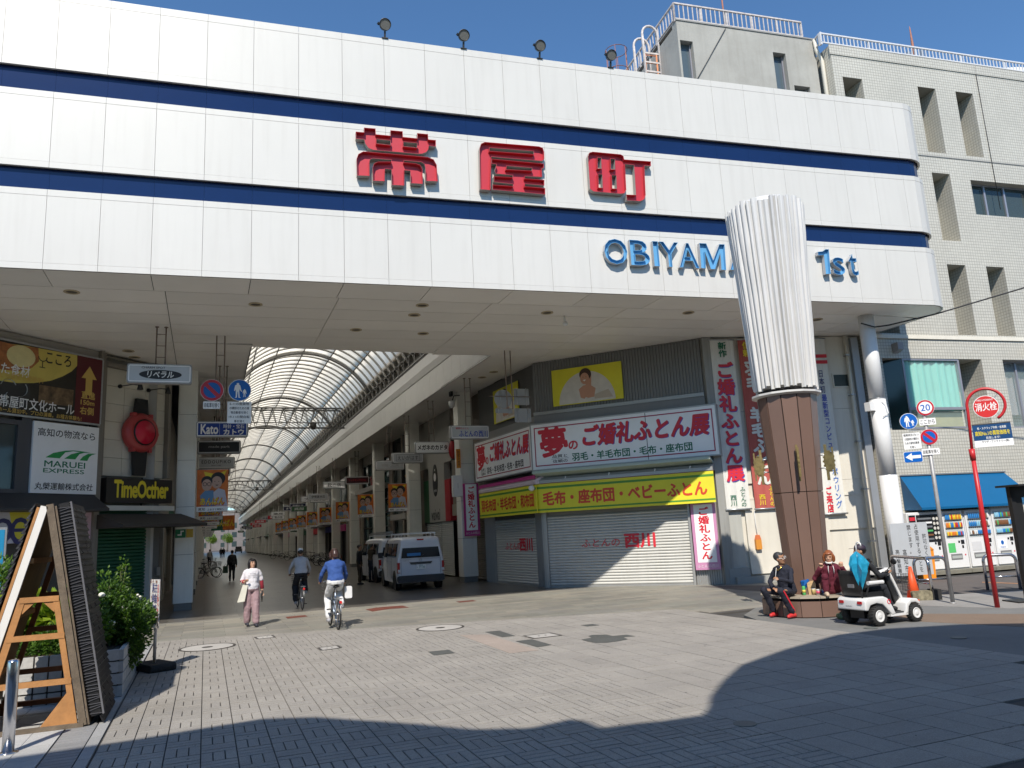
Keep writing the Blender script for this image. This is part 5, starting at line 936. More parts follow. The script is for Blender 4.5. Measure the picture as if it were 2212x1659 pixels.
t, a = vending(vx(zQ2(1190, 490)), vx(zQ2(1420, 485)), 'white drink machine with orange and yellow cans behind the grey sign pole', [1, 2, 1, 0, 5]); MB().box(-a+.1, -a+.36, -.05, -.046, .5, .78).build('sticker', plain('sticker_green', (.1, .5, .15), .4), t)
t, a = vending(vx(zQ2(1430, 485)), vx(zQ2(1700, 480)), 'white drink machine with a top row of blue bottles, behind the red pole', [0, 0, 7, 6, 4]); MB().box(-a+.12, -a+.48, -.05, -.046, .52, .78).build('panel_outline', plain('panel_grey', (.6, .6, .6), .4), t)
t, a = vending(vx(zQ2(1705, 480)), vx(zQ2(1925, 470)), 'white drink machine with a blue balloon sticker, rightmost of the row', [7, 0, 3, 6, 6]); MB().box(-a+.1, -a+.44, -.05, -.046, .52, .8).build('sticker', SIGNW, t); MB().disc((-a+.27, .7), .055, -.053, -.0505, 16, sz=1.2).build('balloon', SIGNB, t); txt(t, 'Cheerio', SIGNB, -a+.27, .57, .2, .05, -.053)
q = VF.w(-.75, -.95); ob = thing('recycling_bin', 'orange plastic bin beside the round column', 'bin', (18.45, 16.2, 0), -.2); OB = plain('bin_orange', (.75, .26, .02), .45)
MB().prism([(-.2, 0), (.2, 0), (.24, .8), (-.24, .8)], -.2, .2, 'y').build('bin_body', OB, ob); MB().prism([(-.25, .8), (.25, .8), (.0, 1.0)], -.22, .22, 'y').build('lid', OB, ob)
# ================================================================== GROUND
gnd = struct(MB().box(-400, 400, -400, 500, -.6, -.05).build('ground', mat('asphalt', (.06, .058, .055), .85, var=.2, bump=.3), None))
def stone(name, rgb, rough=.75, rvar=.08, grain=.27, gs=90, spec=.4, bump=.35, big=.12):
    if name in MATS: return MATS[name]
    m = mat(name, rgb, rough, var=grain, vs=gs, rvar=rvar, spec=spec, bump=bump, bs=gs)
    t = m.node_tree; N = t.nodes; L = t.links; b = N['Principled BSDF']; src = b.inputs['Base Color'].links[0].from_socket      # broad stains in world space
    ge = N.new('ShaderNodeNewGeometry'); n = N.new('ShaderNodeTexNoise'); n.inputs['Scale'].default_value = .8; n.inputs['Detail'].default_value = 8; n.inputs['Roughness'].default_value = .7; L.new(ge.outputs['Position'], n.inputs['Vector'])
    r = N.new('ShaderNodeMapRange'); r.inputs[1].default_value = .3; r.inputs[2].default_value = .7; r.inputs[3].default_value = 1-big*1.4; r.inputs[4].default_value = 1+big; L.new(n.outputs['Fac'], r.inputs[0])
    v = N.new('ShaderNodeVectorMath'); v.operation = 'SCALE'; L.new(src, v.inputs[0]); L.new(r.outputs[0], v.inputs['Scale']); L.new(v.outputs[0], b.inputs['Base Color']); return m
PV = [stone('paver_stone_%d' % i, c, .85, .035, .4, 110) for i, c in enumerate(((.308, .288, .258), (.296, .277, .25), (.317, .296, .265), (.302, .282, .254)))]
FT = [stone('forecourt_stone_%d' % i, c, .6, .1, .1, 30) for i, c in enumerate(((.235, .222, .19), (.215, .21, .18), (.255, .238, .20), (.205, .197, .175)))]
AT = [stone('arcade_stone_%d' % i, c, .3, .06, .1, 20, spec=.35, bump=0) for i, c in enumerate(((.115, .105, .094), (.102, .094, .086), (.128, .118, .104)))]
BR0, BR1 = G((330, 1385)), G((1650, 1305)); bs_ = (BR1.y-BR0.y)/(BR1.x-BR0.x); byl = lambda x: BR0.y+bs_*(x-BR0.x)
def seen(x, y, mg=60):
    v = Vector((x, y, 0))-EYE; d = v.dot(fwd)
    if d < .3: return False
    X = 1106+FPX*v.dot(rgt)/d; Y = 829.5-FPX*v.dot(upv)/d; return -mg < X < 2212+mg and -mg < Y < 1659+mg*2
def clip(poly, f):
    out = []
    for i in range(len(poly)):
        a, b = poly[i], poly[(i+1) % len(poly)]; fa, fb = f(a), f(b)
        if fa >= 0: out.append(a)
        if fa*fb < 0: t = fa/(fa-fb); out.append((a[0]+(b[0]-a[0])*t, a[1]+(b[1]-a[1])*t))
    return out
plaza = struct(bpy.data.objects.new('plaza_paving', None)); COL.objects.link(plaza)
XR = 9.75
MB().prism([(-.94, -3), (XR, -3), (XR, byl(XR)-.02), (-.94, byl(-.94)-.02)], -.05, -.012).build('bedding', plain('joint_sand_dark', (.06, .056, .052), .9), plaza)
cells = []; c_ = .3175; g_ = .0055; rnd = random.Random(3)
for i in range(-3, 31):
    for j in range(5, 58):
        x, y = i*c_, j*c_+.02
        if y > byl(x)+.1 or not seen(x+.15, y+.15): continue
        big_ = (i >= 15)
        if big_ and (((i-15) % 2) or (j % 2)): continue
        d = math.hypot(x, y)
        if big_:
            cells.append((d, [(x, y, x+2*c_, y+c_), (x, y+c_, x+2*c_, y+2*c_)] if (((i-15)//2+j//2) % 2) else [(x, y, x+c_, y+2*c_), (x+c_, y, x+2*c_, y+2*c_)]))
        elif (i+j) % 2: cells.append((d, [(x+k*c_/3, y, x+(k+1)*c_/3, y+c_) for k in range(3)]))
        else: cells.append((d, [(x, y+k*c_/3, x+c_, y+(k+1)*c_/3) for k in range(3)]))
bricks = sorted([(d+rnd.random()*.01, r) for d, rs in cells for r in rs], key=lambda q: q[0])
rest = MB(); cache = {}; nobj = 0
for d, (x0, y0, x1, y1) in bricks:
    p = [(x0+g_, y0+g_), (x1-g_, y0+g_), (x1-g_, y1-g_), (x0+g_, y1-g_)]
    full = all(q[1] < byl(q[0])-.01 and q[0] < XR and q[0] > -.94 for q in p)
    if not full:
        p = clip(clip(clip(p, lambda q: byl(q[0])-.01-q[1]), lambda q: XR-q[0]), lambda q: q[0]+.94)
        if len(p) < 3: continue
    dz = rnd.uniform(-.0015, .0015)
    if full and nobj < 300:
        key = (round(x1-x0, 3), round(y1-y0, 3), rnd.randrange(4))
        if key not in cache:
            w_, h_ = x1-x0-2*g_, y1-y0-2*g_; b = .004
            mb = MB(); mb.add([(0,0,-.03),(w_,0,-.03),(w_,h_,-.03),(0,h_,-.03),(0,0,0),(w_,0,0),(w_,h_,0),(0,h_,0),(b,b,.004),(w_-b,b,.004),(w_-b,h_-b,.004),(b,h_-b,.004)], [(0,1,5,4),(1,2,6,5),(2,3,7,6),(3,0,4,7),(4,5,9,8),(5,6,10,9),(6,7,11,10),(7,4,8,11),(8,9,10,11)])
            cache[key] = mb.mesh('paving_brick', PV[key[2]])
        o = link(cache[key], 'paving_brick', plaza); o.location = (x0+g_, y0+g_, dz); nobj += 1
    else:
        n = len(p); b0 = len(rest.v); rest.v += [(q[0], q[1], -.03) for q in p]+[(q[0], q[1], .004+dz) for q in p]; k = rnd.randrange(4)
        for f in [(i, (i+1) % n, (i+1) % n+n, i+n) for i in range(n)]+[tuple(range(n, 2*n))]: rest.f.append(tuple(b0+q for q in f)); rest.m.append(k); rest.sm.append(False)
rest.build('paving_bricks_beyond', PV, plaza, kind='stuff')
# forecourt and arcade floor of larger slabs
fc = struct(bpy.data.objects.new('forecourt_floor', None)); COL.objects.link(fc)
MB().box(-12, 14, 14.0, 22.78, -.05, -.012).build('bedding', plain('joint_grey_dark', (.07, .065, .06), .9), fc)
rest = MB(); near = 0; lst = []
for j in range(0, 28):
    for i in range(-16, 18):
        x0 = i*.9+(.45 if j % 2 else 0); y0 = 14.2+j*.33*1.0
        if y0 > 22.5: continue
        lst.append((x0, y0, x0+.9, y0+.33))
lst.sort(key=lambda r: math.hypot((r[0]+r[2])/2-2, r[1])); fcache = {}
for (x0, y0, x1, y1) in lst:
    if not seen((x0+x1)/2, y0, 200): continue
    p = [(x0+.003, y0+.003), (x1-.003, y0+.003), (x1-.003, y1-.003), (x0+.003, y1-.003)]
    if all(q[1] < byl(q[0])-.3 for q in p) and x0 < 9.5: continue
    k = rnd.randrange(4); ok = all(q[1] > byl(q[0])-.2 for q in p)
    if near < 280 and ok and k >= 0:
        if k not in fcache: fcache[k] = MB().box(0, .894, 0, .324, -.03, 0).mesh('floor_slab', FT[k])
        o = link(fcache[k], 'floor_slab', fc); o.location = (x0+.003, y0+.003, 0); near += 1
    else:
        b0 = len(rest.v); rest.box(p[0][0], p[2][0], p[0][1], p[2][1], -.03, 0, k)
rest.build('floor_slabs_beyond', FT, fc, kind='stuff')
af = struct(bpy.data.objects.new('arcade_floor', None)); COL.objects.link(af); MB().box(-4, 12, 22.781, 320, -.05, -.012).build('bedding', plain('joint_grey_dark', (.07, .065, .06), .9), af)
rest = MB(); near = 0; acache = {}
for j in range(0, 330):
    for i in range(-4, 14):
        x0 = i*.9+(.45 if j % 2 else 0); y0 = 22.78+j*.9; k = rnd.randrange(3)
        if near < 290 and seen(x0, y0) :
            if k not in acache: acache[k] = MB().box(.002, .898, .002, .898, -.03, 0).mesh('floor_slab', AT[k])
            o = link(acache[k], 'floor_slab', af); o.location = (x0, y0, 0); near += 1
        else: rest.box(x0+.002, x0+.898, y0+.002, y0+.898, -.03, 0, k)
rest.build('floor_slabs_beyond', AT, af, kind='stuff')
def gpoly(ps, z, m, nm, parent=None, th=.0, **k): 
    q = [G(p) for p in ps]; return MB().prism([(a.x, a.y) for a in q], z-.003, z).build(nm, m, parent, **k)
MAN = plain('manhole_ring', (.05, .045, .04), .6); MAN2 = stone('manhole_fill', (.42, .40, .37), .7)
for p, r, lb in (((448, 1399), .52, 'pale round manhole cover at the left edge of the brick plaza'), ((951, 1357), .5, 'pale round manhole cover in the middle of the forecourt')):
    q = G(p); t = thing('manhole_cover', lb, 'manhole cover', (q.x, q.y, .006)); MB().lathe([(r, 0), (r, .006), (r*.9, .006), (r*.9, 0)], n=40, sm=False).build('ring', MAN, t); MB().lathe([(0, .004), (r*.9, .004)], n=40, sm=False).build('fill', MAN2, t); MB().lathe([(0, .007), (r*.2, .007)], n=16, sm=False).build('grip', MAN, t)
def framecover(ps, label):
    q = [G(p) for p in ps]; c = sum(q, Vector())/4; t = thing('access_cover', label, 'access cover', (c.x, c.y, .006)); mb = MB()
    for i in range(4): mb.bar(q[i]-c, q[(i+1) % 4]-c, .045, .006)
    mb.build('frame', MAN, t); MB().prism([((a-c).x, (a-c).y) for a in q], 0, .0015).build('fill', MAN2, t); mb = MB(); m0 = (q[0]+q[3])/2-c; m1 = (q[1]+q[2])/2-c; mb.bar(m0*.3, m0*.2, .04, .01).bar(m1*.3, m1*.2, .04, .01).build('grip', MAN, t)
zK = Zm(300, 1480, 1.58); zM = Zm(1100, 1700, 3.16); zC1 = Zm(1100, 1480, 3.687); zKc = Zm(1500, 1480, 2.087)
framecover([zC1(770, 408), zC1(1010, 380), zC1(1120, 403), zC1(868, 432)], 'framed access cover beside the dark repair patches')
framecover([zK(783, 222), zK(858, 213), zK(872, 222), zK(797, 232)], 'small framed access cover left of centre on the brick plaza'); framecover([zK(533, 180), zK(600, 172), zK(612, 180), zK(545, 187)], 'small access cover at the left of the stone forecourt')
PT = stone('dark_asphalt_patch', (.085, .088, .082), .9, 0, .4, 60)
pts = [('dark rectangular asphalt patch, far one of the pair near the framed cover', [zC1(*p) for p in ((415,372),(545,360),(695,408),(575,420))]), ('dark rectangular asphalt patch, near one of the pair beside the framed cover', [zC1(*p) for p in ((700,457),(850,440),(1025,492),(900,512))]),
       ('ragged dark asphalt patch with a side arm on the right of the plaza', [zC1(*p) for p in ((1305,443),(1400,425),(1370,410),(1400,400),(1530,398),(1590,410),(1720,398),(1800,412),(1690,420),(1730,440),(1640,458),(1540,472),(1440,474),(1370,460))]),
       ('tiny dark asphalt patch behind the ragged one', [zC1(*p) for p in ((1300,310),(1405,298),(1470,308),(1360,320))]), ('small dark asphalt patch left of the pink stained bricks', [zK(*p) for p in ((1218,238),(1300,230),(1322,243),(1240,252))])]
for lb, ps in pts: o = gpoly(ps, .0095, PT, 'asphalt_patch'); tag(o, lb, 'patch')
o = gpoly([zC1(*p) for p in ((180, 400), (440, 395), (910, 540), (640, 568))], .0085, stone('pinkish_mortar', (.33, .275, .235), .9, 0, .35), 'mortar_patch'); tag(o, 'pinkish mortar repair with scrapes between the dark patches', 'patch')
RB = stone('red_brick_slab', (.15, .042, .028), .75)
for lb, ps in (('dark red slab, left of the red pair in the forecourt', ((1380,825),(1480,808),(1600,820),(1440,845))), ('dark red slab, right of the red pair in the forecourt', ((1490,806),(1720,790),(1780,808),(1605,820))), ('single dark red slab left of the bicycle', ((640,895),(820,878),(845,890),(660,910)))):
    o = gpoly([zW6(*p) for p in ps], .005, RB, 'red_slab'); tag(o, lb, 'floor slab')
o = gpoly([zC1(*p) for p in ((150, 90), (300, 76), (335, 84), (180, 98))], .005, RB, 'red_slab'); tag(o, 'small dark red slab near the shadow edge, furthest right', 'floor slab')
# right hand zones
def zone(ps, z, m, nm): 
    q = [G(p) if isinstance(p, tuple) and len(p) == 2 and abs(p[0]) > 60 else Vector((p[0], p[1], 0)) for p in ps]; return struct(MB().prism([(a.x, a.y) for a in q], z-.04, z).build(nm, m, None))
zone([(9.76, -3), (60, -3), (60, 13.4), (15.3, 13.4), (14, 14.2), (14, 15), (11.3, 14.35), (10.1, 13.3), (9.76, 12.4)], -.002, stone('grey_washed_paving', (.175, .175, .168), .85, 0, .2, 60), 'side_paving')
zone([zQ2(-700, 1545), zQ2(1030, 1553), zQ2(2074, 1556), (21.0, 4.0), (21.5, 1.5), (12.6, 7.2)], .002, stone('brown_aggregate', (.2, .145, .105), .9, 0, .35, 120), 'aggregate_strip')
zone([(13.2, 12.6), (14.0, 10.55), (24, 7.2), (26, 9.5), (14.6, 13.3)], .004, stone('pale_kerb_paving', (.28, .27, .255), .85, 0, .2, 80), 'kerb_paving')
zone([(14.05, 14.4), (14.8, 13.3), (60, -2), (60, 16), (26, 15.5), (18.9, 16.15), (15, 18.4), (14.2, 19.4), (13.6, 19.9), (13.6, 15)], .003, mat('side_road_asphalt', (.105, .092, .085), .9, var=.15, bump=.3), 'side_road')
kb = thing('vending_kerb', 'mossy stone kerb the vending machines stand on', 'kerb', (21, 16.8, 0)); 
for i in range(9): a = VF.w(-.3+i*.9, -.35); MB().box(-.45, .44, 0, .9, 0, .1).xf(Matrix.Translation((a.x-21, a.y-16.8, 0))@Matrix.Rotation(VF.rz, 4, 'Z')).build('kerb_stone', mat('mossy_stone', (.2, .19, .15), .95, var=.3, dirt=.4, bump=.5), kb)
wl = gpoly([zQ2(1640, 1225), zQ2(2040, 1240), zQ2(2040, 1246), zQ2(1640, 1232)], .009, plain('faded_orange_line', (.4, .2, .1), .8), 'road_line'); struct(wl)
for p, lb in ((zKc(1412, 189), 'small round ground plug near the scooter'), (zKc(1872, 240), 'small round ground plug in the shade at the right'), (zKc(757, 691), 'pale round spot cover in the shaded plaza')):
    q = G(p); tag(MB().lathe([(.11, 0), (.11, .006), (0, .007)], (q.x, q.y, .004), 20, sm=False).build('ground_plug', plain('plug_grey', (.13, .14, .13), .6)), lb, 'ground plug')
# left kerb strip, drain grating and entrance tiles
lf = struct(bpy.data.objects.new('left_paving', None)); COL.objects.link(lf)
MB().box(-14, -.95, 2, 22, -.05, -.012).build('bedding', plain('joint_grey_dark', (.07, .065, .06), .9), lf)
KS = stone('granite_kerb', (.3, .3, .295), .75); LT = stone('pale_entrance_tile', (.42, .42, .41), .7)
for i in range(16): MB().box(-1.075, -.965, 3+i*.95, 3.94+i*.95, -.04, .008).build('kerb_stone', KS, lf)
for i in range(60): MB().box(-1.39, -1.09, 7+i*.12, 7.108+i*.12, -.04, .004).build('drain_cover_bar', stone('drain_cover_stone', (.25, .25, .25), .7), lf)
for i in range(9):
    for j in range(16): MB().box(-1.41-.3*(i+1)+.006, -1.41-.3*i, 6+j*.6, 6.594+j*.6, -.04, .004).build('tile', LT, lf)
ft = MB()
for i in range(9, 40):
    for j in range(27): ft.box(-1.41-.3*(i+1)+.006, -1.41-.3*i, 6+j*.6, 6.594+j*.6, -.04, .004)
ft.build('tiles_beyond', LT, lf, kind='stuff')

# ================================================================== UNSEEN CANOPY behind the camera, its outline shaped from the curved shadow it throws
sh = [zKc(0,725),zKc(300,690),zKc(545,655),zKc(575,610),zKc(580,560),zKc(640,480),zKc(740,390),zKc(960,310),zKc(1240,230),zKc(1500,195),zKc(1900,172),zKc(2212,168)]
s2 = [zK(0,600),zK(300,550),zK(550,510),zK(760,503),zK(930,515),zK(1150,530),zK(1400,553),zK(1620,548),zK(1780,512),zK(1840,522),zK(1900,548),zK(2060,528)]
HO = 9.0; off = Vector((math.sin(SUN_AZ), math.cos(SUN_AZ), 0))*HO/math.tan(SUN_EL)
edge = [G(p)-off for p in s2+sh[1:]]
op = thing('unseen_shadow_canopy', 'unseen canopy behind the viewer, its edge shaped to throw the curved shadow', 'canopy', (0, -20, 0))
poly = [(-26, edge[0].y-1.6), (-9.5, edge[0].y-.3)]+[(e.x, e.y) for e in edge]+[(edge[-1].x+4, edge[-1].y-2.2), (22, edge[-1].y-7), (22, -13), (-26, -13)]
MB().prism(poly, HO-.12, HO+.1).build('canopy_slab', plain('canopy_underside', (.3, .29, .27), .6), op, world=True)
MB().box(-26, 22, -30, -16, 0, 8).build('rear_building', CREAM, op, world=True)
for x in (-12, -4, 6, 14): MB().cyl((x, -12, 0), .3, HO-.12, 20).build('column', CP, op, world=True)
ob = thing('facing_block', 'pale office block on the near side of the street outside the picture', 'building', (40, -25, 0)); MB().box(-12, 30, -6, 12, 0, 16).build('wall', CREAM, ob)
for i in range(7):
    for k in range(3): MB().box(-10+i*5, -7+i*5, 12, 12.05, 3+k*4.2, 5.2+k*4.2).build('window', GLASS, ob)

# ================================================================== TOWER WITH ROUND BENCH
TC = (11.25, 12.65); tw = thing('fluted_tower', 'tapering bronze clad pillar carrying a tall white fluted sheath', 'tower', (*TC, 0)); TD = math.atan2(-TC[1], -TC[0])
NF = 12; zpl = [(.36, 2.36), (2.375, 4.33)]; rr_ = lambda z: .40+.20*(z/4.35)**1.25
for z0, z1 in zpl:
    for k in range(NF):
        a0 = TD+PI/NF+2*PI*k/NF+.09; a1 = a0+2*PI/NF; g = .018; vs = []
        for z in (z0, (z0+z1)/2, z1):
            for a in (a0+g, a1-g):
                for r in (rr_(z), rr_(z)-.03): vs.append((r*math.cos(a), r*math.sin(a), z))
        MB().add(vs, [(0,2,6,4),(4,6,10,8),(1,5,7,3),(5,9,11,7),(0,4,5,1),(4,8,9,5),(2,3,7,6),(6,7,11,10),(0,1,3,2),(8,10,11,9)]).build('clad_panel', BROWN, tw)
MB().lathe([(rr_(z)-.035, z) for z in (0, 1, 2, 3, 4, 4.4)], n=24).build('core', plain('gap_dark', (.02, .014, .012), .7), tw)
MB().lathe([(.62, 4.33), (.70, 4.36), (.70, 4.40), (.45, 4.43)], n=14, sm=False).build('collar', plain('collar_white', (.6, .59, .56), .5), tw); MB().cyl((0, 0, 4.4), .5, .35, 20).build('neck', BLACK, tw)
FL = mat('fluted_white_sheet', (.60, .595, .575), .38, var=.05, vs=1.5, streak=.12); NFL = 38; rnd = random.Random(5); aa = [0]
while len(aa) <= NFL: aa.append(aa[-1]+rnd.uniform(.75, 1.3))
aa = [a/aa[-1]*2*PI for a in aa]
for k in range(NFL):
    a0, a1 = aa[k], aa[k+1]; zt_ = 8.50+rnd.uniform(-.05, .06); zb_2 = 4.5+rnd.uniform(-.05, .05); dpt = rnd.uniform(.045, .085); rows = 6; vs = []; mid = rnd.uniform(.35, .65); jit = [rnd.uniform(-.012, .012) for _ in range(rows+1)]
    prof = [(0, 0), (mid*.55, dpt*.9), (mid, dpt), (mid+(1-mid)*.5, dpt*.8), (1, 0)]
    for i in range(rows+1):
        t_2 = i/rows; z = zb_2+(zt_-zb_2)*t_2; R0 = .575+.18*t_2**1.1+jit[i]
        for u, d in prof: a = a0+(a1-a0)*u; vs.append(((R0+d)*math.cos(a), (R0+d)*math.sin(a), z))
        for u, d in prof[::-1]: a = a0+(a1-a0)*u; vs.append(((R0+d-.012)*math.cos(a), (R0+d-.012)*math.sin(a), z))
    n = 10; fs = [(i*n+j, i*n+(j+1) % n, (i+1)*n+(j+1) % n, (i+1)*n+j) for i in range(rows) for j in range(n)]+[tuple(range(n-1, -1, -1)), tuple(rows*n+j for j in range(n))]
    MB().add(vs, fs, 0, False).build('flute', FL, tw)
MB().lathe([(.74, 8.4), (.76, 8.5), (.6, 8.62), (.3, 8.7), (0, 8.72)], n=30).build('cap', FL, tw); MB().lathe([(.5, 4.5), (.56, 4.7), (.7, 8.4)], n=24).build('inner_drum', plain('drum_grey', (.3, .3, .29), .7), tw)  # inner drum in a plain mid grey behind the flutes
BRASS = mat('tarnished_brass', (.25, .19, .08), .45, .7, var=.4, vs=12)
for da in (-1.45, .12, 1.3):
    a = TD+da; R0 = rr_(2.9); M = Matrix.Rotation(a, 4, 'Z')@Matrix.Translation((R0+.12, 0, 2.95)); mb = MB(); mb.disc((.05, 0), .2, -.012, .012, 24, sx=.5)
    for q in range(14): b = 2*PI*q/14; mb.box(.05+.1*math.cos(b)-.02, .05+.1*math.cos(b)+.02, -.012, .012, .2*math.sin(b)-.02, .2*math.sin(b)+.02)
    mb.box(-.02, .03, -.02, .02, -.38, .34).box(.12, .15, -.02, .02, -.3, .28); mb.xf(M).build('gear_ornament', BRASS, tw)
    MB().tube([(-.16, 0, .13), (.02, 0, .13)], .012, 6).tube([(-.16, 0, -.13), (.02, 0, -.13)], .012, 6).xf(M).build('bracket', STEEL, tw)
NB = 16; RBn = .93
be = thing('round_bench', 'round bronze sided bench wrapped around the foot of the fluted tower', 'bench', (*TC, 0))
BSE = plain('bench_top_stone', (.36, .31, .24), .6, var=.08, vs=5)
for k in range(NB):
    a0 = TD+PI/NB+2*PI*k/NB; a1 = a0+2*PI/NB; g = .006
    def P(r, a, z): return (r*math.cos(a), r*math.sin(a), z)
    MB().add([P(RBn, a0+g, .015), P(RBn, a1-g, .015), P(RBn, a1-g, .30), P(RBn, a0+g, .30), P(RBn-.03, a0+g, .015), P(RBn-.03, a1-g, .015), P(RBn-.03, a1-g, .30), P(RBn-.03, a0+g, .30)], [(0,1,2,3),(7,6,5,4),(0,4,5,1),(1,5,6,2),(2,6,7,3),(3,7,4,0)]).build('side_panel', BROWN, be)
    MB().add([P(.42, a0+g/2, .355), P(RBn+.02, a0+g/2, .355), P(RBn+.02, a1-g/2, .355), P(.42, a1-g/2, .355), P(.42, a0+g/2, .385), P(RBn+.02, a0+g/2, .385), P(RBn+.02, a1-g/2, .385), P(.42, a1-g/2, .385)], [(0,3,2,1),(4,5,6,7),(0,1,5,4),(1,2,6,5),(2,3,7,6),(3,0,4,7)]).build('seat_segment', BSE, be)
MB().lathe([(RBn-.06, 0), (RBn-.06, .354)], n=32).build('core', plain('gap_dark', (.02, .014, .012), .7), be)
# snacks on the bench
def on_bench(p, z=.385): return G(p, z)
q = on_bench(zG5(668, 742)); t = thing('green_can', 'tall green drink can standing at the left of the snacks', 'can', q); MB().lathe([(.026, 0), (.033, .012), (.033, .155), (.026, .17), (.024, .168), (0, .168)], n=18).build('can_body', plain('can_green', (.0, .25, .1), .3, metal=.4), t); MB().lathe([(.0335, .05), (.0335, .1)], n=18).build('can_label', plain('can_gold', (.6, .5, .1), .4), t)
q = on_bench(zG5(775, 738)); t = thing('snack_tub', 'small clear tub of mixed nuts in front of the blue bag', 'snack tub', q); MB().lathe([(.03, 0), (.036, .11), (.034, .11), (.03, .005)], n=16).build('tub', plain('nut_mix', (.4, .3, .12), .5, var=.5, vs=40), t); MB().lathe([(0, .115), (.037, .115), (.037, .105)], n=16).build('lid', PWHITE, t)
for p, lb, m in ((zG5(826, 742), 'white cup with pink print beside the tub of nuts', plain('pink_cup_print', (.6, .08, .15), .4)), (zG5(888, 738), 'white cup with blue and red print and a straw', plain('blue_cup_print', (.08, .12, .4), .4))):
    q = on_bench(p); t = thing('paper_cup', lb, 'cup', q); MB().lathe([(.034, 0), (.043, .105), (.045, .108), (.04, .105), (.03, .01)], n=20).build('cup_body', PWHITE, t); MB().lathe([(.0375, .03), (.0425, .08)], n=20).build('cup_print', m, t)
    if p == zG5(888, 738): MB().tube([(0, 0, .02), (-.012, 0, .22)], .004, 6).build('straw', PWHITE, t)
def crumple(c, r, n, seed, amp=.35, peak=1):
    mb = MB(); rn = random.Random(seed); k = 8; vs = []
    for i in range(k+1):
        th = PI*i/k
        for j in range(n): a = 2*PI*j/n; f = 1+amp*rn.uniform(-1, 1)*math.sin(th); vs.append((c[0]+r[0]*f*math.sin(th)*math.cos(a), c[1]+r[1]*f*math.sin(th)*math.sin(a), max(c[2]-r[2]*math.cos(th)*(peak if th > PI/2 else 1), .002)))
    mb.add(vs, [(i*n+j, i*n+(j+1) % n, (i+1)*n+(j+1) % n, (i+1)*n+j) for i in range(k) for j in range(n)]); return mb
q = on_bench(zG5(745, 738)); t = thing('blue_plastic_bag', 'crumpled shiny blue plastic bag between the two eaters', 'bag', (q.x+.13, q.y+.15, .385)); crumple((0, 0, .16), (.2, .13, .18), 14, 4, .25, 1.3).build('bag_body', mat('blue_film', (.01, .09, .3), .2, var=.25, vs=8, spec=.7), t); MB().prism([(-.05, 0), (.09, -.02), (.04, .2), (.0, .16)], -.015, .015, 'y').xf(Matrix.Translation((-.02, -.02, .2))).build('bag_ear', mat('blue_film', (0, 0, 0)), t)
q = on_bench(zG5(885, 725)); t = thing('teal_plastic_bag', 'small knotted teal plastic bag beside the squatting woman', 'bag', (q.x+.06, q.y+.08, .385)); crumple((0, 0, .09), (.09, .08, .1), 12, 8).ell((.0, 0, .21), (.03, .02, .05)).build('bag_body', plain('teal_film', (.0, .33, .28), .25, spec=.7), t)
q = on_bench(zG5(757, 738)); t = thing('snack_packet', 'opened beige snack packet in front of the blue bag', 'snack packet', (q.x+.03, q.y+.035, .386)); MB().prism([(-.06, 0), (.07, 0), (.085, .2), (.05, .26), (-.02, .25), (-.075, .22)], -.02, .02, 'y').xf(Matrix.Rotation(-.75, 4, 'Z')).build('packet', mat('packet_beige', (.5, .34, .18), .4, var=.25, vs=20), t)

# ================================================================== STREET SIGNS AND RAILS (right)
GP = mat('grey_sign_pole', (.36, .36, .36), .5, .3, var=.25, vs=4); sp = G(zQ2(1340, 1450)); azp = math.atan2(sp.x, sp.y)
t = thing('traffic_sign_pole', 'grey pole carrying a 20 sign, a no parking sign and a blue pedestrian sign', 'sign pole', (sp.x, sp.y, 0), -azp*.95)
nrm = Vector((math.sin(-azp*.95)*-1*-1, -math.cos(azp*.95), 0)); SPF = Frame((sp.x-math.cos(-azp*.95), sp.y-math.sin(-azp*.95)), (sp.x, sp.y)); sf = lambda p: (SPF.at(p)[0]-1, SPF.at(p)[1])
ztop = sf(zQ1(1050, 830))[1]; MB().tube([(0, .05, 0), (0, .05, ztop)], .04, 14).build('pole', GP, t); MB().lathe([(.07, 0), (.05, .03)], (0, .05, 0), 14).build('pole_foot', GP, t)
def ctr(p): return sf(p)
c = ctr(zQ1(1050, 910)); round_sign(t, c[0], c[1], .168, 'twenty'); c = ctr(zQ1(1090, 1213)); round_sign(t, c[0], c[1], .165, 'no_park'); c = ctr(zQ1(877, 1050)); round_sign(t, c[0], c[1], .17, 'blue_man')
c = ctr(zQ1(1073, 1055)); plate(t, c[0], c[1], .31, .14, ['ここから']); c = ctr(zQ1(1108, 1365)); plate(t, c[0], c[1], .33, .13, ['自転車を除く']); c = ctr(zQ1(912, 1255)); plate(t, c[0], c[1], .33, .34, ['軽車両及び6-11', 'の間貨物の積卸の', 'ための貨物自動車', 'を除く'])
c = ctr(zQ1(925, 1420)); MB().bbox(c[0]-.175, c[0]+.175, -.004, .01, c[1]-.115, c[1]+.115, .03).build('arrow_plate', SIGNW, t); MB().bbox(c[0]-.169, c[0]+.169, -.008, -.0045, c[1]-.109, c[1]+.109, .03).build('arrow_field', SIGNB, t)
MB().prism([(c[0]-.145, c[1]), (c[0]-.02, c[1]+.082), (c[0]-.02, c[1]+.032), (c[0]+.145, c[1]+.032), (c[0]+.145, c[1]-.032), (c[0]-.02, c[1]-.032), (c[0]-.02, c[1]-.082)], -.012, -.0085, 'y').build('white_arrow', SIGNW, t)
for p in (zQ1(877, 1150), zQ1(912, 1260), zQ1(925, 1420)): c = ctr(p); MB().bar((c[0], .02, c[1]), (0, .04, c[1]), .02).build('bracket', STEEL, t)
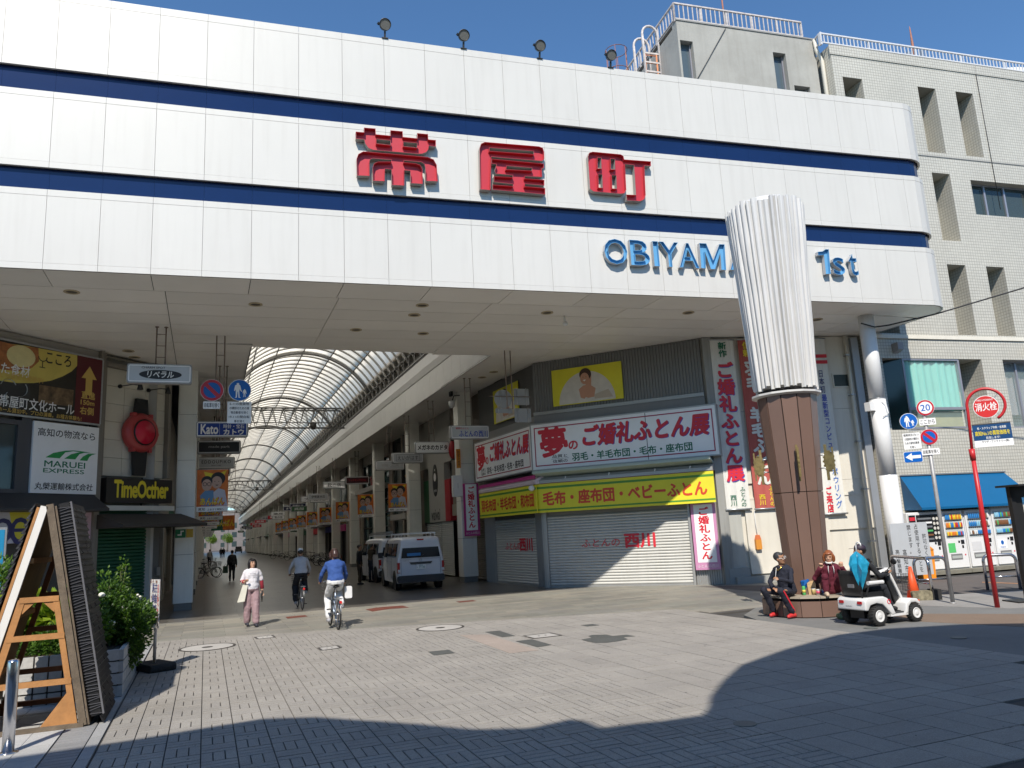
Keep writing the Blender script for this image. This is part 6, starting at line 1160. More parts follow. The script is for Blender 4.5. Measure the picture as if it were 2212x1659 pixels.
hp = G(zQ2(1800, 1490)); azh = math.atan2(hp.x, hp.y); t = thing('fire_hydrant_sign', 'red pole with a hooped round red fire hydrant sign and a blue advert plate', 'hydrant sign', (hp.x, hp.y, 0), -azh*.9)
HF = Frame((hp.x-math.cos(-azh*.9), hp.y-math.sin(-azh*.9)), (hp.x, hp.y)); hf = lambda p: (HF.at(p)[0]-1, HF.at(p)[1]); RP = plain('hydrant_red', (.5, .02, .025), .4)
cs = hf(zQ1(1678, 900)); zs0 = hf(zQ1(1555, 1400))[1]; rl = abs(hf(zQ1(1480, 880))[0]-hf(zQ1(1880, 880))[0])/2; cr = ((hf(zQ1(1480, 880))[0]+hf(zQ1(1880, 880))[0])/2, hf(zQ1(1680, 880))[1])
MB().tube([(0, 0, 0), (0, 0, 1.85), (0, 0, zs0)], .04, 14, rs=[.045, .045, .04]).lathe([(.052, zs0-.1), (.055, zs0+.12)], n=14).build('pole', RP, t)
hoop = [(cr[0]-rl+.0, 0, cr[1]-rl*.0)]; pl_ = [(0, 0, zs0), (cr[0]-rl, 0, cr[1]-rl*.35)]+[(cr[0]+rl*math.cos(a), 0, cr[1]+rl*math.sin(a)) for a in [PI-.05-i*(PI+1.0)/26 for i in range(27)]]
MB().tube(pl_, .028, 10).build('hoop', RP, t); rs_ = abs(hf(zQ1(1540, 900))[0]-hf(zQ1(1815, 900))[0])/2
MB().disc(cs, rs_, -.012, .012, 36).build('sign_plate', SIGNW, t); MB().disc(cs, rs_*.95, -.016, -.0125, 36).build('sign_disc', plain('hydrant_face_red', (.6, .03, .03), .35), t)
txt(t, '消火栓', TXTW, cs[0], cs[1]+.0, rs_*1.65, rs_*.72, -.0175, bold=.03); txt(t, 'FIRE HYDRANT', TXTW, cs[0], cs[1]+rs_*.6, rs_*1.25, rs_*.16, -.0175, bold=.01)
for a in (.75, 2.3, -.75): MB().bar((cs[0]+rs_*math.cos(a), 0, cs[1]+rs_*math.sin(a)), (cr[0]+rl*math.cos(a), 0, cr[1]+rl*math.sin(a)), .015).build('spoke', STEEL, t)
x0, x1, z0, z1 = rect(HF, [zQ1(1530, 1115), zQ1(1925, 1045), zQ1(1575, 1340), zQ1(1970, 1280)]); x0 -= 1; x1 -= 1; zm = z0+(z1-z0)*.3
MB().box(x0, x1, -.03, -.015, zm, z1).build('advert_plate', plain('advert_blue', (.01, .06, .17), .35), t); MB().box(x0, x1, -.03, -.015, z0, zm).build('advert_strip', SIGNW, t); MB().box(x0, x1, -.035, .0, z1, z1+.02).build('top_rail', DSTEEL, t)
txt(t, '鉄・スクラップ非鉄・金属類', TXTW, (x0+x1)/2, z1-.07, (x1-x0)*.75, .05, -.033); txt(t, '高知No.1の買取価格を', TXTY, (x0+x1)/2, z1-.17, (x1-x0)*.9, .09, -.033, bold=.03); txt(t, '目指します!', TXTW, (x0+x1)/2, zm+.045, (x1-x0)*.35, .05, -.033); txt(t, 'ヤツデ・ファクトリー(株)', TXTK, (x0+x1)/2+.03, (z0+zm)/2+.03, (x1-x0)*.7, .055, -.033)
def hoopbar(p, q, h, label):
    p = Vector((*p, 0)); q = Vector((*q, 0)); t = thing('pipe_barrier', label, 'barrier', p); d = q-p; u = d.normalized(); r = .12
    pts = [(0, 0, 0), (0, 0, h-r)]+[tuple(u*(r-r*math.cos(a))+Vector((0, 0, h-r+r*math.sin(a)))) for a in (.4, .8, 1.2, PI/2)]+[tuple(d-u*(r-r*math.cos(a))+Vector((0, 0, h-r+r*math.sin(a)))) for a in (PI/2, 1.2, .8, .4)]+[tuple(d+Vector((0, 0, h-r))), tuple(d)]
    MB().tube(pts, .035, 12).build('pipe', CHROME, t); MB().tube([(0, 0, h*.38), tuple(d+Vector((0, 0, h*.38)))], .018, 8).build('lower_rail', CHROME, t); return t
b0 = G(zQ2(975, 1340)); b1 = G(zQ2(1310, 1325)); hoopbar((b0.x, b0.y), (b1.x, b1.y), .78, 'steel pipe barrier between the traffic cone and the grey sign pole')
b2 = G(zQ2(1135, 1410)); hoopbar((b2.x, b2.y), (b0.x-.35, b0.y+.3), .86, 'nearer steel pipe barrier beside the stone block')
b0 = G(zQ2(1700, 1310)); b1 = G(zQ2(2040, 1300)); hoopbar((b0.x, b0.y), (b1.x, b1.y), .78, 'steel pipe barrier behind the red hydrant pole')
q = G(zQ2(940, 1410)); t = thing('traffic_cone', 'orange traffic cone behind the mobility scooter', 'cone', (q.x, q.y, 0)); CO = plain('cone_orange', (.75, .09, .02), .5); MB().bbox(-.19, .19, -.19, .19, 0, .03, .03, 0, 'z').build('cone_base', CO, t); MB().lathe([(.145, .03), (.03, .7), (.02, .7)], n=20).build('cone_body', CO, t)
q = G(zQ2(1050, 1410)); t = thing('stone_block', 'squat rubble filled block with black band next to the cone', 'block', (q.x, q.y, 0), -.5); MB().bbox(-.28, .12, -.12, .12, 0, .2, .04).build('rubble_body', mat('rubble', (.2, .18, .12), .9, var=.6, vs=14, bump=.6), t); MB().box(.121, .3, -.13, .13, 0, .22).build('black_band', RUBBER, t)
q = G(zQ2(2075, 1430)); zt_ = onplane(zQ2(1885, 240), (q.x, q.y, 0), (.35, 1, 0)); t = thing('black_frame_shelter', 'black framed glass shelter cut off by the right edge', 'shelter', (q.x, q.y, 0), -.34)
BF = Frame((q.x, q.y), (q.x+1, q.y-.355)); bx0, bz0 = BF.at(zQ2(1900, 240)); mb = MB().box(bx0, bx0+.09, -.06, .06, 0, bz0).box(bx0, bx0+2.4, -.06, .06, bz0-.22, bz0).box(bx0+2.3, bx0+2.4, -.06, .06, 0, bz0-.22).box(bx0+.09, bx0+.24, -.03, .03, 0, bz0-.22).box(bx0-.02, bx0+2.42, -.35, .35, bz0, bz0+.04); mb.build('frame', BLACK, t)
MB().box(bx0+.24, bx0+2.3, -.01, .01, .25, bz0-.22).build('glass', glassmat('shelter_glass', (.5, .5, .45), .05, .2), t); MB().box(bx0-.3, bx0+.5, -.2, .3, 0, .03).build('foot', BLACK, t)

# ================================================================== LEFT FOREGROUND
GR = mat('rough_white_granite', (.44, .43, .41), .85, var=.12, vs=20, bump=.6, bs=25, rvar=.1)
plr = thing('stone_planter', 'white split stone planter full of shrubs behind the timber frame', 'planter', (-1.05, 12.0, 0)); PH_ = .62
MB().box(-6, -.03, .04, 3.0, 0, PH_-.03).build('core', plain('mortar_dark', (.06, .06, .055), .9), plr)
cell = .155
gb = [GR]
nblk = 0
for i in range(28):
    for k in range(4):
        x1 = -.0-i*.165; MB().bbox(x1-.145, x1-.0, -.0, .06, k*cell+.01, (k+1)*cell-.01, .008).build('stone_block', GR, plr)
for j in range(18):
    for k in range(4): MB().bbox(.005+j*.165, .005+j*.165+.145, -.06+.0, .0, k*cell+.01, (k+1)*cell-.01, .008).xf(Matrix.Rotation(PI/2, 4, 'Z')).build('stone_block', GR, plr)
MB().box(-6, -.1, .08, 2.9, PH_-.03, PH_-.02).build('soil', mat('soil', (.05, .035, .02), .95, bump=.5), plr)
# planting: leaf clumps
LEAF = []
for i, c in enumerate(((.035, .085, .012), (.06, .13, .015), (.10, .19, .02), (.22, .30, .02), (.03, .07, .02))):
    m = mat('leaf_%d' % i, c, .5, var=.2, vs=9); b = m.node_tree.nodes['Principled BSDF']; t_ = m.node_tree; tl = t_.nodes.new('ShaderNodeBsdfTranslucent'); tl.inputs[0].default_value = (c[0]*1.6, c[1]*1.6, c[2], 1); mx = t_.nodes.new('ShaderNodeMixShader'); mx.inputs[0].default_value = .35; o_ = t_.nodes['Material Output']; t_.links.new(b.outputs[0], mx.inputs[1]); t_.links.new(tl.outputs[0], mx.inputs[2]); t_.links.new(mx.outputs[0], o_.inputs[0]); LEAF.append(m)
def foliage(t, centers, n, size, seed, mats=(0, 1, 2), long=1.0, stems=14, nm='foliage'):
    rn = random.Random(seed); mb = MB()
    for _ in range(n):
        c, r = rn.choice(centers); v = Vector((rn.gauss(0, 1), rn.gauss(0, 1), rn.gauss(0, 1))).normalized()*(rn.random()**.45); p = Vector(c)+Vector((v.x*r[0], v.y*r[1], v.z*r[2]))
        d = (v+Vector((rn.uniform(-.7, .7), rn.uniform(-.7, .7), rn.uniform(-.3, .7)))).normalized(); s = d.cross(Vector((rn.random(), rn.random(), rn.random()))).normalized(); u = s.cross(d); L_ = size*rn.uniform(.6, 1.35)*long; W_ = size*rn.uniform(.22, .4)
        mb.add([p, p+d*L_*.45+s*W_+u*L_*.08, p+d*L_, p+d*L_*.45-s*W_+u*L_*.08, p+d*L_*.5-u*L_*.04], [(0, 1, 4), (1, 2, 4), (2, 3, 4), (3, 0, 4)], rn.choice(mats))
    o = mb.build(nm, LEAF, t, kind='stuff'); st = MB()
    for _ in range(stems):
        c, r = rn.choice(centers); st.tube([(c[0]*.4, c[1]*.4, 0), (c[0]*.8, c[1]*.8, c[2]*.6), (c[0]+rn.uniform(-.5, .5)*r[0], c[1]+rn.uniform(-.5, .5)*r[1], c[2]+rn.uniform(0, .8)*r[2])], .006, 5)
    st.build('stems', mat('green_stem', (.1, .12, .04), .7), t); return o
def shrub(x, y, label, centers, n, size, seed, mats, cat='shrub', long=1, nm='shrub'):
    t = thing(nm, label, cat, (x, y, PH_-.03)); foliage(t, centers, n, size, seed, mats, long); return t
s1 = shrub(-1.25, 13.1, 'dark green rose bush with white blossoms spilling over the right corner of the planter', [((0, .4, .3), (.38, .6, .40)), ((.25, -.1, .1), (.30, .5, .3)), ((-.2, -.3, .4), (.32, .45, .36)), ((.25, .75, .32), (.26, .4, .26)), ((.2, .1, -.15), (.22, .5, .22)), ((.35, .2, .3), (.22, .3, .2)), ((-.05, 0, .62), (.34, .4, .26)), ((.2, -.2, .3), (.3, .3, .3))], 11000, .058, 11, (0, 0, 0, 4, 1, 2), nm='rose_bush')
rn = random.Random(2); bl = MB()
for _ in range(26):
    c = (rn.uniform(-.4, .42), rn.uniform(-.6, .6), rn.uniform(.2, .72)); bl.ell(c, (.02, .02, .016), 7, 5)
for c in ((.05, -.55, .33), (-.1, -.5, .72), (.3, -.3, .2)): bl.ell(c, (.045, .04, .035), 9, 6)
bl.build('blossom', plain('white_petal', (.75, .73, .62), .6), s1)
shrub(-1.25, 12.9, 'tall thin rose shoots rising above the bush in front of the green shutter', [((-.1, .1, .85), (.14, .2, .25)), ((.12, .2, .95), (.08, .1, .3)), ((-.3, 0, .6), (.15, .2, .2))], 260, .06, 21, (1, 2, 2), nm='rose_shoots')
shrub(-2.0, 13.0, 'bright yellow green big leaved plant seen through the timber frame', [((0, 0, .45), (.4, .35, .3)), ((-.35, .1, .5), (.3, .3, .25))], 700, .17, 31, (3, 3, 2), nm='leafy_plant')
shrub(-3.0, 12.9, 'bright yellow green leafy plant at the left edge of the picture', [((0, 0, .5), (.5, .4, .32)), ((-.5, 0, .4), (.4, .3, .3))], 900, .17, 37, (3, 3, 2), nm='leafy_plant')
shrub(-1.75, 12.4, 'low dark shrub behind the middle rungs of the timber frame', [((0, 0, .15), (.5, .3, .25)), ((.3, 0, .3), (.3, .3, .25)), ((-.4, 0, .05), (.4, .3, .2))], 3000, .06, 41, (0, 1, 1, 2), nm='low_shrub')
shrub(-2.9, 13.9, 'feathery tall pale green shrub against the yellow shop sign', [((0, 0, .9), (.25, .25, .45)), ((.3, 0, .7), (.2, .2, .4)), ((-.4, 0, .8), (.25, .25, .4))], 1800, .07, 43, (1, 2, 2), long=1.3, nm='feathery_shrub')
# A frame
A0 = 10.3; D_ = 1.25; fa = lambda p, y=A0: yplane(p, y)
ap = fa(zL5(690, 60)); ax_, az_ = ap.x, ap.z
lb_ = fa(zL5(100, 1640)); sl_l = (lb_.x-(ax_-.03))/(lb_.z-az_); Lx = ax_-.03+sl_l*(0-az_)                       # left foot
Rx = G(zL6(930, 1200)).x
af_ = thing('shingled_a_frame', 'tall timber A frame clad outside in black shingles, standing at the left foreground', 'a frame', (ax_, A0, 0))
def W2(x): return x-ax_
WP = plain('white_edge_paint', (.72, .7, .66), .5, streak=.1)
def board3(p, q, wd, y0, y1, m, nm):                                    # plank in the XZ plane from p to q
    d = Vector((q[0]-p[0], 0, q[1]-p[1])).normalized(); n = Vector((d.z, 0, -d.x))*wd/2; a = Vector((p[0], 0, p[1])); b = Vector((q[0], 0, q[1]))
    MB().prism([((a+n).x, (a+n).z), ((b+n).x, (b+n).z), ((b-n).x, (b-n).z), ((a-n).x, (a-n).z)], y0, y1, 'y').build(nm, m, af_)
LT_, LB_ = (-.05, az_-.02), (W2(Lx), .02); RT_, RB_ = (.0, az_), (W2(Rx), .02)
board3(LT_, LB_, .075, -.02, .02, WP, 'white_edge_board'); board3((LT_[0]-.06, LT_[1]-.01), (LB_[0]-.06, LB_[1]), .03, -.02, D_, WOOD, 'outer_board')
PLY = mat('brown_plywood', (.2, .12, .05), .7, var=.25, vs=3)
board3((LT_[0]+.0, LT_[1]-.06), (LB_[0]+.0, LB_[1]), .018, .02, D_, PLY, 'plywood_sheet')
for k in range(1, 4):
    f = k/4; x = LT_[0]+(LB_[0]-LT_[0])*f; z = LT_[1]+(LB_[1]-LT_[1])*f; MB().box(x-.0, x+.07, .03, D_-.02, z-.03, z+.03).build('batten', WOOD, af_)
board3((LT_[0]+.06, LT_[1]-.15), (LB_[0]+.07, LB_[1]), .06, D_-.05, D_, plain('dark_pine', (.16, .06, .02), .6, var=.2), 'rear_leg')
board3(RT_, RB_, .075, -.02, .03, OLDWOOD, 'weathered_leg'); board3((RT_[0]+.06, RT_[1]-.02), (RB_[0]+.055, RB_[1]), .02, 0, D_, OLDWOOD, 'right_sheet')
xl = lambda z: LT_[0]+(LB_[0]-LT_[0])*(z-LT_[1])/(LB_[1]-LT_[1]); xr = lambda z: RT_[0]+(RB_[0]-RT_[0])*(z-RT_[1])/(RB_[1]-RT_[1])
zc = [fa(zL5(560, 1375)).z, fa(zL0(210, 908)).z, fa(zL0(200, 1178)).z]
board3((xr(zc[0])-.08, zc[0]), (xr(.02)-.085, .02), .06, -.0, .04, WOOD, 'inner_leg'); board3((xl(zc[0])+.09, zc[0]), (xl(.02)+.1, .02), .07, -.0, .04, WOOD, 'inner_leg')
for y0 in (-.0, D_-.06):
    for z in zc: MB().box(xl(z)+.07, xr(z)-.05, y0-.006, y0+.038, z-.03, z+.03).build('cross_rail', WOOD if y0 <= 0 else plain('dark_pine', (.16, .06, .02), .6, var=.2), af_)
MB().box(xl(.0)+.02, xr(0)+.0, -.03, .03, 0, .05).build('ground_rail', OLDWOOD, af_); MB().box(xl(.1), xr(.1), D_-.06, D_, .1, .16).build('ground_rail', plain('dark_pine', (.16, .06, .02), .6, var=.2), af_)
for x0, s, z in ((xr(zc[0])-.11, -1, zc[0]-.03), (xl(zc[0])+.12, 1, zc[0]-.03)): MB().prism([(x0-s*.02, z), (x0+s*.1, z), (x0-s*.02, z-.12)], .008, .03, 'y').build('corner_brace', WOOD, af_)
MB().prism([(xr(.03)-.1, .05), (xr(.03)-.42, .05), (xr(.3)-.1, .42)], .008, .03, 'y').build('corner_brace', WOOD, af_)
SHG = mat('charred_shingle', (.022, .023, .027), .5, var=.35, vs=30, bump=.8, bs=60, rvar=.3)
n = 30; dl_ = Vector((LB_[0]-LT_[0], 0, LB_[1]-LT_[1])); ln = dl_.length; dl_.normalize(); nl = Vector((-dl_.z, 0, dl_.x)); nl = nl if nl.x < 0 else -nl
for i in range(n):
    for s in range(4):
        p = Vector((LT_[0]-.08, 0, LT_[1]+.04))+dl_*(ln*i/n); y0 = -.03+s*(D_+.06)/4; y1 = y0+(D_+.06)/4-.006; a = p+nl*.005; b = p+dl_*(ln/n*1.35)+nl*.05; c = b-nl*.03
        MB().add([(a.x, y0, a.z), (a.x, y1, a.z), (b.x, y1, b.z), (b.x, y0, b.z), (a.x, y0, a.z-.01), (a.x, y1, a.z-.01), (c.x, y1, c.z), (c.x, y0, c.z)], [(0,1,2,3),(7,6,5,4),(0,4,5,1),(1,5,6,2),(2,6,7,3),(3,7,4,0)]).build('shingle', SHG, af_)
dr_ = Vector((RB_[0]-RT_[0], 0, RB_[1]-RT_[1])); ln2 = dr_.length; dr_.normalize(); nr = Vector((-dr_.z, 0, dr_.x)); nr = nr if nr.x > 0 else -nr; n = 34
SHB = mat('glossy_black_slat', (.01, .0105, .012), .5, var=.3, vs=30, rvar=.4, spec=.25)
for i in range(n):
    for s in range(3):
        p = Vector((RT_[0]+.075, 0, RT_[1]-.0))+dr_*(ln2*i/n); y0 = .02+s*(D_-.02)/3; y1 = y0+(D_-.02)/3-.008; a = p+nr*.10; b = p+dr_*(ln2/n*1.2)+nr*.135; c = b-nr*.02+dr_*.012; rr1 = rnd.uniform(-.006, .006)
        MB().add([(a.x, y0, a.z), (a.x, y1, a.z), (b.x+rr1, y1, b.z), (b.x, y0, b.z), (a.x, y0, a.z-.02), (a.x, y1, a.z-.02), (c.x+rr1, y1, c.z), (c.x, y0, c.z)], [(0,1,2,3),(7,6,5,4),(0,4,5,1),(1,5,6,2),(2,6,7,3),(3,7,4,0)]).build('slat', SHB, af_)
qa = Vector((RT_[0]+.075, 0, RT_[1]))+nr*.015; qb = qa+nr*.1; e_ = dr_*(ln2*.97)
MB().add([(v.x, y_, v.z) for y_ in (.012, D_-.01) for v in (qa, qb, qb+e_, qa+e_)], [(3,2,1,0),(4,5,6,7),(0,1,5,4),(1,2,6,5),(2,3,7,6),(3,0,4,7)]).build('black_core', BLACK, af_)
fr_ = MB(); a = Vector((RT_[0]+.075, 0, RT_[1]))+nr*.14; b = a+dr_*(ln2*.97); fr_.bar((a.x, .0, a.z), (b.x, 0, b.z), .018, .03); fr_.build('edge_strip', plain('strip_grey', (.13, .13, .14), .35), af_)
cm_ = MB()
for i in range(70): a = Vector((RT_[0]+.08, 0, RT_[1]))+dr_*(ln2*(.02+.95*i/70)); b = a+nr*.125+dr_*rnd.uniform(-.02, .02); cm_.bar((a.x, .002, a.z), (b.x, .002, b.z), .008, .006)
cm_.build('edge_pins', plain('pin_dark', (.09, .09, .1), .35), af_, kind='stuff')
# bollard and roadside sign on rubber foot
q = G(zL6(85, 1500)); t = thing('steel_bollard', 'polished steel bollard at the lower left corner', 'bollard', (q.x, q.y, .004)); MB().lathe([(.055, 0), (.055, .86), (.05, .88), (0, .885)], n=24).build('tube', CHROME, t); MB().lathe([(.09, 0), (.09, .01), (.056, .015)], n=24).build('base_ring', CHROME, t)
q = G(zL0(887, 1095)); t = thing('rusty_sign_stand', 'rusty white narrow sign on a post in a black rubber foot by the planter', 'sign', (q.x, q.y, 0), -1.12)
zt_ = yplane(zL0(905, 572), q.y).z; zb_3 = yplane(zL0(905, 850), q.y).z
RW = mat('rust_eaten_white_paint', (.6, .58, .55), .6, var=.1, vs=6); tt_ = RW.node_tree; N = tt_.nodes; b_ = N['Principled BSDF']; s_ = b_.inputs['Base Color'].links[0].from_socket; n2 = N.new('ShaderNodeTexNoise'); n2.inputs['Scale'].default_value = 9; n2.inputs['Detail'].default_value = 8; r2 = N.new('ShaderNodeMapRange'); r2.inputs[1].default_value = .54; r2.inputs[2].default_value = .6; mx = N.new('ShaderNodeMix'); mx.data_type = 'RGBA'
tt_.links.new(n2.outputs['Fac'], r2.inputs[0]); tt_.links.new(r2.outputs[0], mx.inputs[0]); tt_.links.new(s_, mx.inputs[6]); mx.inputs[7].default_value = (.17, .06, .025, 1); tt_.links.new(mx.outputs[2], b_.inputs['Base Color'])
MB().tube([(0, 0, .1), (0, 0, zt_-.02)], .025, 12).build('post', RW, t); MB().bbox(-.17, .17, -.03, -.018, zb_3, zt_, .01).build('sign_plate', RW, t)
txt(t, '駐輪禁止', plain('dark_blue_print', (.03, .04, .15), .5), .0, (zt_+zb_3)/2, .2, (zt_-zb_3)*.85, -.032, vert=True, bold=.02)
txt(t, '自転車の放置はご遠慮下さい', TXTR, .13, (zt_+zb_3)/2, .05, (zt_-zb_3)*.8, -.032, vert=True)
MB().bbox(-.36, .36, -.2, .2, 0, .12, .05).build('rubber_foot', mat('mottled_rubber', (.025, .025, .025), .9, var=.6, vs=30, bump=1), t)
# ================================================================== SHOPS INSIDE THE ARCADE
XW = 10.35                                                              # right wall line
RFy = lambda y0, y1: Frame((XW, y1), (XW, y0))                            # viewer on the street side; local x runs towards the camera
def unit(y0, y1, label, wallm, parts, sign=None, wh=7.58):
    fr = RFy(y0, y1); t = fr.thing('arcade_shop', label, 'shop'); L_ = y1-y0
    MB().box(0, L_, .3, 8, 0, wh).build('interior', plain('shop_dark', (.03, .03, .03), .6), t)
    for (a, b, z0, z1, y, m, nm) in parts: MB().box(a*L_, b*L_, y, y+.3, z0, z1).build(nm, m, t)
    return t, L_
TAUP = mat('taupe_wall', (.2, .17, .14), .6, dirt=.15); OFFW = mat('offwhite_wall', (.36, .35, .32), .6, var=.05, streak=.1); BEIG = mat('beige_wall', (.3, .265, .21), .6, streak=.1); DGL = plain('dark_shop_glass', (.02, .035, .035), .07); MUL = plain('mullion_black', (.03, .03, .03), .4); TEAL = plain('teal_glass', (.05, .12, .12), .08)
def slats(t, a, b, z0, z1, m, y=.05, p=.09):
    n = int((z1-z0)/p); mb = MB()
    for i in range(n): mb.prism([(y+.04, z0+i*p), (y, z0+i*p+p*.3), (y, z0+i*p+p*.7), (y+.04, z0+i*p+p)], a, b, 'x')
    mb.build('shutter', m, t)
t, L_ = unit(29.35, 33.6, 'narrow brown fronted shop just inside the arcade on the right', TAUP, [(.0, .35, 3.2, 7.58, .0, TAUP, 'wall'), (.35, .6, 3.0, 7.58, .1, DGL, 'window'), (.6, 1, 3.0, 7.58, .05, TAUP, 'wall'), (0, 1, 2.7, 3.2, -.05, BEIG, 'lintel')]); slats(t, .3, L_-.3, .05, 2.7, plain('brown_shutter', (.22, .18, .14), .5))
MB().box(L_*.4, L_*.55, -.12, 0, 3.6, 4.8).build('sign_box', OFFW, t); MB().prism([(L_*.7, 2.9), (L_*.95, 2.9), (L_*.95, 3.2), (L_*.7, 3.2)], -.09, -.06, 'y').build('teal_script', plain('teal_neon', (.0, .25, .2), .4), t)
t, L_ = unit(33.7, 39.2, 'white fronted shop with black oval emblem and green and red side panels', OFFW, [(.0, 1, 5.2, 7.58, .0, OFFW, 'wall'), (.3, .8, 2.5, 5.2, -.02, OFFW, 'wall'), (.12, .3, 2.5, 4.6, -.02, plain('green_panel', (.02, .1, .04), .5), 'green_panel'), (.8, .95, 2.5, 4.4, -.02, plain('red_panel', (.4, .02, .03), .5), 'red_panel'), (0, .12, 0, 5.2, 0, TAUP, 'wall')])
MB().disc((L_*.52, 4.5), .62, -.04, -.021, 30, sx=.7, sz=1.25).build('oval_emblem', TXTK, t); txt(t, 'スタジオ', TXTW, L_*.52, 4.0, .5, .12, -.044); txt(t, 'waiwai', TXTK, L_*.5, 2.85, 1.5, .5, -.024, bold=.03, shear=.1); MB().disc((L_*.52, 4.65), .2, -.046, -.041, 20).disc((L_*.52, 5.0), .05, -.046, -.041, 12).build('emblem_mark', TXTW, t)
slats(t, L_*.15, L_*.6, .05, 2.5, SHUT); slats(t, L_*.62, L_*.95, .05, 2.5, SHUT)
t, L_ = unit(39.4, 46.6, 'black fronted coffee shop with a tall dark vertical sign', BLACK, [(.0, .1, 0, 7.58, .0, TAUP, 'wall'), (.1, .45, 0, 7.58, .1, DGL, 'window'), (.45, .5, 0, 7.58, .0, BEIG, 'pier'), (.5, 1, 2.8, 7.58, .0, BLACK, 'fascia')])
q = thing('coffee_sign', 'tall black sign with a yellow coffee bean projecting over the second pillar', 'shop sign', (9.95, 39.7, 4.9)); MB().box(-.5, .5, -.1, .1, -1.2, 1.2).build('sign_box', BLACK, q); MB().disc((0, .1), .3, -.11, -.101, 20, sx=1.1, sz=.6).build('bean', plain('bean_yellow', (.6, .3, .03), .5), q); txt(q, '珈琲', TXTW, 0, -.7, .6, .35, -.104); txt(q, 'CAFE', TXTW, 0, .7, .6, .2, -.104)
MB().prism([(L_*.5, 2.8), (L_, 2.8), (L_, 3.1), (L_*.5, 3.1)], -.8, 0, 'y').build('canopy', OFFW, t)
t, L_ = unit(46.8, 55.2, 'large glass fronted shop with black mullions and dark red neon script', DGL, [(0, 1, 6.9, 7.58, 0, OFFW, 'wall'), (0, 1, 0, 6.9, .15, TEAL, 'glass')])
for i in range(6): MB().box(i*L_/5-.04, i*L_/5+.04, .05, .15, 0, 6.9).build('mullion', MUL, t)
for i in range(8): MB().box(0, L_, .04, .14, i*.85, i*.85+.07).build('transom', MUL, t)
txt(t, 'Namiki', plain('neon_red', (.4, .02, .02), .5), L_*.45, 5.7, 2.2, .6, .0, shear=.2); MB().box(0, L_, -.6, 0, 4.9, 5.2).build('canopy', OFFW, t)
t, L_ = unit(55.4, 61.8, 'beige shop with barred upper window and a small red poster', BEIG, [(0, 1, 2.7, 7.58, 0, BEIG, 'wall'), (0, .2, 0, 2.7, 0, BEIG, 'pier'), (.85, 1, 0, 2.7, 0, BEIG, 'pier')]); MB().box(L_*.35, L_*.75, -.03, .0, 4.2, 6.2).build('window', OFFW, t)
for i in range(9): MB().box(L_*.35+i*L_*.05-.02, L_*.35+i*L_*.05+.02, -.08, -.04, 4.2, 6.2).build('window_bar', MUL, t)
MB().box(L_*.5, L_*.85, -.1, -.04, 2.7, 3.5).build('red_poster', plain('red_panel', (.4, .02, .03), .5), t); slats(t, L_*.22, L_*.84, .05, 2.7, BEIG)
rn = random.Random(12); y = 62.0; names = ['dark glass', 'cream rendered', 'taupe', 'white panelled', 'beige', 'grey', 'wood toned', 'black', 'pale stone', 'brown']; pal_ = [DGL, OFFW, TAUP, OFFW, BEIG, GREYW, plain('wood_tone', (.2, .1, .05), .5), BLACK, OFFW, TAUP]
k = 0
while y < 228:
    L0_ = rn.uniform(5.5, 9); m = pal_[k % 10]; sgc = [PINK, TXTB, TXTR, TXTG, BLACK, SIGNW][k % 6]
    t, L_ = unit(y, y+L0_-.1, f'{names[k % 10]} shop front, {ords[k % 24]} beyond the barred window shop on the right', m, [(0, 1, 3.1, 7.58, 0, m, 'wall'), (0, .08, 0, 3.1, 0, OFFW, 'pier'), (.92, 1, 0, 3.1, 0, OFFW, 'pier'), (.08, .92, 2.6, 3.1, -.1, sgc, 'shop_sign'), (.5, .54, 0, 2.6, .1, MUL, 'mullion')])
    for i in range(3): MB().box(L_*(.15+.27*i), L_*(.33+.27*i), -.02, .02, 4.2, 6.2).build('window', DGL if k % 2 else TEAL, t)
    if k % 3 == 1: MB().prism([(0, 0), (-1.0, -.4), (-1.0, -.5), (0, -.5)], 0, L_, 'x').xf(Matrix.Translation((0, 0, 3.6))).build('awning', [AB, DKW, GSHUT][k % 3 if k % 2 else 2], t)
    if k % 4 == 2: slats(t, L_*.1, L_*.9, 0, 2.6, SHUT, p=.18)
    y += L0_; k += 1
# left side of the arcade
XL = -1.5; k = 0; y = 25.75; rn = random.Random(9)
while y < 228:
    L0_ = rn.uniform(6, 9.5); fr = Frame((XL, y), (XL, y+L0_-.1)); L_ = L0_-.1; m = pal_[(k+3) % 10]; t = fr.thing('arcade_shop', f'{names[(k+3) % 10]} shop front, {ords[k % 24]} along the left side of the arcade', 'shop')
    MB().box(0, L_, .3, 8, 0, 7.58).build('interior', plain('shop_dark', (.03, .03, .03), .6), t); MB().box(0, L_, 0, .3, 3.0, 7.58).build('wall', m, t); MB().box(0, L_*.1, 0, .3, 0, 3).build('pier', m, t); MB().box(L_*.9, L_, 0, .3, 0, 3).build('pier', m, t); MB().box(L_*.1, L_*.9, .1, .2, 0, 3).build('glass', DGL, t)
    MB().box(.2, L_-.2, -.15, 0, 2.9, 3.5).build('shop_sign', [OFFW, TXTG, DKW, TXTR, BEIG][k % 5], t); y += L0_; k += 1
# bulk of the blocks either side so that light does not leak
for x0, x1, lb in ((20.2, 40, 'plain rear block behind the shops on the right of the arcade'), (-30, -10.3, 'plain rear block behind the shops on the left of the arcade')):
    t = thing('rear_block', lb, 'building', ((x0+x1)/2, 130, 0)); MB().box(x0, x1, 28 if x0 < 0 else 34, 232, 0, 10.4).build('wall', GREYW, t, world=True)
FARM = mat('far_wall', (.17, .15, .14), .8, var=.3, vs=.4)
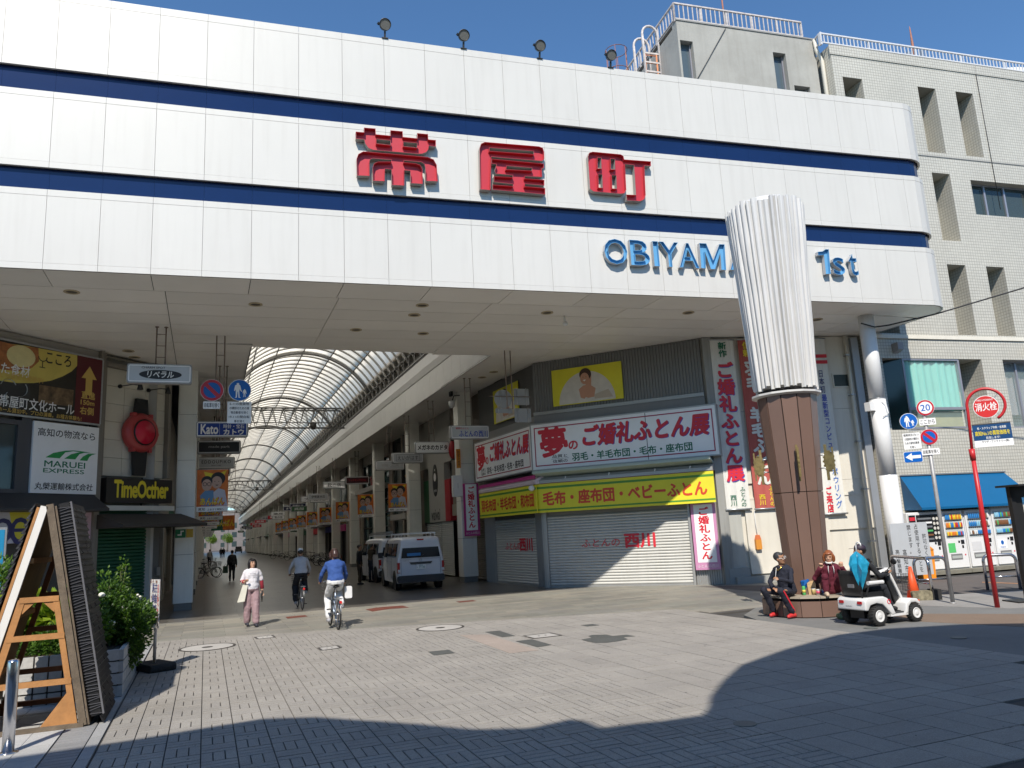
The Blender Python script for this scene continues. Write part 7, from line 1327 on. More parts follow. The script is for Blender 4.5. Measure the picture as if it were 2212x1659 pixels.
# end of the arcade: open street with sunlit buildings and trees
for x0, x1, y, h, m, lb in ((-14, 1.5, 300, 13, OFFW, 'sunlit pale building beyond the left of the arcade end'), (7.5, 22, 290, 11, BEIG, 'sunlit beige building beyond the right of the arcade end'), (-6, 16, 360, 17, OFFW, 'pale building closing the view at the far end')):
    m = FARM; t = thing('far_building', lb, 'building', ((x0+x1)/2, y, 0)); MB().box(x0-(x0+x1)/2, x1-(x0+x1)/2, 0, 10, 0, h).build('wall', m, t)
    for i in range(4):
        for k in range(3): MB().box(-(x1-x0)/2+1+i*(x1-x0)/4, -(x1-x0)/2+2.6+i*(x1-x0)/4, -.05, 0, 1.5+k*3.2, 3.3+k*3.2).build('window', GLASS, t)
for x, y, lb in ((1.5, 262, 'bright green street tree at the left of the arcade end'), (6.5, 270, 'yellow green street tree at the right of the arcade end')):
    t = thing('street_tree', lb, 'tree', (x, y, 0)); MB().tube([(0, 0, 0), (.1, 0, 2), (0, .1, 4)], .15, 8, rs=[.18, .13, .08]).build('trunk', OLDWOOD, t); foliage(t, [((0, 0, 4.5), (1.6, 1.6, 1.5)), ((.8, 0, 3.8), (1, 1, 1))], 1500, .3, 5+x, (1, 2, 3), nm='crown')

# ================================================================== PEOPLE
TMP = bpy.data.scenes.new('tmp_build'); VL = TMP.view_layers[0]
def remesh(mb, vox, name, mats, parent, smooth=2, ratio=None):
    me = mb.mesh(name, mats); o = bpy.data.objects.new('t', me); TMP.collection.objects.link(o)
    md = o.modifiers.new('r', 'REMESH'); md.mode = 'VOXEL'; md.voxel_size = vox; md.use_smooth_shade = True
    if name in ('top', 'trousers'):
        tx = bpy.data.textures.get('folds') or bpy.data.textures.new('folds', 'CLOUDS'); tx.noise_scale = .11; d = o.modifiers.new('w', 'DISPLACE'); d.texture = tx; d.strength = .035; d.mid_level = .55; d.texture_coords = 'LOCAL'
    if smooth: s = o.modifiers.new('s', 'SMOOTH'); s.factor = .5; s.iterations = smooth
    if ratio: d = o.modifiers.new('d', 'DECIMATE'); d.ratio = ratio
    VL.update(); me2 = bpy.data.meshes.new_from_object(o.evaluated_get(VL.depsgraph)); bpy.data.objects.remove(o); bpy.data.meshes.remove(me)
    me2.name = name; me2.materials.clear()
    for m in (mats if isinstance(mats, (list, tuple)) else [mats]): me2.materials.append(m)
    for p in me2.polygons: p.use_smooth = True
    return link(me2, name, parent)
V = Vector
def limb(mb, pts, rs, n=10, flat=1):
    pts = [V(p) for p in pts]; mb.tube(pts, 0, n, rs=rs)
    for p, r in zip(pts, rs): mb.ell(p, (r, r, r), 10, 6)
def loftring(mb, rings, n=16):                                          # rings: (center, xvec, yvec)
    vs = []
    for c, a, b in rings: vs += [V(c)+V(a)*math.cos(2*PI*k/n)+V(b)*math.sin(2*PI*k/n) for k in range(n)]
    fs = [(i*n+k, i*n+(k+1) % n, (i+1)*n+(k+1) % n, (i+1)*n+k) for i in range(len(rings)-1) for k in range(n)]+[tuple(range(n-1, -1, -1)), tuple((len(rings)-1)*n+k for k in range(n))]
    mb.add(vs, fs, 0, True)
def torso(mb, J, g=0, z0=-.12, z1=1.02, wd=1.0, belly=0):
    pe, ne = V(J['pelvis']), V(J['neck']); up = ne-pe; h = up.length; u = up.normalized(); sh = (V(J['shR'])-V(J['shL'])).normalized(); hp = (V(J['hipR'])-V(J['hipL'])).normalized(); R = []
    for t, rx, ry in ((-.16, .12, .09), (-.06, .165, .115), (.1, .165, .118+belly*.6), (.3, .145, .105+belly), (.5, .15, .108+belly*.7), (.72, .168, .116), (.85, .172, .1), (.93, .15, .085), (1.0, .085, .068), (1.06, .055, .055)):
        if t < z0 or t > z1: continue
        s = (hp*(1-max(0, min(1, t)))+sh*max(0, min(1, t))); s = (s-u*s.dot(u)).normalized(); f = u.cross(s)
        R.append((pe+up*t, s*(rx*wd+g), f*(ry*wd+g)))
    loftring(mb, R)
def hand(mb, wr, d, side, up, curl=.5, s=1.0):                           # palm, four fingers, thumb
    d = V(d).normalized(); x = V(side); x = (x-d*x.dot(d)).normalized(); n_ = d.cross(x); wr = V(wr)
    loftring(mb, [(wr-d*.01, x*.024*s, n_*.018*s), (wr+d*.03*s, x*.034*s, n_*.016*s), (wr+d*.085*s, x*.04*s, n_*.014*s)], 10)
    for k, (off, ln) in enumerate(((-.03, .058), (-.011, .07), (.009, .066), (.028, .05))):
        p0 = wr+d*.08*s+x*off*s; a = curl*.9; p1 = p0+(d*math.cos(a*.6)+n_*math.sin(a*.6))*ln*.45*s; p2 = p1+(d*math.cos(a*1.6)+n_*math.sin(a*1.6))*ln*.32*s; p3 = p2+(d*math.cos(a*2.5)+n_*math.sin(a*2.5))*ln*.25*s
        limb(mb, [p0-d*.02, p0, p1, p2, p3], [.0085*s, .009*s, .0085*s, .008*s, .007*s], 7)
    p0 = wr+d*.02*s-x*.028*s; p1 = p0+(d*.6-x*.6+n_*.35)*.035*s; p2 = p1+(d*.85-x*.1+n_*.45)*.028*s; limb(mb, [p0, p1, p2], [.012*s, .01*s, .008*s], 7)
def person(label, loc, rz, J, skin, top=None, pants=None, shoes=None, hair=None, sc=1.0, main=False, cat='person', headdir=(0, -1, 0), sleeve=1.0, leg_r=1.0, hands=(0.4, 0.4), topm=None, belly=0, cap=None, hairstyle='short', group=None, dress=None, wd=1.0):
    t = thing('person', label, cat, loc, rz, group); t.scale = (sc, sc, sc)
    J = {k: V(v) for k, v in J.items()}
    for q in 'LR': J['sh'+q] = J['sh'+q]*.95+(J['neck']*.5+J['pelvis']*.5)*.05-V((0, 0, .02))
    hd = V(headdir).normalized(); vox = .0085 if main else .014
    H = J['head']; ax_z = (H-J['neck']); ax_z = (ax_z.normalized()*.5+V((0, 0, 1))*.5).normalized(); f = (hd-ax_z*hd.dot(ax_z)).normalized(); s = f.cross(ax_z)
    b = MB(); P = lambda x, y, z: H+s*x+f*y+ax_z*z
    loftring(b, [(P(0, fo, z), s*rx, f*ry) for z, rx, ry, fo in ((-.118, .018, .02, .05), (-.108, .036, .042, .042), (-.085, .05, .062, .028), (-.05, .061, .078, .012), (-.01, .071, .09, .002), (.03, .075, .096, -.004), (.065, .07, .091, -.008), (.092, .054, .07, -.01), (.108, .03, .04, -.01), (.113, .008, .01, -.01))], 20)
    loftring(b, [(P(0, .084, .012), s*.008, ax_z*.01), (P(0, .1, -.018), s*.012, ax_z*.014), (P(0, .108, -.026), s*.01, ax_z*.008)], 8)        # nose
    b.ell(P(0, .082, -.058), (.022, .012, .012), 8, 6, M=Matrix((s, f, ax_z)).transposed())                                                # lips
    for q in (-1, 1): b.ell(P(q*.073, -.008, -.012), (.01, .02, .03), 8, 6, M=Matrix((s, f, ax_z)).transposed()); b.ell(P(q*.03, .07, -.03), (.022, .02, .018), 8, 6)
    limb(b, [J['neck']-V((0, 0, .03)), J['neck'], H+(J['neck']-H)*.35], [.058, .052, .048]); torso(b, J, -.01, wd=wd)
    for q in 'LR':
        limb(b, [J['sh'+q], J['el'+q], J['wr'+q]], [.042, .036, .026]); a = (J['wr'+q]-J['el'+q]).normalized(); hdv = J.get('hd'+q, a); hand(b, J['wr'+q], hdv, J.get('hs'+q, s if q == 'R' else -s), ax_z, hands[0 if q == 'L' else 1], 1.0)
        limb(b, [J['hip'+q], J['kn'+q], J['an'+q]], [.07, .05, .036]); an = J['an'+q]; td = J.get('ft'+q, V((0, -1, 0))); limb(b, [an-td*.02-V((0, 0, .03)), an+td*.11-V((0, 0, .045))], [.034, .028])
    remesh(b, vox, 'body', skin, t, 1 if main else 1)
    if main:
        for q in (-1, 1): MB().ell(P(q*.03, .083, .008), (.013, .006, .006), 8, 6, M=Matrix((s, f, ax_z)).transposed()).build('eye', TXTK, t); MB().bar(P(q*.015, .092, .028), P(q*.047, .082, .03), .006, .006).build('eyebrow', hair or TXTK, t)
        MB().bar(P(-.02, .094, -.057), P(.02, .094, -.057), .004, .005).build('mouth', plain('lip', (.3, .08, .07), .5), t)
    if top:
        b = MB(); torso(b, J, .014, -.1, 1.01, wd, belly)
        for q in 'LR':
            m_ = J['el'+q]+(J['wr'+q]-J['el'+q])*max(0, sleeve-1)
            s0 = J['sh'+q]
            if sleeve < 1: e = s0+(J['el'+q]-s0)*sleeve; limb(b, [s0, e], [.056, .06])
            else: limb(b, [s0, J['el'+q], m_], [.056, .05, .044 if sleeve > 1.8 else .046])
        remesh(b, vox*1.15, 'top', top, t)
    if pants:
        b = MB(); pe = J['pelvis']; torso(b, J, .016, -.2, .22, wd)
        for q in 'LR':
            h0 = J['hip'+q]; limb(b, [h0, h0+(J['kn'+q]-h0)*.5, J['kn'+q], J['an'+q]+(J['kn'+q]-J['an'+q])*.12], [.092, .083*leg_r**.4, .064*leg_r, .056*leg_r], 12)
        remesh(b, vox*1.15, 'trousers', pants, t)
    if shoes:
        for q in 'LR':
            b = MB(); an = J['an'+q]; td = J.get('ft'+q, V((0, -1, 0))); n_ = V((0, 0, 1)) if 'upf' not in J else J['upf']; limb(b, [an-td*.045-n_*.035, an+td*.04-n_*.03, an+td*.13-n_*.045], [.045, .044, .034]); remesh(b, .009, 'shoe', shoes, t)
    hm = hair
    if hm and hairstyle != 'none':
        M3 = Matrix((s, f, ax_z)).transposed(); b = MB()
        if hairstyle == 'short': b.ell(P(0, -.02, .03), (.082, .098, .092), 16, 10, M=M3); b.ell(P(0, .045, .078), (.055, .04, .03), 12, 8, M=M3)
        elif hairstyle in ('bob', 'long'):
            b.ell(P(0, -.02, .03), (.088, .1, .096), 16, 10, M=M3); b.ell(P(0, .035, .085), (.06, .05, .03), 12, 8, M=M3); dz = -.1 if hairstyle == 'bob' else -.2
            for q in (-1, 1): b.tube([P(q*.06, .02, .06), P(q*.086, .015, 0), P(q*.085, .01, dz*.6), P(q*.075, .02, dz)], .03, 8, rs=[.03, .034, .034, .022])
            b.tube([P(0, -.07, .05), P(0, -.09, -.02), P(0, -.085, dz*.7), P(0, -.07, dz)], .06, 10, rs=[.07, .078, .075, .05])
            b.tube([P(-.05, .06, .08), P(0, .085, .07), P(.05, .075, .07)], .022, 8)
        remesh(b, .009, 'hair', hm, t, 2)
    if cap:
        M3 = Matrix((s, f, ax_z)).transposed(); b = MB().ell(P(0, -.01, .05), (.086, .103, .078), 16, 10, M=M3); b.build('cap_crown', cap, t)
        loft = MB(); loft.add([P(-.06, .075, .045), P(.06, .075, .045), P(.05, .165, .03), P(-.05, .165, .03), P(-.06, .075, .052), P(.06, .075, .052), P(.05, .165, .037), P(-.05, .165, .037)], [(0,3,2,1),(4,5,6,7),(0,1,5,4),(1,2,6,5),(2,3,7,6),(3,0,4,7)]); loft.build('cap_brim', cap, t)
    return t, J, P
SK = mat('skin_light', (.50, .29, .19), .5, var=.05); SK2 = mat('skin_tan', (.36, .19, .11), .5, var=.05); HB = plain('hair_black', (.012, .01, .01), .35); HAUB = plain('hair_auburn', (.24, .075, .025), .4); HDB = plain('hair_dark_brown', (.05, .025, .02), .3)
CL = lambda n, c, **k: mat('cloth_'+n, c, .85, var=.12, vs=6, bump=.3, bs=25, **k)
def stand(dx=.0, stride=.0, armL=(.0, .0), armR=(.0, .0)):
    return dict(pelvis=(0, 0, .93), neck=(0, 0, 1.42), head=(0, -.015, 1.545), shL=(.17, 0, 1.36), shR=(-.17, 0, 1.36), elL=(.22, .01, 1.09), elR=(-.22, .01, 1.09), wrL=(.23, -.06, .86), wrR=(-.23, -.06, .86),
        hipL=(.085, 0, .88), hipR=(-.085, 0, .88), knL=(.09, -stride*.5, .49), knR=(-.09, stride*.3, .49), anL=(.09, -stride, .085), anR=(-.09, stride, .085+.02*(stride > 0)))
# walking woman (local +x is her left = viewer's right when she faces the camera)
q = G((543, 1354)); J = stand(stride=.11); J.update(elR=(-.24, .02, 1.12), wrR=(-.19, -.17, 1.10), hdR=(.3, -.4, .5), elL=(.235, .03, 1.1), wrL=(.25, -.01, .86))
t, JJ, P = person('woman in white printed T-shirt and mauve wide trousers walking out of the arcade', (q.x, q.y, .0), .1, J, SK, CL('white_tee', (.62, .60, .62)), CL('mauve', (.30, .20, .21)), CL('dark_shoe', (.03, .03, .04)), HB, sc=.95, main=True, sleeve=.85, leg_r=1.55, hairstyle='long', headdir=(.25, -1, 0), belly=.02, hands=(.5, 1.2))
MB().tube([(-.222, .0, 1.16), (-.24, .02, 1.12), (-.205, -.11, 1.105)], .045).build('red_sleeve', CL('red_check', (.36, .03, .05)), t); MB().tube([(.215, .01, 1.16), (.235, .03, 1.1), (.25, -.0, .9)], .046).build('red_sleeve', CL('red_check', (.36, .03, .05)), t)
for k, (s_, w_, z) in enumerate((('ROCKIES', .13, 1.285), ('SPECTACULAR', .22, 1.235), ('ICE MOUNTAIN', .24, 1.19))): o = txt(t, s_, plain('shirt_print', (.2, .2, .23), .6), 0, z, w_, .022, -.128, bold=.01, name='shirt_print')
bgw = thing('tote_bag', 'cream tote bag hanging from the right hand of the walking woman', 'bag', (q.x-.26*.95-.02, q.y-.1, .58)); MB().prism([(-.06, -.0), (.1, .03), (.13, .40), (.02, .40)], -.05, .05, 'y').xf(Matrix.Rotation(.1, 4, 'Y')).build('bag_body', CL('cream_canvas', (.62, .6, .5)), bgw); MB().tube([(-.0, 0, .40), (.05, 0, .52), (.1, 0, .40)], .01, 6).build('handle', CL('cream_canvas', (.62, .6, .5)), bgw)
tl_ = thing('folded_umbrella', 'dark folded umbrella hanging by the left side of the walking woman', 'umbrella', (q.x+.23, q.y-.02, .6)); MB().tube([(0, 0, .22), (0, 0, .1), (0, 0, -.05)], .02, 8, rs=[.02, .025, .008]).build('canopy', BLACK, tl_)

# bicycles: local +y is forward
def bicycle(label, loc, rz, fm, basket=True, wr=.33, rear=None):
    t = thing('bicycle', label, 'bicycle', loc, rz); TY = RUBBER
    for yy in (-.52, .52):
        w_ = MB().torus((0, yy, wr), wr-.02, .019, 'x', 30, 8).build('wheel', TY, t); MB().torus((0, yy, wr), wr-.045, .01, 'x', 30, 6).build('rim', CHROME, w_); sp_ = MB()
        for i in range(14): a = 2*PI*i/14; sp_.bar((.02*(-1)**i, yy, wr), (0, yy+(wr-.05)*math.cos(a), wr+(wr-.05)*math.sin(a)), .003)
        sp_.build('spokes', CHROME, w_); MB().cyl((-.04, yy, wr), .02, .08, 10, 0, 'x').build('hub', CHROME, w_)
        MB().torus((0, yy, wr), wr+.025, .02, 'x', 16, 6, a0=.3 if yy < 0 else .9, a1=PI-.1 if yy < 0 else PI+.2, sq=.4).build('mudguard', STEEL, t)
    MB().tube([(0, -.12, .28), (0, -.2, .78)], .016).tube([(0, -.12, .28), (0, .33, .62)], .018).tube([(0, -.16, .5), (0, .3, .74)], .016).tube([(0, .36, .88), (0, .4, .62)], .017).build('frame', fm, t)
    for s in (-.055, .055): MB().tube([(s*.3, -.12, .28), (s, -.52, wr)], .01, 6).tube([(s*.3, -.19, .74), (s, -.52, wr)], .008, 6).build('stay', fm, t); MB().tube([(s, .4, .62), (s, .52, wr)], .012, 6).build('fork', CHROME, t)
    MB().tube([(0, -.2, .76), (0, -.23, .88)], .012).build('seat_post', CHROME, t); MB().ell((0, -.27, .9), (.09, .08, .03), 12, 6).ell((0, -.18, .905), (.04, .13, .025), 12, 6).build('saddle', BLACK, t)
    MB().tube([(0, .37, .86), (0, .35, .98), (-.12, .33, 1.0), (-.27, .18, .98)], .012, 8).tube([(0, .35, .98), (.12, .33, 1.0), (.27, .18, .98)], .012, 8).build('handlebar', CHROME, t)
    for s in (-1, 1): MB().tube([(s*.27, .19, .98), (s*.27, .08, .975)], .017, 8).build('grip', BLACK, t)
    MB().torus((.06, -.12, .28), .085, .008, 'x', 20, 6).build('chainring', DSTEEL, t); MB().bar((.09, -.12, .28), (.1, -.02, .14), .018).box(.08, .19, -.06, .02, .12, .145).build('pedal', DSTEEL, t); MB().bar((-.09, -.12, .28), (-.1, -.22, .42), .018).box(-.19, -.08, -.26, -.18, .41, .435).build('pedal', DSTEEL, t)
    MB().bar((-.06, -.72, .66), (.06, -.72, .66), .02).bar((-.055, -.72, .66), (-.055, -.3, .66), .012).bar((.055, -.72, .66), (.055, -.3, .66), .012).bar((-.05, -.62, .66), (-.05, -.52, wr), .01).bar((.05, -.62, .66), (.05, -.52, wr), .01).build('rear_rack', STEEL, t)
    MB().cyl((0, -.87, .6), .03, .03, 12, 0, 'y').build('reflector', plain('reflector_red', (.5, .02, .02), .2), t)
    if basket:
        b = MB()
        for i in range(5): z = .72+i*.06; s = .14+.012*i; b.bar((-s, .46, z), (s, .46, z), .006).bar((-s, .72+.01*i, z), (s, .72+.01*i, z), .006).bar((-s, .46, z), (-s, .72+.01*i, z), .006).bar((s, .46, z), (s, .72+.01*i, z), .006)
        for i in range(8): x = -.14+i*.04; b.bar((x, .73, .72), (x*1.3, .77, .96), .005).bar((x, .46, .72), (x*1.3, .46, .96), .005)
        b.build('basket', DSTEEL, t)
    return t
def rider(lean=.1):
    return dict(pelvis=(0, .26, 1.0), neck=(0, .26-lean-.06, 1.47), head=(0, .26-lean-.09, 1.6), shL=(.18, .2-lean, 1.41), shR=(-.18, .2-lean, 1.41), elL=(.27, .1-lean, 1.16), elR=(-.27, .1-lean, 1.16), wrL=(.27, -.13, 1.02), wrR=(-.27, -.13, 1.02),
        hipL=(.09, .24, .95), hipR=(-.09, .24, .95), knL=(.12, -.12, .66), knR=(-.12, -.1, .8), anL=(.13, .08, .22), anR=(-.13, .24, .5))
# riders face +y of the bicycle: person faces local -y, so turn by pi
a1, a2 = G(zW6(1068, 975)), G(zW6(1112, 1015)); cb_ = ((a1.x+a2.x)/2, (a1.y+a2.y)/2+.02); hb = 0.02
bicycle('silver city bicycle ridden by the woman in white trousers', (cb_[0], cb_[1]+.0, 0), hb, mat('silver_blue_frame', (.25, .3, .38), .3, .6), wr=.33)
J = rider(.06)
t, JJ, P = person('woman in blue jacket and white trousers riding a bicycle into the arcade, seen from behind', (cb_[0], cb_[1], 0), hb+PI, J, SK, CL('royal_blue', (.025, .07, .24)), CL('white_cotton', (.64, .64, .63)), CL('grey_shoe', (.35, .35, .37)), HDB, main=True, sleeve=1.9, leg_r=1.25, hairstyle='bob', belly=.01, wd=1.08)
MB().ell(P(0, -.09, .07), (.05, .02, .02), 10, 6).build('hair_clip', HB, t)
hbag = thing('white_handbag', 'white handbag hanging at the right hip of the woman on the bicycle', 'bag', (cb_[0]+.28, cb_[1]-.1, .62)); MB().bbox(-.06, .1, -.05, .05, -.0, .26, .03).build('bag_body', PWHITE, hbag); MB().tube([(-.02, 0, .26), (.02, 0, .36), (.06, 0, .26)], .008, 6).build('handle', BLACK, hbag)
a1, a2 = G(zW6(760, 815)), G(zW6(803, 830)); cb_ = ((a1.x+a2.x)/2, a2.y+.55)
bicycle('dark city bicycle ridden by the man in the white cap', (cb_[0], cb_[1], 0), .02, DSTEEL)
J = rider(.1); t, JJ, P = person('man in pale shirt, black trousers and white cap riding a bicycle, seen from behind', (cb_[0], cb_[1], 0), PI+.02, J, SK2, CL('pale_stripe_shirt', (.42, .44, .48)), CL('black_trousers', (.012, .013, .018)), CL('grey_shoe', (.35, .35, .37)), HB, main=True, sleeve=1.9, leg_r=1.5, cap=PWHITE, belly=.03, wd=1.1)
# seated man on the bench, facing left of the viewer, head turned to the woman
CB = V((TC[0], TC[1], 0)); vaz = math.atan2(TC[0], TC[1])
fl, fr_2 = G(zG5(320, 990)), G(zG5(515, 1005)); seat = CB+V((-.72, -.22, 0)); face = (V(((fl.x+fr_2.x)/2, (fl.y+fr_2.y)/2, 0))-seat).normalized(); rz_m = math.atan2(face.x, -face.y)
Rm = Matrix.Rotation(-rz_m, 3, 'Z'); lo = lambda w_: Rm@(V(w_)-seat)
# his left hand side is on the viewer's right
fL, fR = lo((fr_2.x, fr_2.y, 0)), lo((fl.x, fl.y, 0))
J = dict(pelvis=(0, .0, .50), neck=(0, -.1, .98), head=(.015, -.16, 1.115), shL=(.19, -.08, .92), shR=(-.19, -.07, .92), elL=(.27, -.22, .68), elR=(-.29, -.14, .66), wrL=(.17, -.42, .74), wrR=(-.02, -.38, .56), hdL=(-.6, -.5, .3), hdR=(.8, -.35, -.15),
    hipL=(.1, -.03, .48), hipR=(-.1, -.03, .48), knL=(fL.x*.75+.05, -.45, .53), knR=(fR.x*.75-.05, -.45, .53), anL=(fL.x, fL.y+.08, .09), anR=(fR.x, fR.y+.08, .09))
hdw = Rm@(V((math.cos(vaz), -math.sin(vaz), 0))*.9+V((-math.sin(vaz), -math.cos(vaz), 0))*.35+V((0, 0, -.12)))
NAVY = CL('dark_navy_tracksuit', (.012, .014, .026))
t, JJ, P = person('man in dark tracksuit and red sneakers sitting at the left end of the round bench', seat, rz_m, J, SK2, NAVY, NAVY, mat('sneaker_red', (.5, .03, .03), .5), plain('hair_greying', (.03, .03, .032), .5), main=True, sleeve=1.95, leg_r=1.12, headdir=hdw, belly=.03, hands=(1.2, .7), wd=1.05)
for q in (-1, 1): MB().torus(P(q*.034, .1, .008), .024, .0035, 'y', 16, 5).build('eyeglasses', PWHITE, t)
MB().bar(P(.06, .09, .012), P(.072, -.01, .012), .005, .008).bar(P(-.06, .09, .012), P(-.072, -.01, .012), .005, .008).build('eyeglasses', PWHITE, t)
MB().tube([(-.07, -.06, .99), (-.05, -.19, .93), (0, -.225, .88), (.05, -.2, .93), (.07, -.08, .99)], .009, 8).build('gold_chain', mat('gold', (.6, .4, .1), .25, 1), t); MB().tube([(-.05, -.2, .93), (-.06, -.235, .78), (-.05, -.21, .6)], .005, 6).build('white_cord', PWHITE, t)
for q in 'LR': s_ = -1 if q == 'R' else 1; k = JJ['kn'+q]; h = JJ['hip'+q]; a = JJ['an'+q]; MB().bar(k+V((s_*.066, -.01, 0)), a+V((s_*.058, .0, .05)), .008, .03).build('red_stripe', TXTR, t)
# woman squatting on the bench with knees up
seat2 = CB+V((-.07, -.72, 0)); rz_w = math.atan2(-math.sin(vaz), math.cos(vaz))+.12; MAR = CL('maroon', (.10, .008, .022))
J = dict(pelvis=(0, .16, .49), neck=(0, .08, .97), head=(0, .02, 1.10), shL=(.17, .09, .91), shR=(-.17, .09, .91), elL=(.31, -.0, .70), elR=(-.31, -.0, .70), wrL=(.19, -.13, .90), wrR=(-.19, -.13, .90), hdL=(-.1, -.2, .8), hdR=(.1, -.2, .8),
    hipL=(.1, .12, .5), hipR=(-.1, .12, .5), knL=(.15, -.2, .74), knR=(-.15, -.22, .74), anL=(.17, -.2, .46), anR=(-.15, -.2, .46))
t, JJ, P = person('auburn haired woman in maroon hoodie squatting on the bench with her hands raised', seat2, rz_w, J, SK, MAR, MAR, CL('beige_sock', (.5, .38, .27)), HAUB, main=True, sleeve=1.95, leg_r=1.1, hairstyle='bob', headdir=(-.25, -1, -.1), hands=(1.7, 1.7))
MB().tube([P(-.06, .06, -.09), P(-.03, .1, -.1), P(.03, .1, -.1), P(.06, .06, -.09)], .014, 8).build('lowered_mask', PWHITE, t)
for x in (-.04, .045): MB().tube([(x, -.045, .93), (x*1.2, -.06, .86), (x*1.1, -.055, .78)], .006, 6).build('white_cord', PWHITE, t)
# rider on the mobility scooter, turned towards the bench
BLK = CL('black_jacket', (.012, .013, .016))
ra, rb, rc_ = G(zG5(1190, 1058)), G(zG5(1520, 1088)), G(zG5(1925, 1035)); hds = math.atan2(rc_.y-rb.y, rc_.x-rb.x); sc_ = (ra+rb)/2+V((.03, .05, 0))
J = dict(pelvis=(0, -.02, .64), neck=(0, -.06, 1.10), head=(0, -.09, 1.235), shL=(.19, -.06, 1.05), shR=(-.19, -.06, 1.05), elL=(.27, -.2, .82), elR=(-.27, -.2, .82), wrL=(.2, -.44, .84), wrR=(-.2, -.44, .84),
    hipL=(.1, -.04, .62), hipR=(-.1, -.04, .62), knL=(.12, -.4, .60), knR=(-.12, -.4, .60), anL=(.11, -.52, .27), anR=(-.11, -.52, .27))
hdl = Matrix.Rotation(-(hds+PI/2), 3, 'Z')@V((-.77, .45, 0))
t, JJ, P = person('rider in black jacket and dark cap on the mobility scooter, looking toward the bench', (sc_.x, sc_.y, 0), hds+PI/2, J, SK2, BLK, CL('black_trousers', (.012, .013, .018)), BLACK, HB, main=True, sleeve=1.95, leg_r=1.1, cap=plain('cap_dark_purple', (.025, .015, .03), .6), headdir=hdl, belly=.03, wd=1.05)
for k, p in enumerate((zG5(1070, 1008), zG5(1112, 985))):
    q = G(p); t = thing('green_shoe', 'dull green shoe standing on the ground before the bench, ' + ('nearer one' if k == 0 else 'farther one'), 'shoe', (q.x, q.y, 0), -.4+.3*k, 'shoes taken off beside the bench'); b = MB(); limb(b, [(0, .08, .05), (0, 0, .045), (0, -.1, .035)], [.05, .05, .036]); b.v = [(v[0], v[1], max(v[2], .0)) for v in b.v]; b.build('shoe_upper', mat('green_shoe', (.08, .13, .06), .7), t)
# pedestrians in the arcade
q = G(zW6(145, 565)); J = stand(stride=.06); person('pedestrian in dark coat seen from behind carrying a green bag in the arcade shade', (q.x, q.y, 0), PI, J, SK, CL('dark_coat', (.03, .03, .03)), BLK, BLK, HB, sleeve=1.95, leg_r=1.1, wd=1.15)
b = thing('green_shopping_bag', 'dark green bag in the left hand of the pedestrian in the dark coat', 'bag', (q.x-.33, q.y, .45)); MB().bbox(-.13, .13, -.05, .05, 0, .38, .03).build('bag_body', plain('bag_green', (.02, .06, .03), .6), b); MB().tube([(-.07, 0, .38), (0, 0, .5), (.07, 0, .38)], .01, 6).build('handle', BLACK, b)
for p, lb, c in ((zB(20, 985), 'pedestrian in pale top far down the left of the arcade', (.35, .35, .36)), (zB(178, 865), 'left one of two distant pedestrians walking together', (.02, .02, .02)), (zB(214, 862), 'right one of two distant pedestrians walking together', (.04, .03, .03))):
    q = G(p); person(lb, (q.x, q.y, 0), PI, stand(stride=.08), SK, CL('far_%g' % c[0], c), BLK, None, HB, sleeve=1.95)
for p, lb, rz, c, raised in ((zW6(1325, 598), 'man in black jacket and brown trousers standing beside the white van', 1.2, (.012, .012, .013), False), (zW6(1435, 575), 'man in olive jacket reaching up to the roof of the second van', 2.2, (.05, .035, .02), True)):
    q = G(p); J = stand()
    if raised: J.update(elL=(.2, -.2, 1.45), wrL=(.15, -.38, 1.62), elR=(-.2, -.2, 1.4), wrR=(-.12, -.4, 1.6))
    person(lb, (q.x, q.y, 0), rz, J, SK2, CL('van_%d' % raised, c), CL('brown_trousers', (.06, .04, .025)) if not raised else CL('dark_jeans', (.02, .025, .04)), BLK, HB, sleeve=1.95)

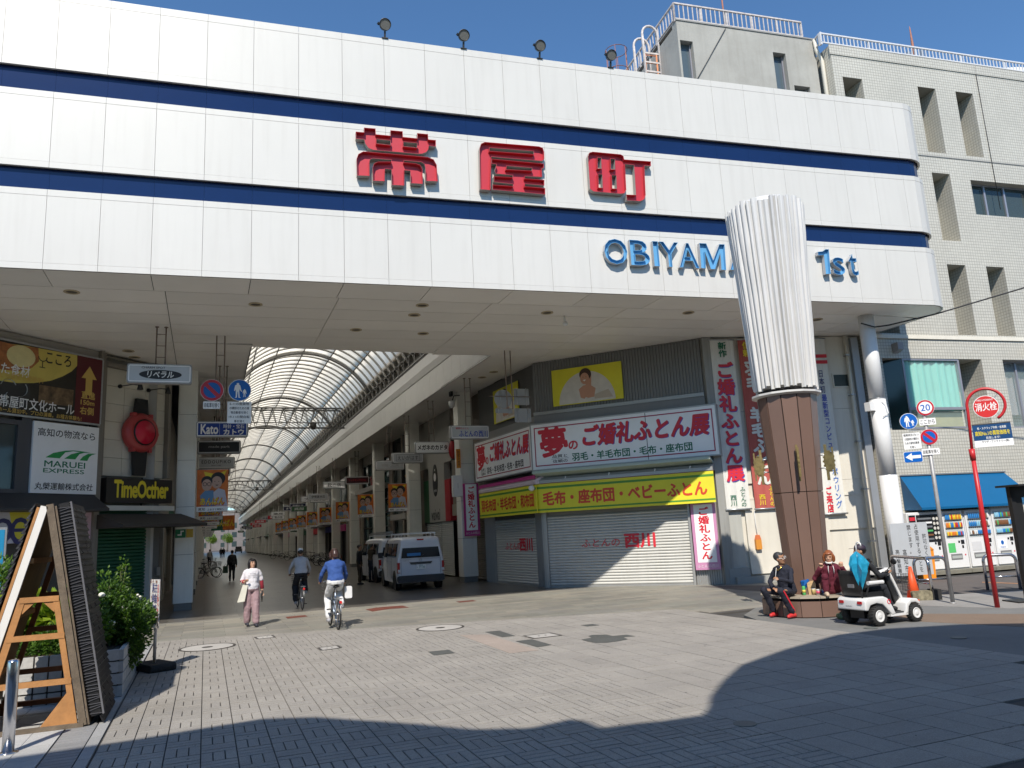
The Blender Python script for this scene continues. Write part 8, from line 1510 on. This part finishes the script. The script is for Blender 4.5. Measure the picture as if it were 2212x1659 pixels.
# ================================================================== VEHICLES
VW = mat('van_white_paint', (.68, .69, .73), .3, var=.02, coat=.4); TINT = plain('van_tinted_glass', (.012, .015, .02), .06); TL = plain('tail_lamp_red', (.4, .01, .015), .15)
def van(label, loc, rz, ladder=False):                                  # local +y forward, rear at y = 0
    t = thing('white_van', label, 'van', loc, rz, 'white vans parked in the arcade')
    W, H, L_ = 1.69, 1.86, 4.4; rings = []
    def ring(y, zb, zt, wb, wt, r=.12):
        pts = []; n = 5
        for sx in (1, -1):
            for k in range(n+1): a = (k/n)*PI/2; x = wt/2-r+r*math.cos(a if sx > 0 else PI/2-a); z = zt-r+r*math.sin(a if sx > 0 else PI/2-a); pts.append((sx*x, y, z))
        zm = zb+(zt-zb)*.5
        return [(wb/2-.02, y, zb), (wb/2, y, zb+.15), (wb/2+.01, y, zm)]+pts+[(-wb/2-.01, y, zm), (-wb/2, y, zb+.15), (-wb/2+.02, y, zb)]
    S = [(0.02, .42, 1.72, 1.6, 1.38), (.06, .3, 1.80, 1.67, 1.42), (.2, .24, 1.86, 1.69, 1.46), (1.2, .24, 1.88, 1.69, 1.48), (2.6, .24, 1.86, 1.69, 1.46), (3.1, .24, 1.80, 1.69, 1.42), (3.6, .24, 1.35, 1.67, 1.5), (3.95, .24, 1.08, 1.63, 1.5), (4.3, .28, .92, 1.5, 1.4), (4.4, .35, .75, 1.35, 1.25)]
    mb = MB(); R = [ring(*s) for s in S]; n = len(R[0]); vs = [p for r in R for p in r]; mb.add(vs, [(i*n+k, i*n+(k+1) % n, (i+1)*n+(k+1) % n, (i+1)*n+k) for i in range(len(R)-1) for k in range(n)]+[tuple(range(n)), tuple((len(R)-1)*n+k for k in range(n-1, -1, -1))], 0, False)
    mb.build('body', VW, t, bev=.03)
    MB().bbox(-.845, .845, -.06, .2, .28, .52, .06).build('rear_bumper', plain('bumper_dark_grey', (.03, .03, .032), .5), t)
    MB().add([(-.71, -.008, 1.13), (.71, -.008, 1.13), (.63, .035, 1.68), (-.63, .035, 1.68), (-.71, .03, 1.13), (.71, .03, 1.13), (.63, .07, 1.68), (-.63, .07, 1.68)], [(0,1,2,3),(7,6,5,4),(0,4,5,1),(1,5,6,2),(2,6,7,3),(3,7,4,0)]).build('rear_window', TINT, t)
    MB().box(-.5, .0, -.008, -.004, 1.2, 1.3).build('blue_tarp_in_window', plain('blue_tarp', (.02, .2, .5), .4), t)
    MB().box(-.7, .7, .0, .018, 1.08, 1.085).box(-.72, -.715, .0, .02, .55, 1.1).box(.715, .72, .0, .02, .55, 1.1).build('tailgate_seam', DSTEEL, t)
    MB().prism([(-.42, .98), (.42, .98), (.36, .90), (-.36, .90)], -.025, .02, 'y').build('tailgate_handle', plain('handle_dark', (.05, .05, .05), .5), t); MB().box(-.17, .17, -.03, .018, .72, .89).build('number_plate', SIGNW, t); txt(t, '・77-50', TXTG, 0, .79, .28, .08, -.033, bold=.01); txt(t, '高知400', TXTG, 0, .86, .14, .03, -.033)  # tailgate handle in an even near black
    for s in (-1, 1): MB().bbox(s*.77, s*.85, -.02, .14, .62, .98, .02).build('tail_lamp', TL, t); MB().box(s*.75, s*.84, -.035, -.03, .64, .74).build('reverse_lamp', PWHITE, t)
    MB().box(-.12, .12, .0, .06, 1.74, 1.79).build('brake_lamp', TL, t); MB().bar((.02, -.02, 1.17), (.12, -.02, 1.24), .02).build('rear_wiper', BLACK, t); txt(t, 'VANETTE', STEEL, -.55, 1.04, .24, .03, -.0, bold=.02); MB().torus((0, .0, 1.04), .04, .006, 'y', 16, 5).build('emblem', CHROME, t)
    for s in (-1, 1):
        for y0, y1, zz in ((.35, 1.2, 1.2), (1.35, 2.25, 1.2), (2.4, 3.15, 1.15)):
            MB().add([(s*.862, y0, zz), (s*.862, y1, zz), (s*.78, y1-.04, 1.66), (s*.78, y0+.06, 1.66), (s*.83, y0, zz), (s*.83, y1, zz), (s*.75, y1-.04, 1.66), (s*.75, y0+.06, 1.66)], [(0,1,2,3),(7,6,5,4),(0,4,5,1),(1,5,6,2),(2,6,7,3),(3,7,4,0)]).build('side_window', TINT, t)
        for y0 in (1.28, 2.33, 3.35): MB().box(s*.852, s*.856, y0, y0+.008, .4, 1.15).build('door_seam', DSTEEL, t)
        MB().box(s*.855, s*.885, 1.4, 1.55, 1.0, 1.04).box(s*.855, s*.885, 2.4, 2.55, 1.0, 1.04).build('door_handle', VW, t); MB().bbox(s*.9, s*1.08, 3.1, 3.2, 1.1, 1.32, .03).build('wing_mirror', BLACK, t)
        for y in (.72, 3.55):
            MB().disc((y, .32), .36, -.001, .001).v; a = MB().lathe([(.37, -.01), (.37, .012)], (s*.846, y, .33), 28, 0, 'x'); a.build('wheel_arch', BLACK, t)
            w_ = MB().lathe([(.2, -.1), (.3, -.1), (.32, -.06), (.32, .06), (.3, .1), (.2, .1)], (s*.75, y, .32), 28, 0, 'x').build('wheel', RUBBER, t); MB().lathe([(.0, .06), (.12, .07), (.2, .095), (.205, .09)] if s > 0 else [(.205, -.09), (.2, -.095), (.12, -.07), (0, -.06)], (s*.755, y, .32), 24, 0, 'x').build('wheel_rim', STEEL, w_)
    MB().add([(-.7, 3.2, 1.78), (.7, 3.2, 1.78), (.76, 3.85, 1.2), (-.76, 3.85, 1.2), (-.7, 3.18, 1.76), (.7, 3.18, 1.76), (.76, 3.83, 1.18), (-.76, 3.83, 1.18)], [(0,1,2,3),(7,6,5,4),(0,4,5,1),(1,5,6,2),(2,6,7,3),(3,7,4,0)]).build('windscreen', TINT, t)
    rk = MB()
    for s in (-.62, .62): rk.bar((s, .3, 1.98), (s, 2.7, 1.98), .03)
    for y in (.35, 1.1, 1.9, 2.65):
        rk.bar((-.64, y, 2.0), (.64, y, 2.0), .035)
        for s in (-.62, .62): rk.bar((s, y, 1.84), (s*.98, y, 1.98), .025)
    rk.build('roof_rack', PWHITE, t)
    if ladder: MB().bar((-.5, .2, 2.06), (-.5, 3.2, 2.06), .05).bar((-.2, .2, 2.06), (-.2, 3.2, 2.06), .05).bar((-.35, .1, 2.12), (-.35, 3, 2.12), .3, .04).build('roof_load', STEEL, t)
    return t
va = G(zW6(1700, 700)); van('nearest white van with roof rack, its number plate toward the viewer', (7.25, 27.75, 0), -.06)
van('second white van with loaded roof rack, parked beyond the first', (7.75, 33.4, 0), .04, True)
# dark things further down
q = G(zB(420, 790)); t = thing('dark_cart', 'dark parked cart far down the arcade', 'cart', (q.x, q.y, 0)); MB().bbox(-.8, .8, -1.5, 1.5, .35, 1.1, .15).build('cart_body', DSTEEL, t); MB().bbox(-.7, .7, -1, .4, 1.1, 1.6, .2).build('cart_top', BLACK, t)
for x in (-.7, .7):
    for y in (-1, 1): MB().cyl((x-.08, y, .32), .32, .16, 16, 0, 'x').build('wheel', RUBBER, t)

# mobility scooter: local +x forward
w1, w2, w3 = G(zG5(1190, 1058)), G(zG5(1520, 1088)), G(zG5(1925, 1035)); rear = (w1+w2)/2; rear.y = (w1.y+w2.y)/2
hd_ = math.atan2(w3.y-w2.y, w3.x-w2.x); t = thing('mobility_scooter', 'white four wheeled mobility scooter with black seat parked beside the round bench', 'mobility scooter', (rear.x+.03, rear.y+.05, 0), hd_)
SW = plain('scooter_white', (.66, .66, .655), .22, coat=.4); WB = (V((w3.x, w3.y, 0))-V((w2.x, w2.y, 0))).length; TW = .29; SE = plain('seat_black_vinyl', (.012, .012, .013), .4)
for x, R0 in ((0, .165), (WB, .15)):
    for s in (-1, 1):
        w_ = MB().lathe([(R0*.55, -.05), (R0*.92, -.06), (R0, -.035), (R0, .035), (R0*.92, .06), (R0*.55, .05)], (x, s*TW, R0), 28, 0, 'y').build('wheel', RUBBER, t)
        y0 = s*TW+s*.052; rm_ = MB().lathe([(0, 0), (R0*.2, .012*s), (R0*.25, 0), (R0*.5, 0), (R0*.57, .012*s), (R0*.6, 0)], (x, y0, R0), 24, 0, 'y').build('hubcap', SW, w_)
        tr_ = MB()
        for i in range(22): a = 2*PI*i/22; tr_.bar((x+R0*math.cos(a), s*TW-.055, R0+R0*math.sin(a)), (x+R0*math.cos(a+.08), s*TW+.055, R0+R0*math.sin(a+.08)), .018, .008)
        tr_.build('tread', RUBBER, w_)
MB().bbox(-.1, WB+.05, -.2, .2, .12, .2, .03).box(-.15, .15, -.15, .15, .12, .3).build('chassis', BLACK, t)
MB().prism([(-.27, .27), (-.26, .43), (-.20, .475), (.18, .475), (.27, .44), (.36, .30), (.42, .17), (.33, .15), (.22, .27), (.14, .345), (0, .37), (-.14, .345), (-.2, .26)], -.31, .31, 'y', 0).build('rear_body', SW, t, bev=.022)
MB().bbox(.3, .66, -.27, .27, .155, .19, .02, 0, 'z').build('foot_deck', plain('deck_rubber', (.04, .04, .04), .8), t)
MB().prism([(.3, .13), (.72, .13), (.74, .17), (.3, .165)], -.3, .3, 'y').build('side_skirt', SW, t)
MB().prism([(WB-.22, .15), (WB-.18, .33), (WB-.06, .40), (WB+.1, .38), (WB+.17, .30), (WB+.14, .27), (WB+.05, .32), (WB-.05, .32), (WB-.12, .26), (WB-.15, .15)], -.31, .31, 'y').build('front_fender', SW, t, bev=.02)
MB().prism([(WB-.2, .3), (WB-.36, .78), (WB-.28, .8), (WB-.08, .38)], -.1, .1, 'y').build('steering_cover', BLACK, t, bev=.02); MB().prism([(WB-.07, .38), (WB-.28, .84), (WB-.24, .86), (WB-.02, .40)], -.12, .12, 'y').build('front_shield', SW, t, bev=.015)
MB().prism([(WB-.5, .80), (WB-.46, .88), (WB-.28, .93), (WB-.2, .86), (WB-.3, .78)], -.13, .13, 'y').build('console', SW, t, bev=.02); MB().box(WB-.46, WB-.32, -.07, .07, .905, .925).build('display', BLACK, t)
for s in (-1, 1):
    MB().tube([(WB-.34, s*.1, .86), (WB-.4, s*.22, .88), (WB-.5, s*.25, .86)], .018, 8).build('handlebar', BLACK, t); MB().tube([(WB-.34, s*.14, .88), (WB-.3, s*.24, 1.0)], .007, 6).ell((WB-.3, s*.27, 1.03), (.02, .07, .05), 12, 8).build('mirror', BLACK, t)
    MB().bbox(-.28, -.27, s*.2-.05, s*.2+.05, .37, .42, .015, 0, 'x').build('tail_lamp', TL, t)
bk_ = MB()
for i in range(7): z = .52+i*.045; bk_.bar((WB-.04, -.15, z), (WB+.14, -.15, z), .005).bar((WB-.04, .15, z), (WB+.14, .15, z), .005).bar((WB+.14, -.15, z), (WB+.14, .15, z), .005)
for i in range(7): bk_.bar((WB+.14, -.15+.05*i, .5), (WB+.14, -.15+.05*i, .8), .005).bar((WB-.04+.03*i, -.15, .5), (WB-.04+.03*i, -.15, .8), .005)
bk_.build('basket', DSTEEL, t)
MB().cyl((0, 0, .46), .04, .1, 12).build('seat_post', DSTEEL, t); MB().bbox(-.17, .27, -.23, .23, .46, .555, .04).build('seat_cushion', SE, t)
bkr = MB(); loftring(bkr, [(( -.19, 0, .5), (0, .22, 0), (.045, 0, 0)), ((-.215, 0, .66), (0, .235, 0), (.05, 0, 0)), ((-.24, 0, .83), (0, .23, 0), (.045, 0, 0)), ((-.255, 0, .92), (0, .19, 0), (.035, 0, 0))], 18); bkr.build('backrest', SE, t); MB().box(-.29, -.26, -.12, .0, .64, .70).build('back_label', plain('label_grey', (.15, .15, .16), .4), t)
for s in (-1, 1): MB().bbox(-.12, .22, s*.29-.035, s*.29+.035, .68, .745, .028, 0, 'x').build('armrest', SW, t); MB().bar((-.15, s*.25, .52), (-.1, s*.29, .69), .025).build('armrest_post', BLACK, t)
txt(t, 'SUZUKI', plain('letter_grey', (.3, .3, .32), .4), 0, .33, .13, .022, 0).rotation_euler = (0, 0, -PI/2); [setattr(o, 'location', V((-.272, .05, .33))) for o in COL.objects if o.parent == t and o.name.startswith('lettering')]
MB().torus((.28, -.312, .38), .035, .007, 'y', 16, 5).build('red_mark', TXTR, t)
pb = thing('umbrella', 'folded translucent blue umbrella with white hooked handle strapped to the scooter backrest', 'umbrella', (rear.x-.16, rear.y-.16, .42), hd_)
MB().tube([(0, 0, -.05), (.0, 0, .3)], .018, 8).build('tip_holder', BLACK, pb); UB = mat('umbrella_blue_film', (.02, .26, .42), .15, var=.35, vs=9, spec=.8)
um = MB(); n = 14; prof = [(.02, .2), (.09, .32), (.16, .50), (.175, .62), (.11, .74), (.02, .82)]
rn = random.Random(8); vs = [((r*(1 if k % 2 else .5)*rn.uniform(.8, 1.12))*math.cos(2*PI*k/n), (r*(1 if k % 2 else .5)*rn.uniform(.8, 1.12))*math.sin(2*PI*k/n), z+rn.uniform(-.015, .015)) for r, z in prof for k in range(n)]; um.add(vs, [(i*n+k, i*n+(k+1) % n, (i+1)*n+(k+1) % n, (i+1)*n+k) for i in range(5) for k in range(n)]+[tuple(range(n-1, -1, -1)), tuple(5*n+k for k in range(n))], 0, False); um.build('folded_canopy', UB, pb)
MB().tube([(0, 0, .8), (0, 0, .92), (.0, -.02, .97), (.0, -.06, .985), (0, -.1, .96), (0, -.11, .92)], .013, 10).build('hooked_handle', PWHITE, pb)

bpy.data.scenes.remove(TMP)
# ---- small fixtures and clutter
t = thing('exit_sign', 'green and yellow evacuation notice on the nearest left pillar', 'sign', (-.62, 26.70, 2.35)); MB().box(-.27, .03, -.02, 0, -.13, .13).build('green_plate', plain('exit_green', (.0, .16, .07), .5), t); MB().box(.05, .25, -.02, 0, -.13, .13).build('yellow_plate', plain('exit_yellow', (.5, .35, .05), .5), t); MB().prism([(-.2, -.06), (-.08, -.06), (-.08, .05), (-.02, .05), (-.02, .09), (-.12, .09), (-.12, -.02), (-.2, -.02)], -.024, -.0205, 'y').build('runner_mark', SIGNW, t)
def pp(px_, y): q = yplane(px_, y); return (q.x, y, q.z)
t = thing('security_camera', 'white dome security camera on a bracket by the nearest right pillar', 'camera', pp(zE(1380, 60), 29.5)); MB().lathe([(0, -.16), (.1, -.12), (.13, 0), (.13, .14), (.0, .15)], n=18).build('dome', PWHITE, t); MB().tube([(0, 0, .1), (.1, 0, .35), (.35, 0, .38)], .02).box(-.05, .05, -.05, .2, .35, .6).build('bracket', BLACK, t)
t = thing('equipment_box', 'white electrical cabinet on the nearest right pillar above the pink banner', 'cabinet', pp(zE(1455, 1190), 29.5)); MB().bbox(-.2, .2, -.1, .1, -.42, .42, .02).build('box', PWHITE, t); MB().box(-.01, .01, -.11, -.1, -.1, .1).build('latch', STEEL, t)
t = thing('orange_upright_sign', 'small orange upright sign beside the nearest right pillar', 'sign', pp(zE(1470, 810), 29.5)); MB().box(-.08, .08, -.04, .04, -.38, .38).build('board', plain('pouch_orange', (.6, .24, .03), .6), t); txt(t, '防犯カメラ', TXTK, 0, 0, .09, .6, -.044, vert=True)
t = thing('red_lantern', 'dark red lantern behind the nearest right pillar', 'lantern', pp(zE(1392, 690), 31.5)); MB().ell((0, 0, 0), (.18, .18, .4), 14, 10).build('shade', plain('lantern_red', (.3, .01, .015), .5), t); MB().cyl((0, 0, .38), .08, .05).cyl((0, 0, -.43), .08, .05).build('ring', BLACK, t)
rn = random.Random(31); fcs = [SIGNW, GFACE, plain('navy_face', (.01, .015, .06), .4), SIGNR, plain('near_black_face', (.02, .017, .015), .4), plain('sign_moss', (.05, .14, .06), .5)]; cn = ['white', 'grey', 'navy', 'red', 'black', 'moss green']
for i in range(22):
    y = 56+i*7.3+rn.uniform(-1, 1); rt = i % 3 != 2; k = rn.randrange(6); x = 8.3 if rt else .1; t = thing('hanging_sign', f'{cn[k]} hanging sign, {ords[i]} of those fading down the arcade, over the {"right" if rt else "left"} side', 'hanging sign', (x, y, rn.uniform(5.0, 5.9)), 0, 'shop signs hanging from the arcade ceiling')
    MB().bbox(-.75, .75, -.1, .1, -.26, .26, .05).build('sign_box', FRM, t); MB().box(-.7, .7, -.112, -.101, -.21, .21).build('sign_face', fcs[k], t); MB().tube([(-.1, 0, .26), (-.1, 0, 7.6-t.location.z)], .018, 6).tube([(.1, 0, .26), (.1, 0, 7.6-t.location.z)], .018, 6).build('hanger', RODM, t); txt(t, ['靴の店', '茶舗', '時計', '書店', '薬局', '呉服'][k], TXTW if k > 1 else TXTK, 0, 0, .9, .24, -.115, bold=.02)
pbk = None
for i, (x, y, r) in enumerate([(8.7, 60, 1.3), (8.75, 61, 1.2), (8.7, 63.2, 1.4), (8.8, 72, 1.3), (8.7, 73.1, 1.25), (8.75, 88, 1.3), (.2, 52, -1.3), (.15, 53.2, -1.2), (.1, 70, -1.3), (8.3, 101, 1.4)]):
    lb = f'parked bicycle, {ords[i]} from the front among those standing along the arcade'
    if pbk is None: pbk = bicycle(lb, (x, y, 0), r, DSTEEL); pbk['group'] = 'bicycles parked along the arcade'; pbk['label'] = lb
    else: dup(pbk, (x, y, 0), r, lb)
gum = MB(); rn = random.Random(77)
for _ in range(150):
    x = rn.uniform(-.8, 9.5); y = rn.uniform(5, 17); r = rn.uniform(.005, .014)
    if y < byl(x)-.2: gum.prism([(x+r*rn.uniform(.7, 1.2)*math.cos(2*PI*k/9), y+r*rn.uniform(.7, 1.2)*math.sin(2*PI*k/9)) for k in range(9)], .0061, .0072)
gum.build('gum_spots', plain('old_gum', (.07, .068, .066), .8), plaza, kind='stuff')
for (x0, y0, r) in ((3.4, 19.2, .0), (6.9, 17.6, .3), (1.0, 17.6, .2)):
    pass
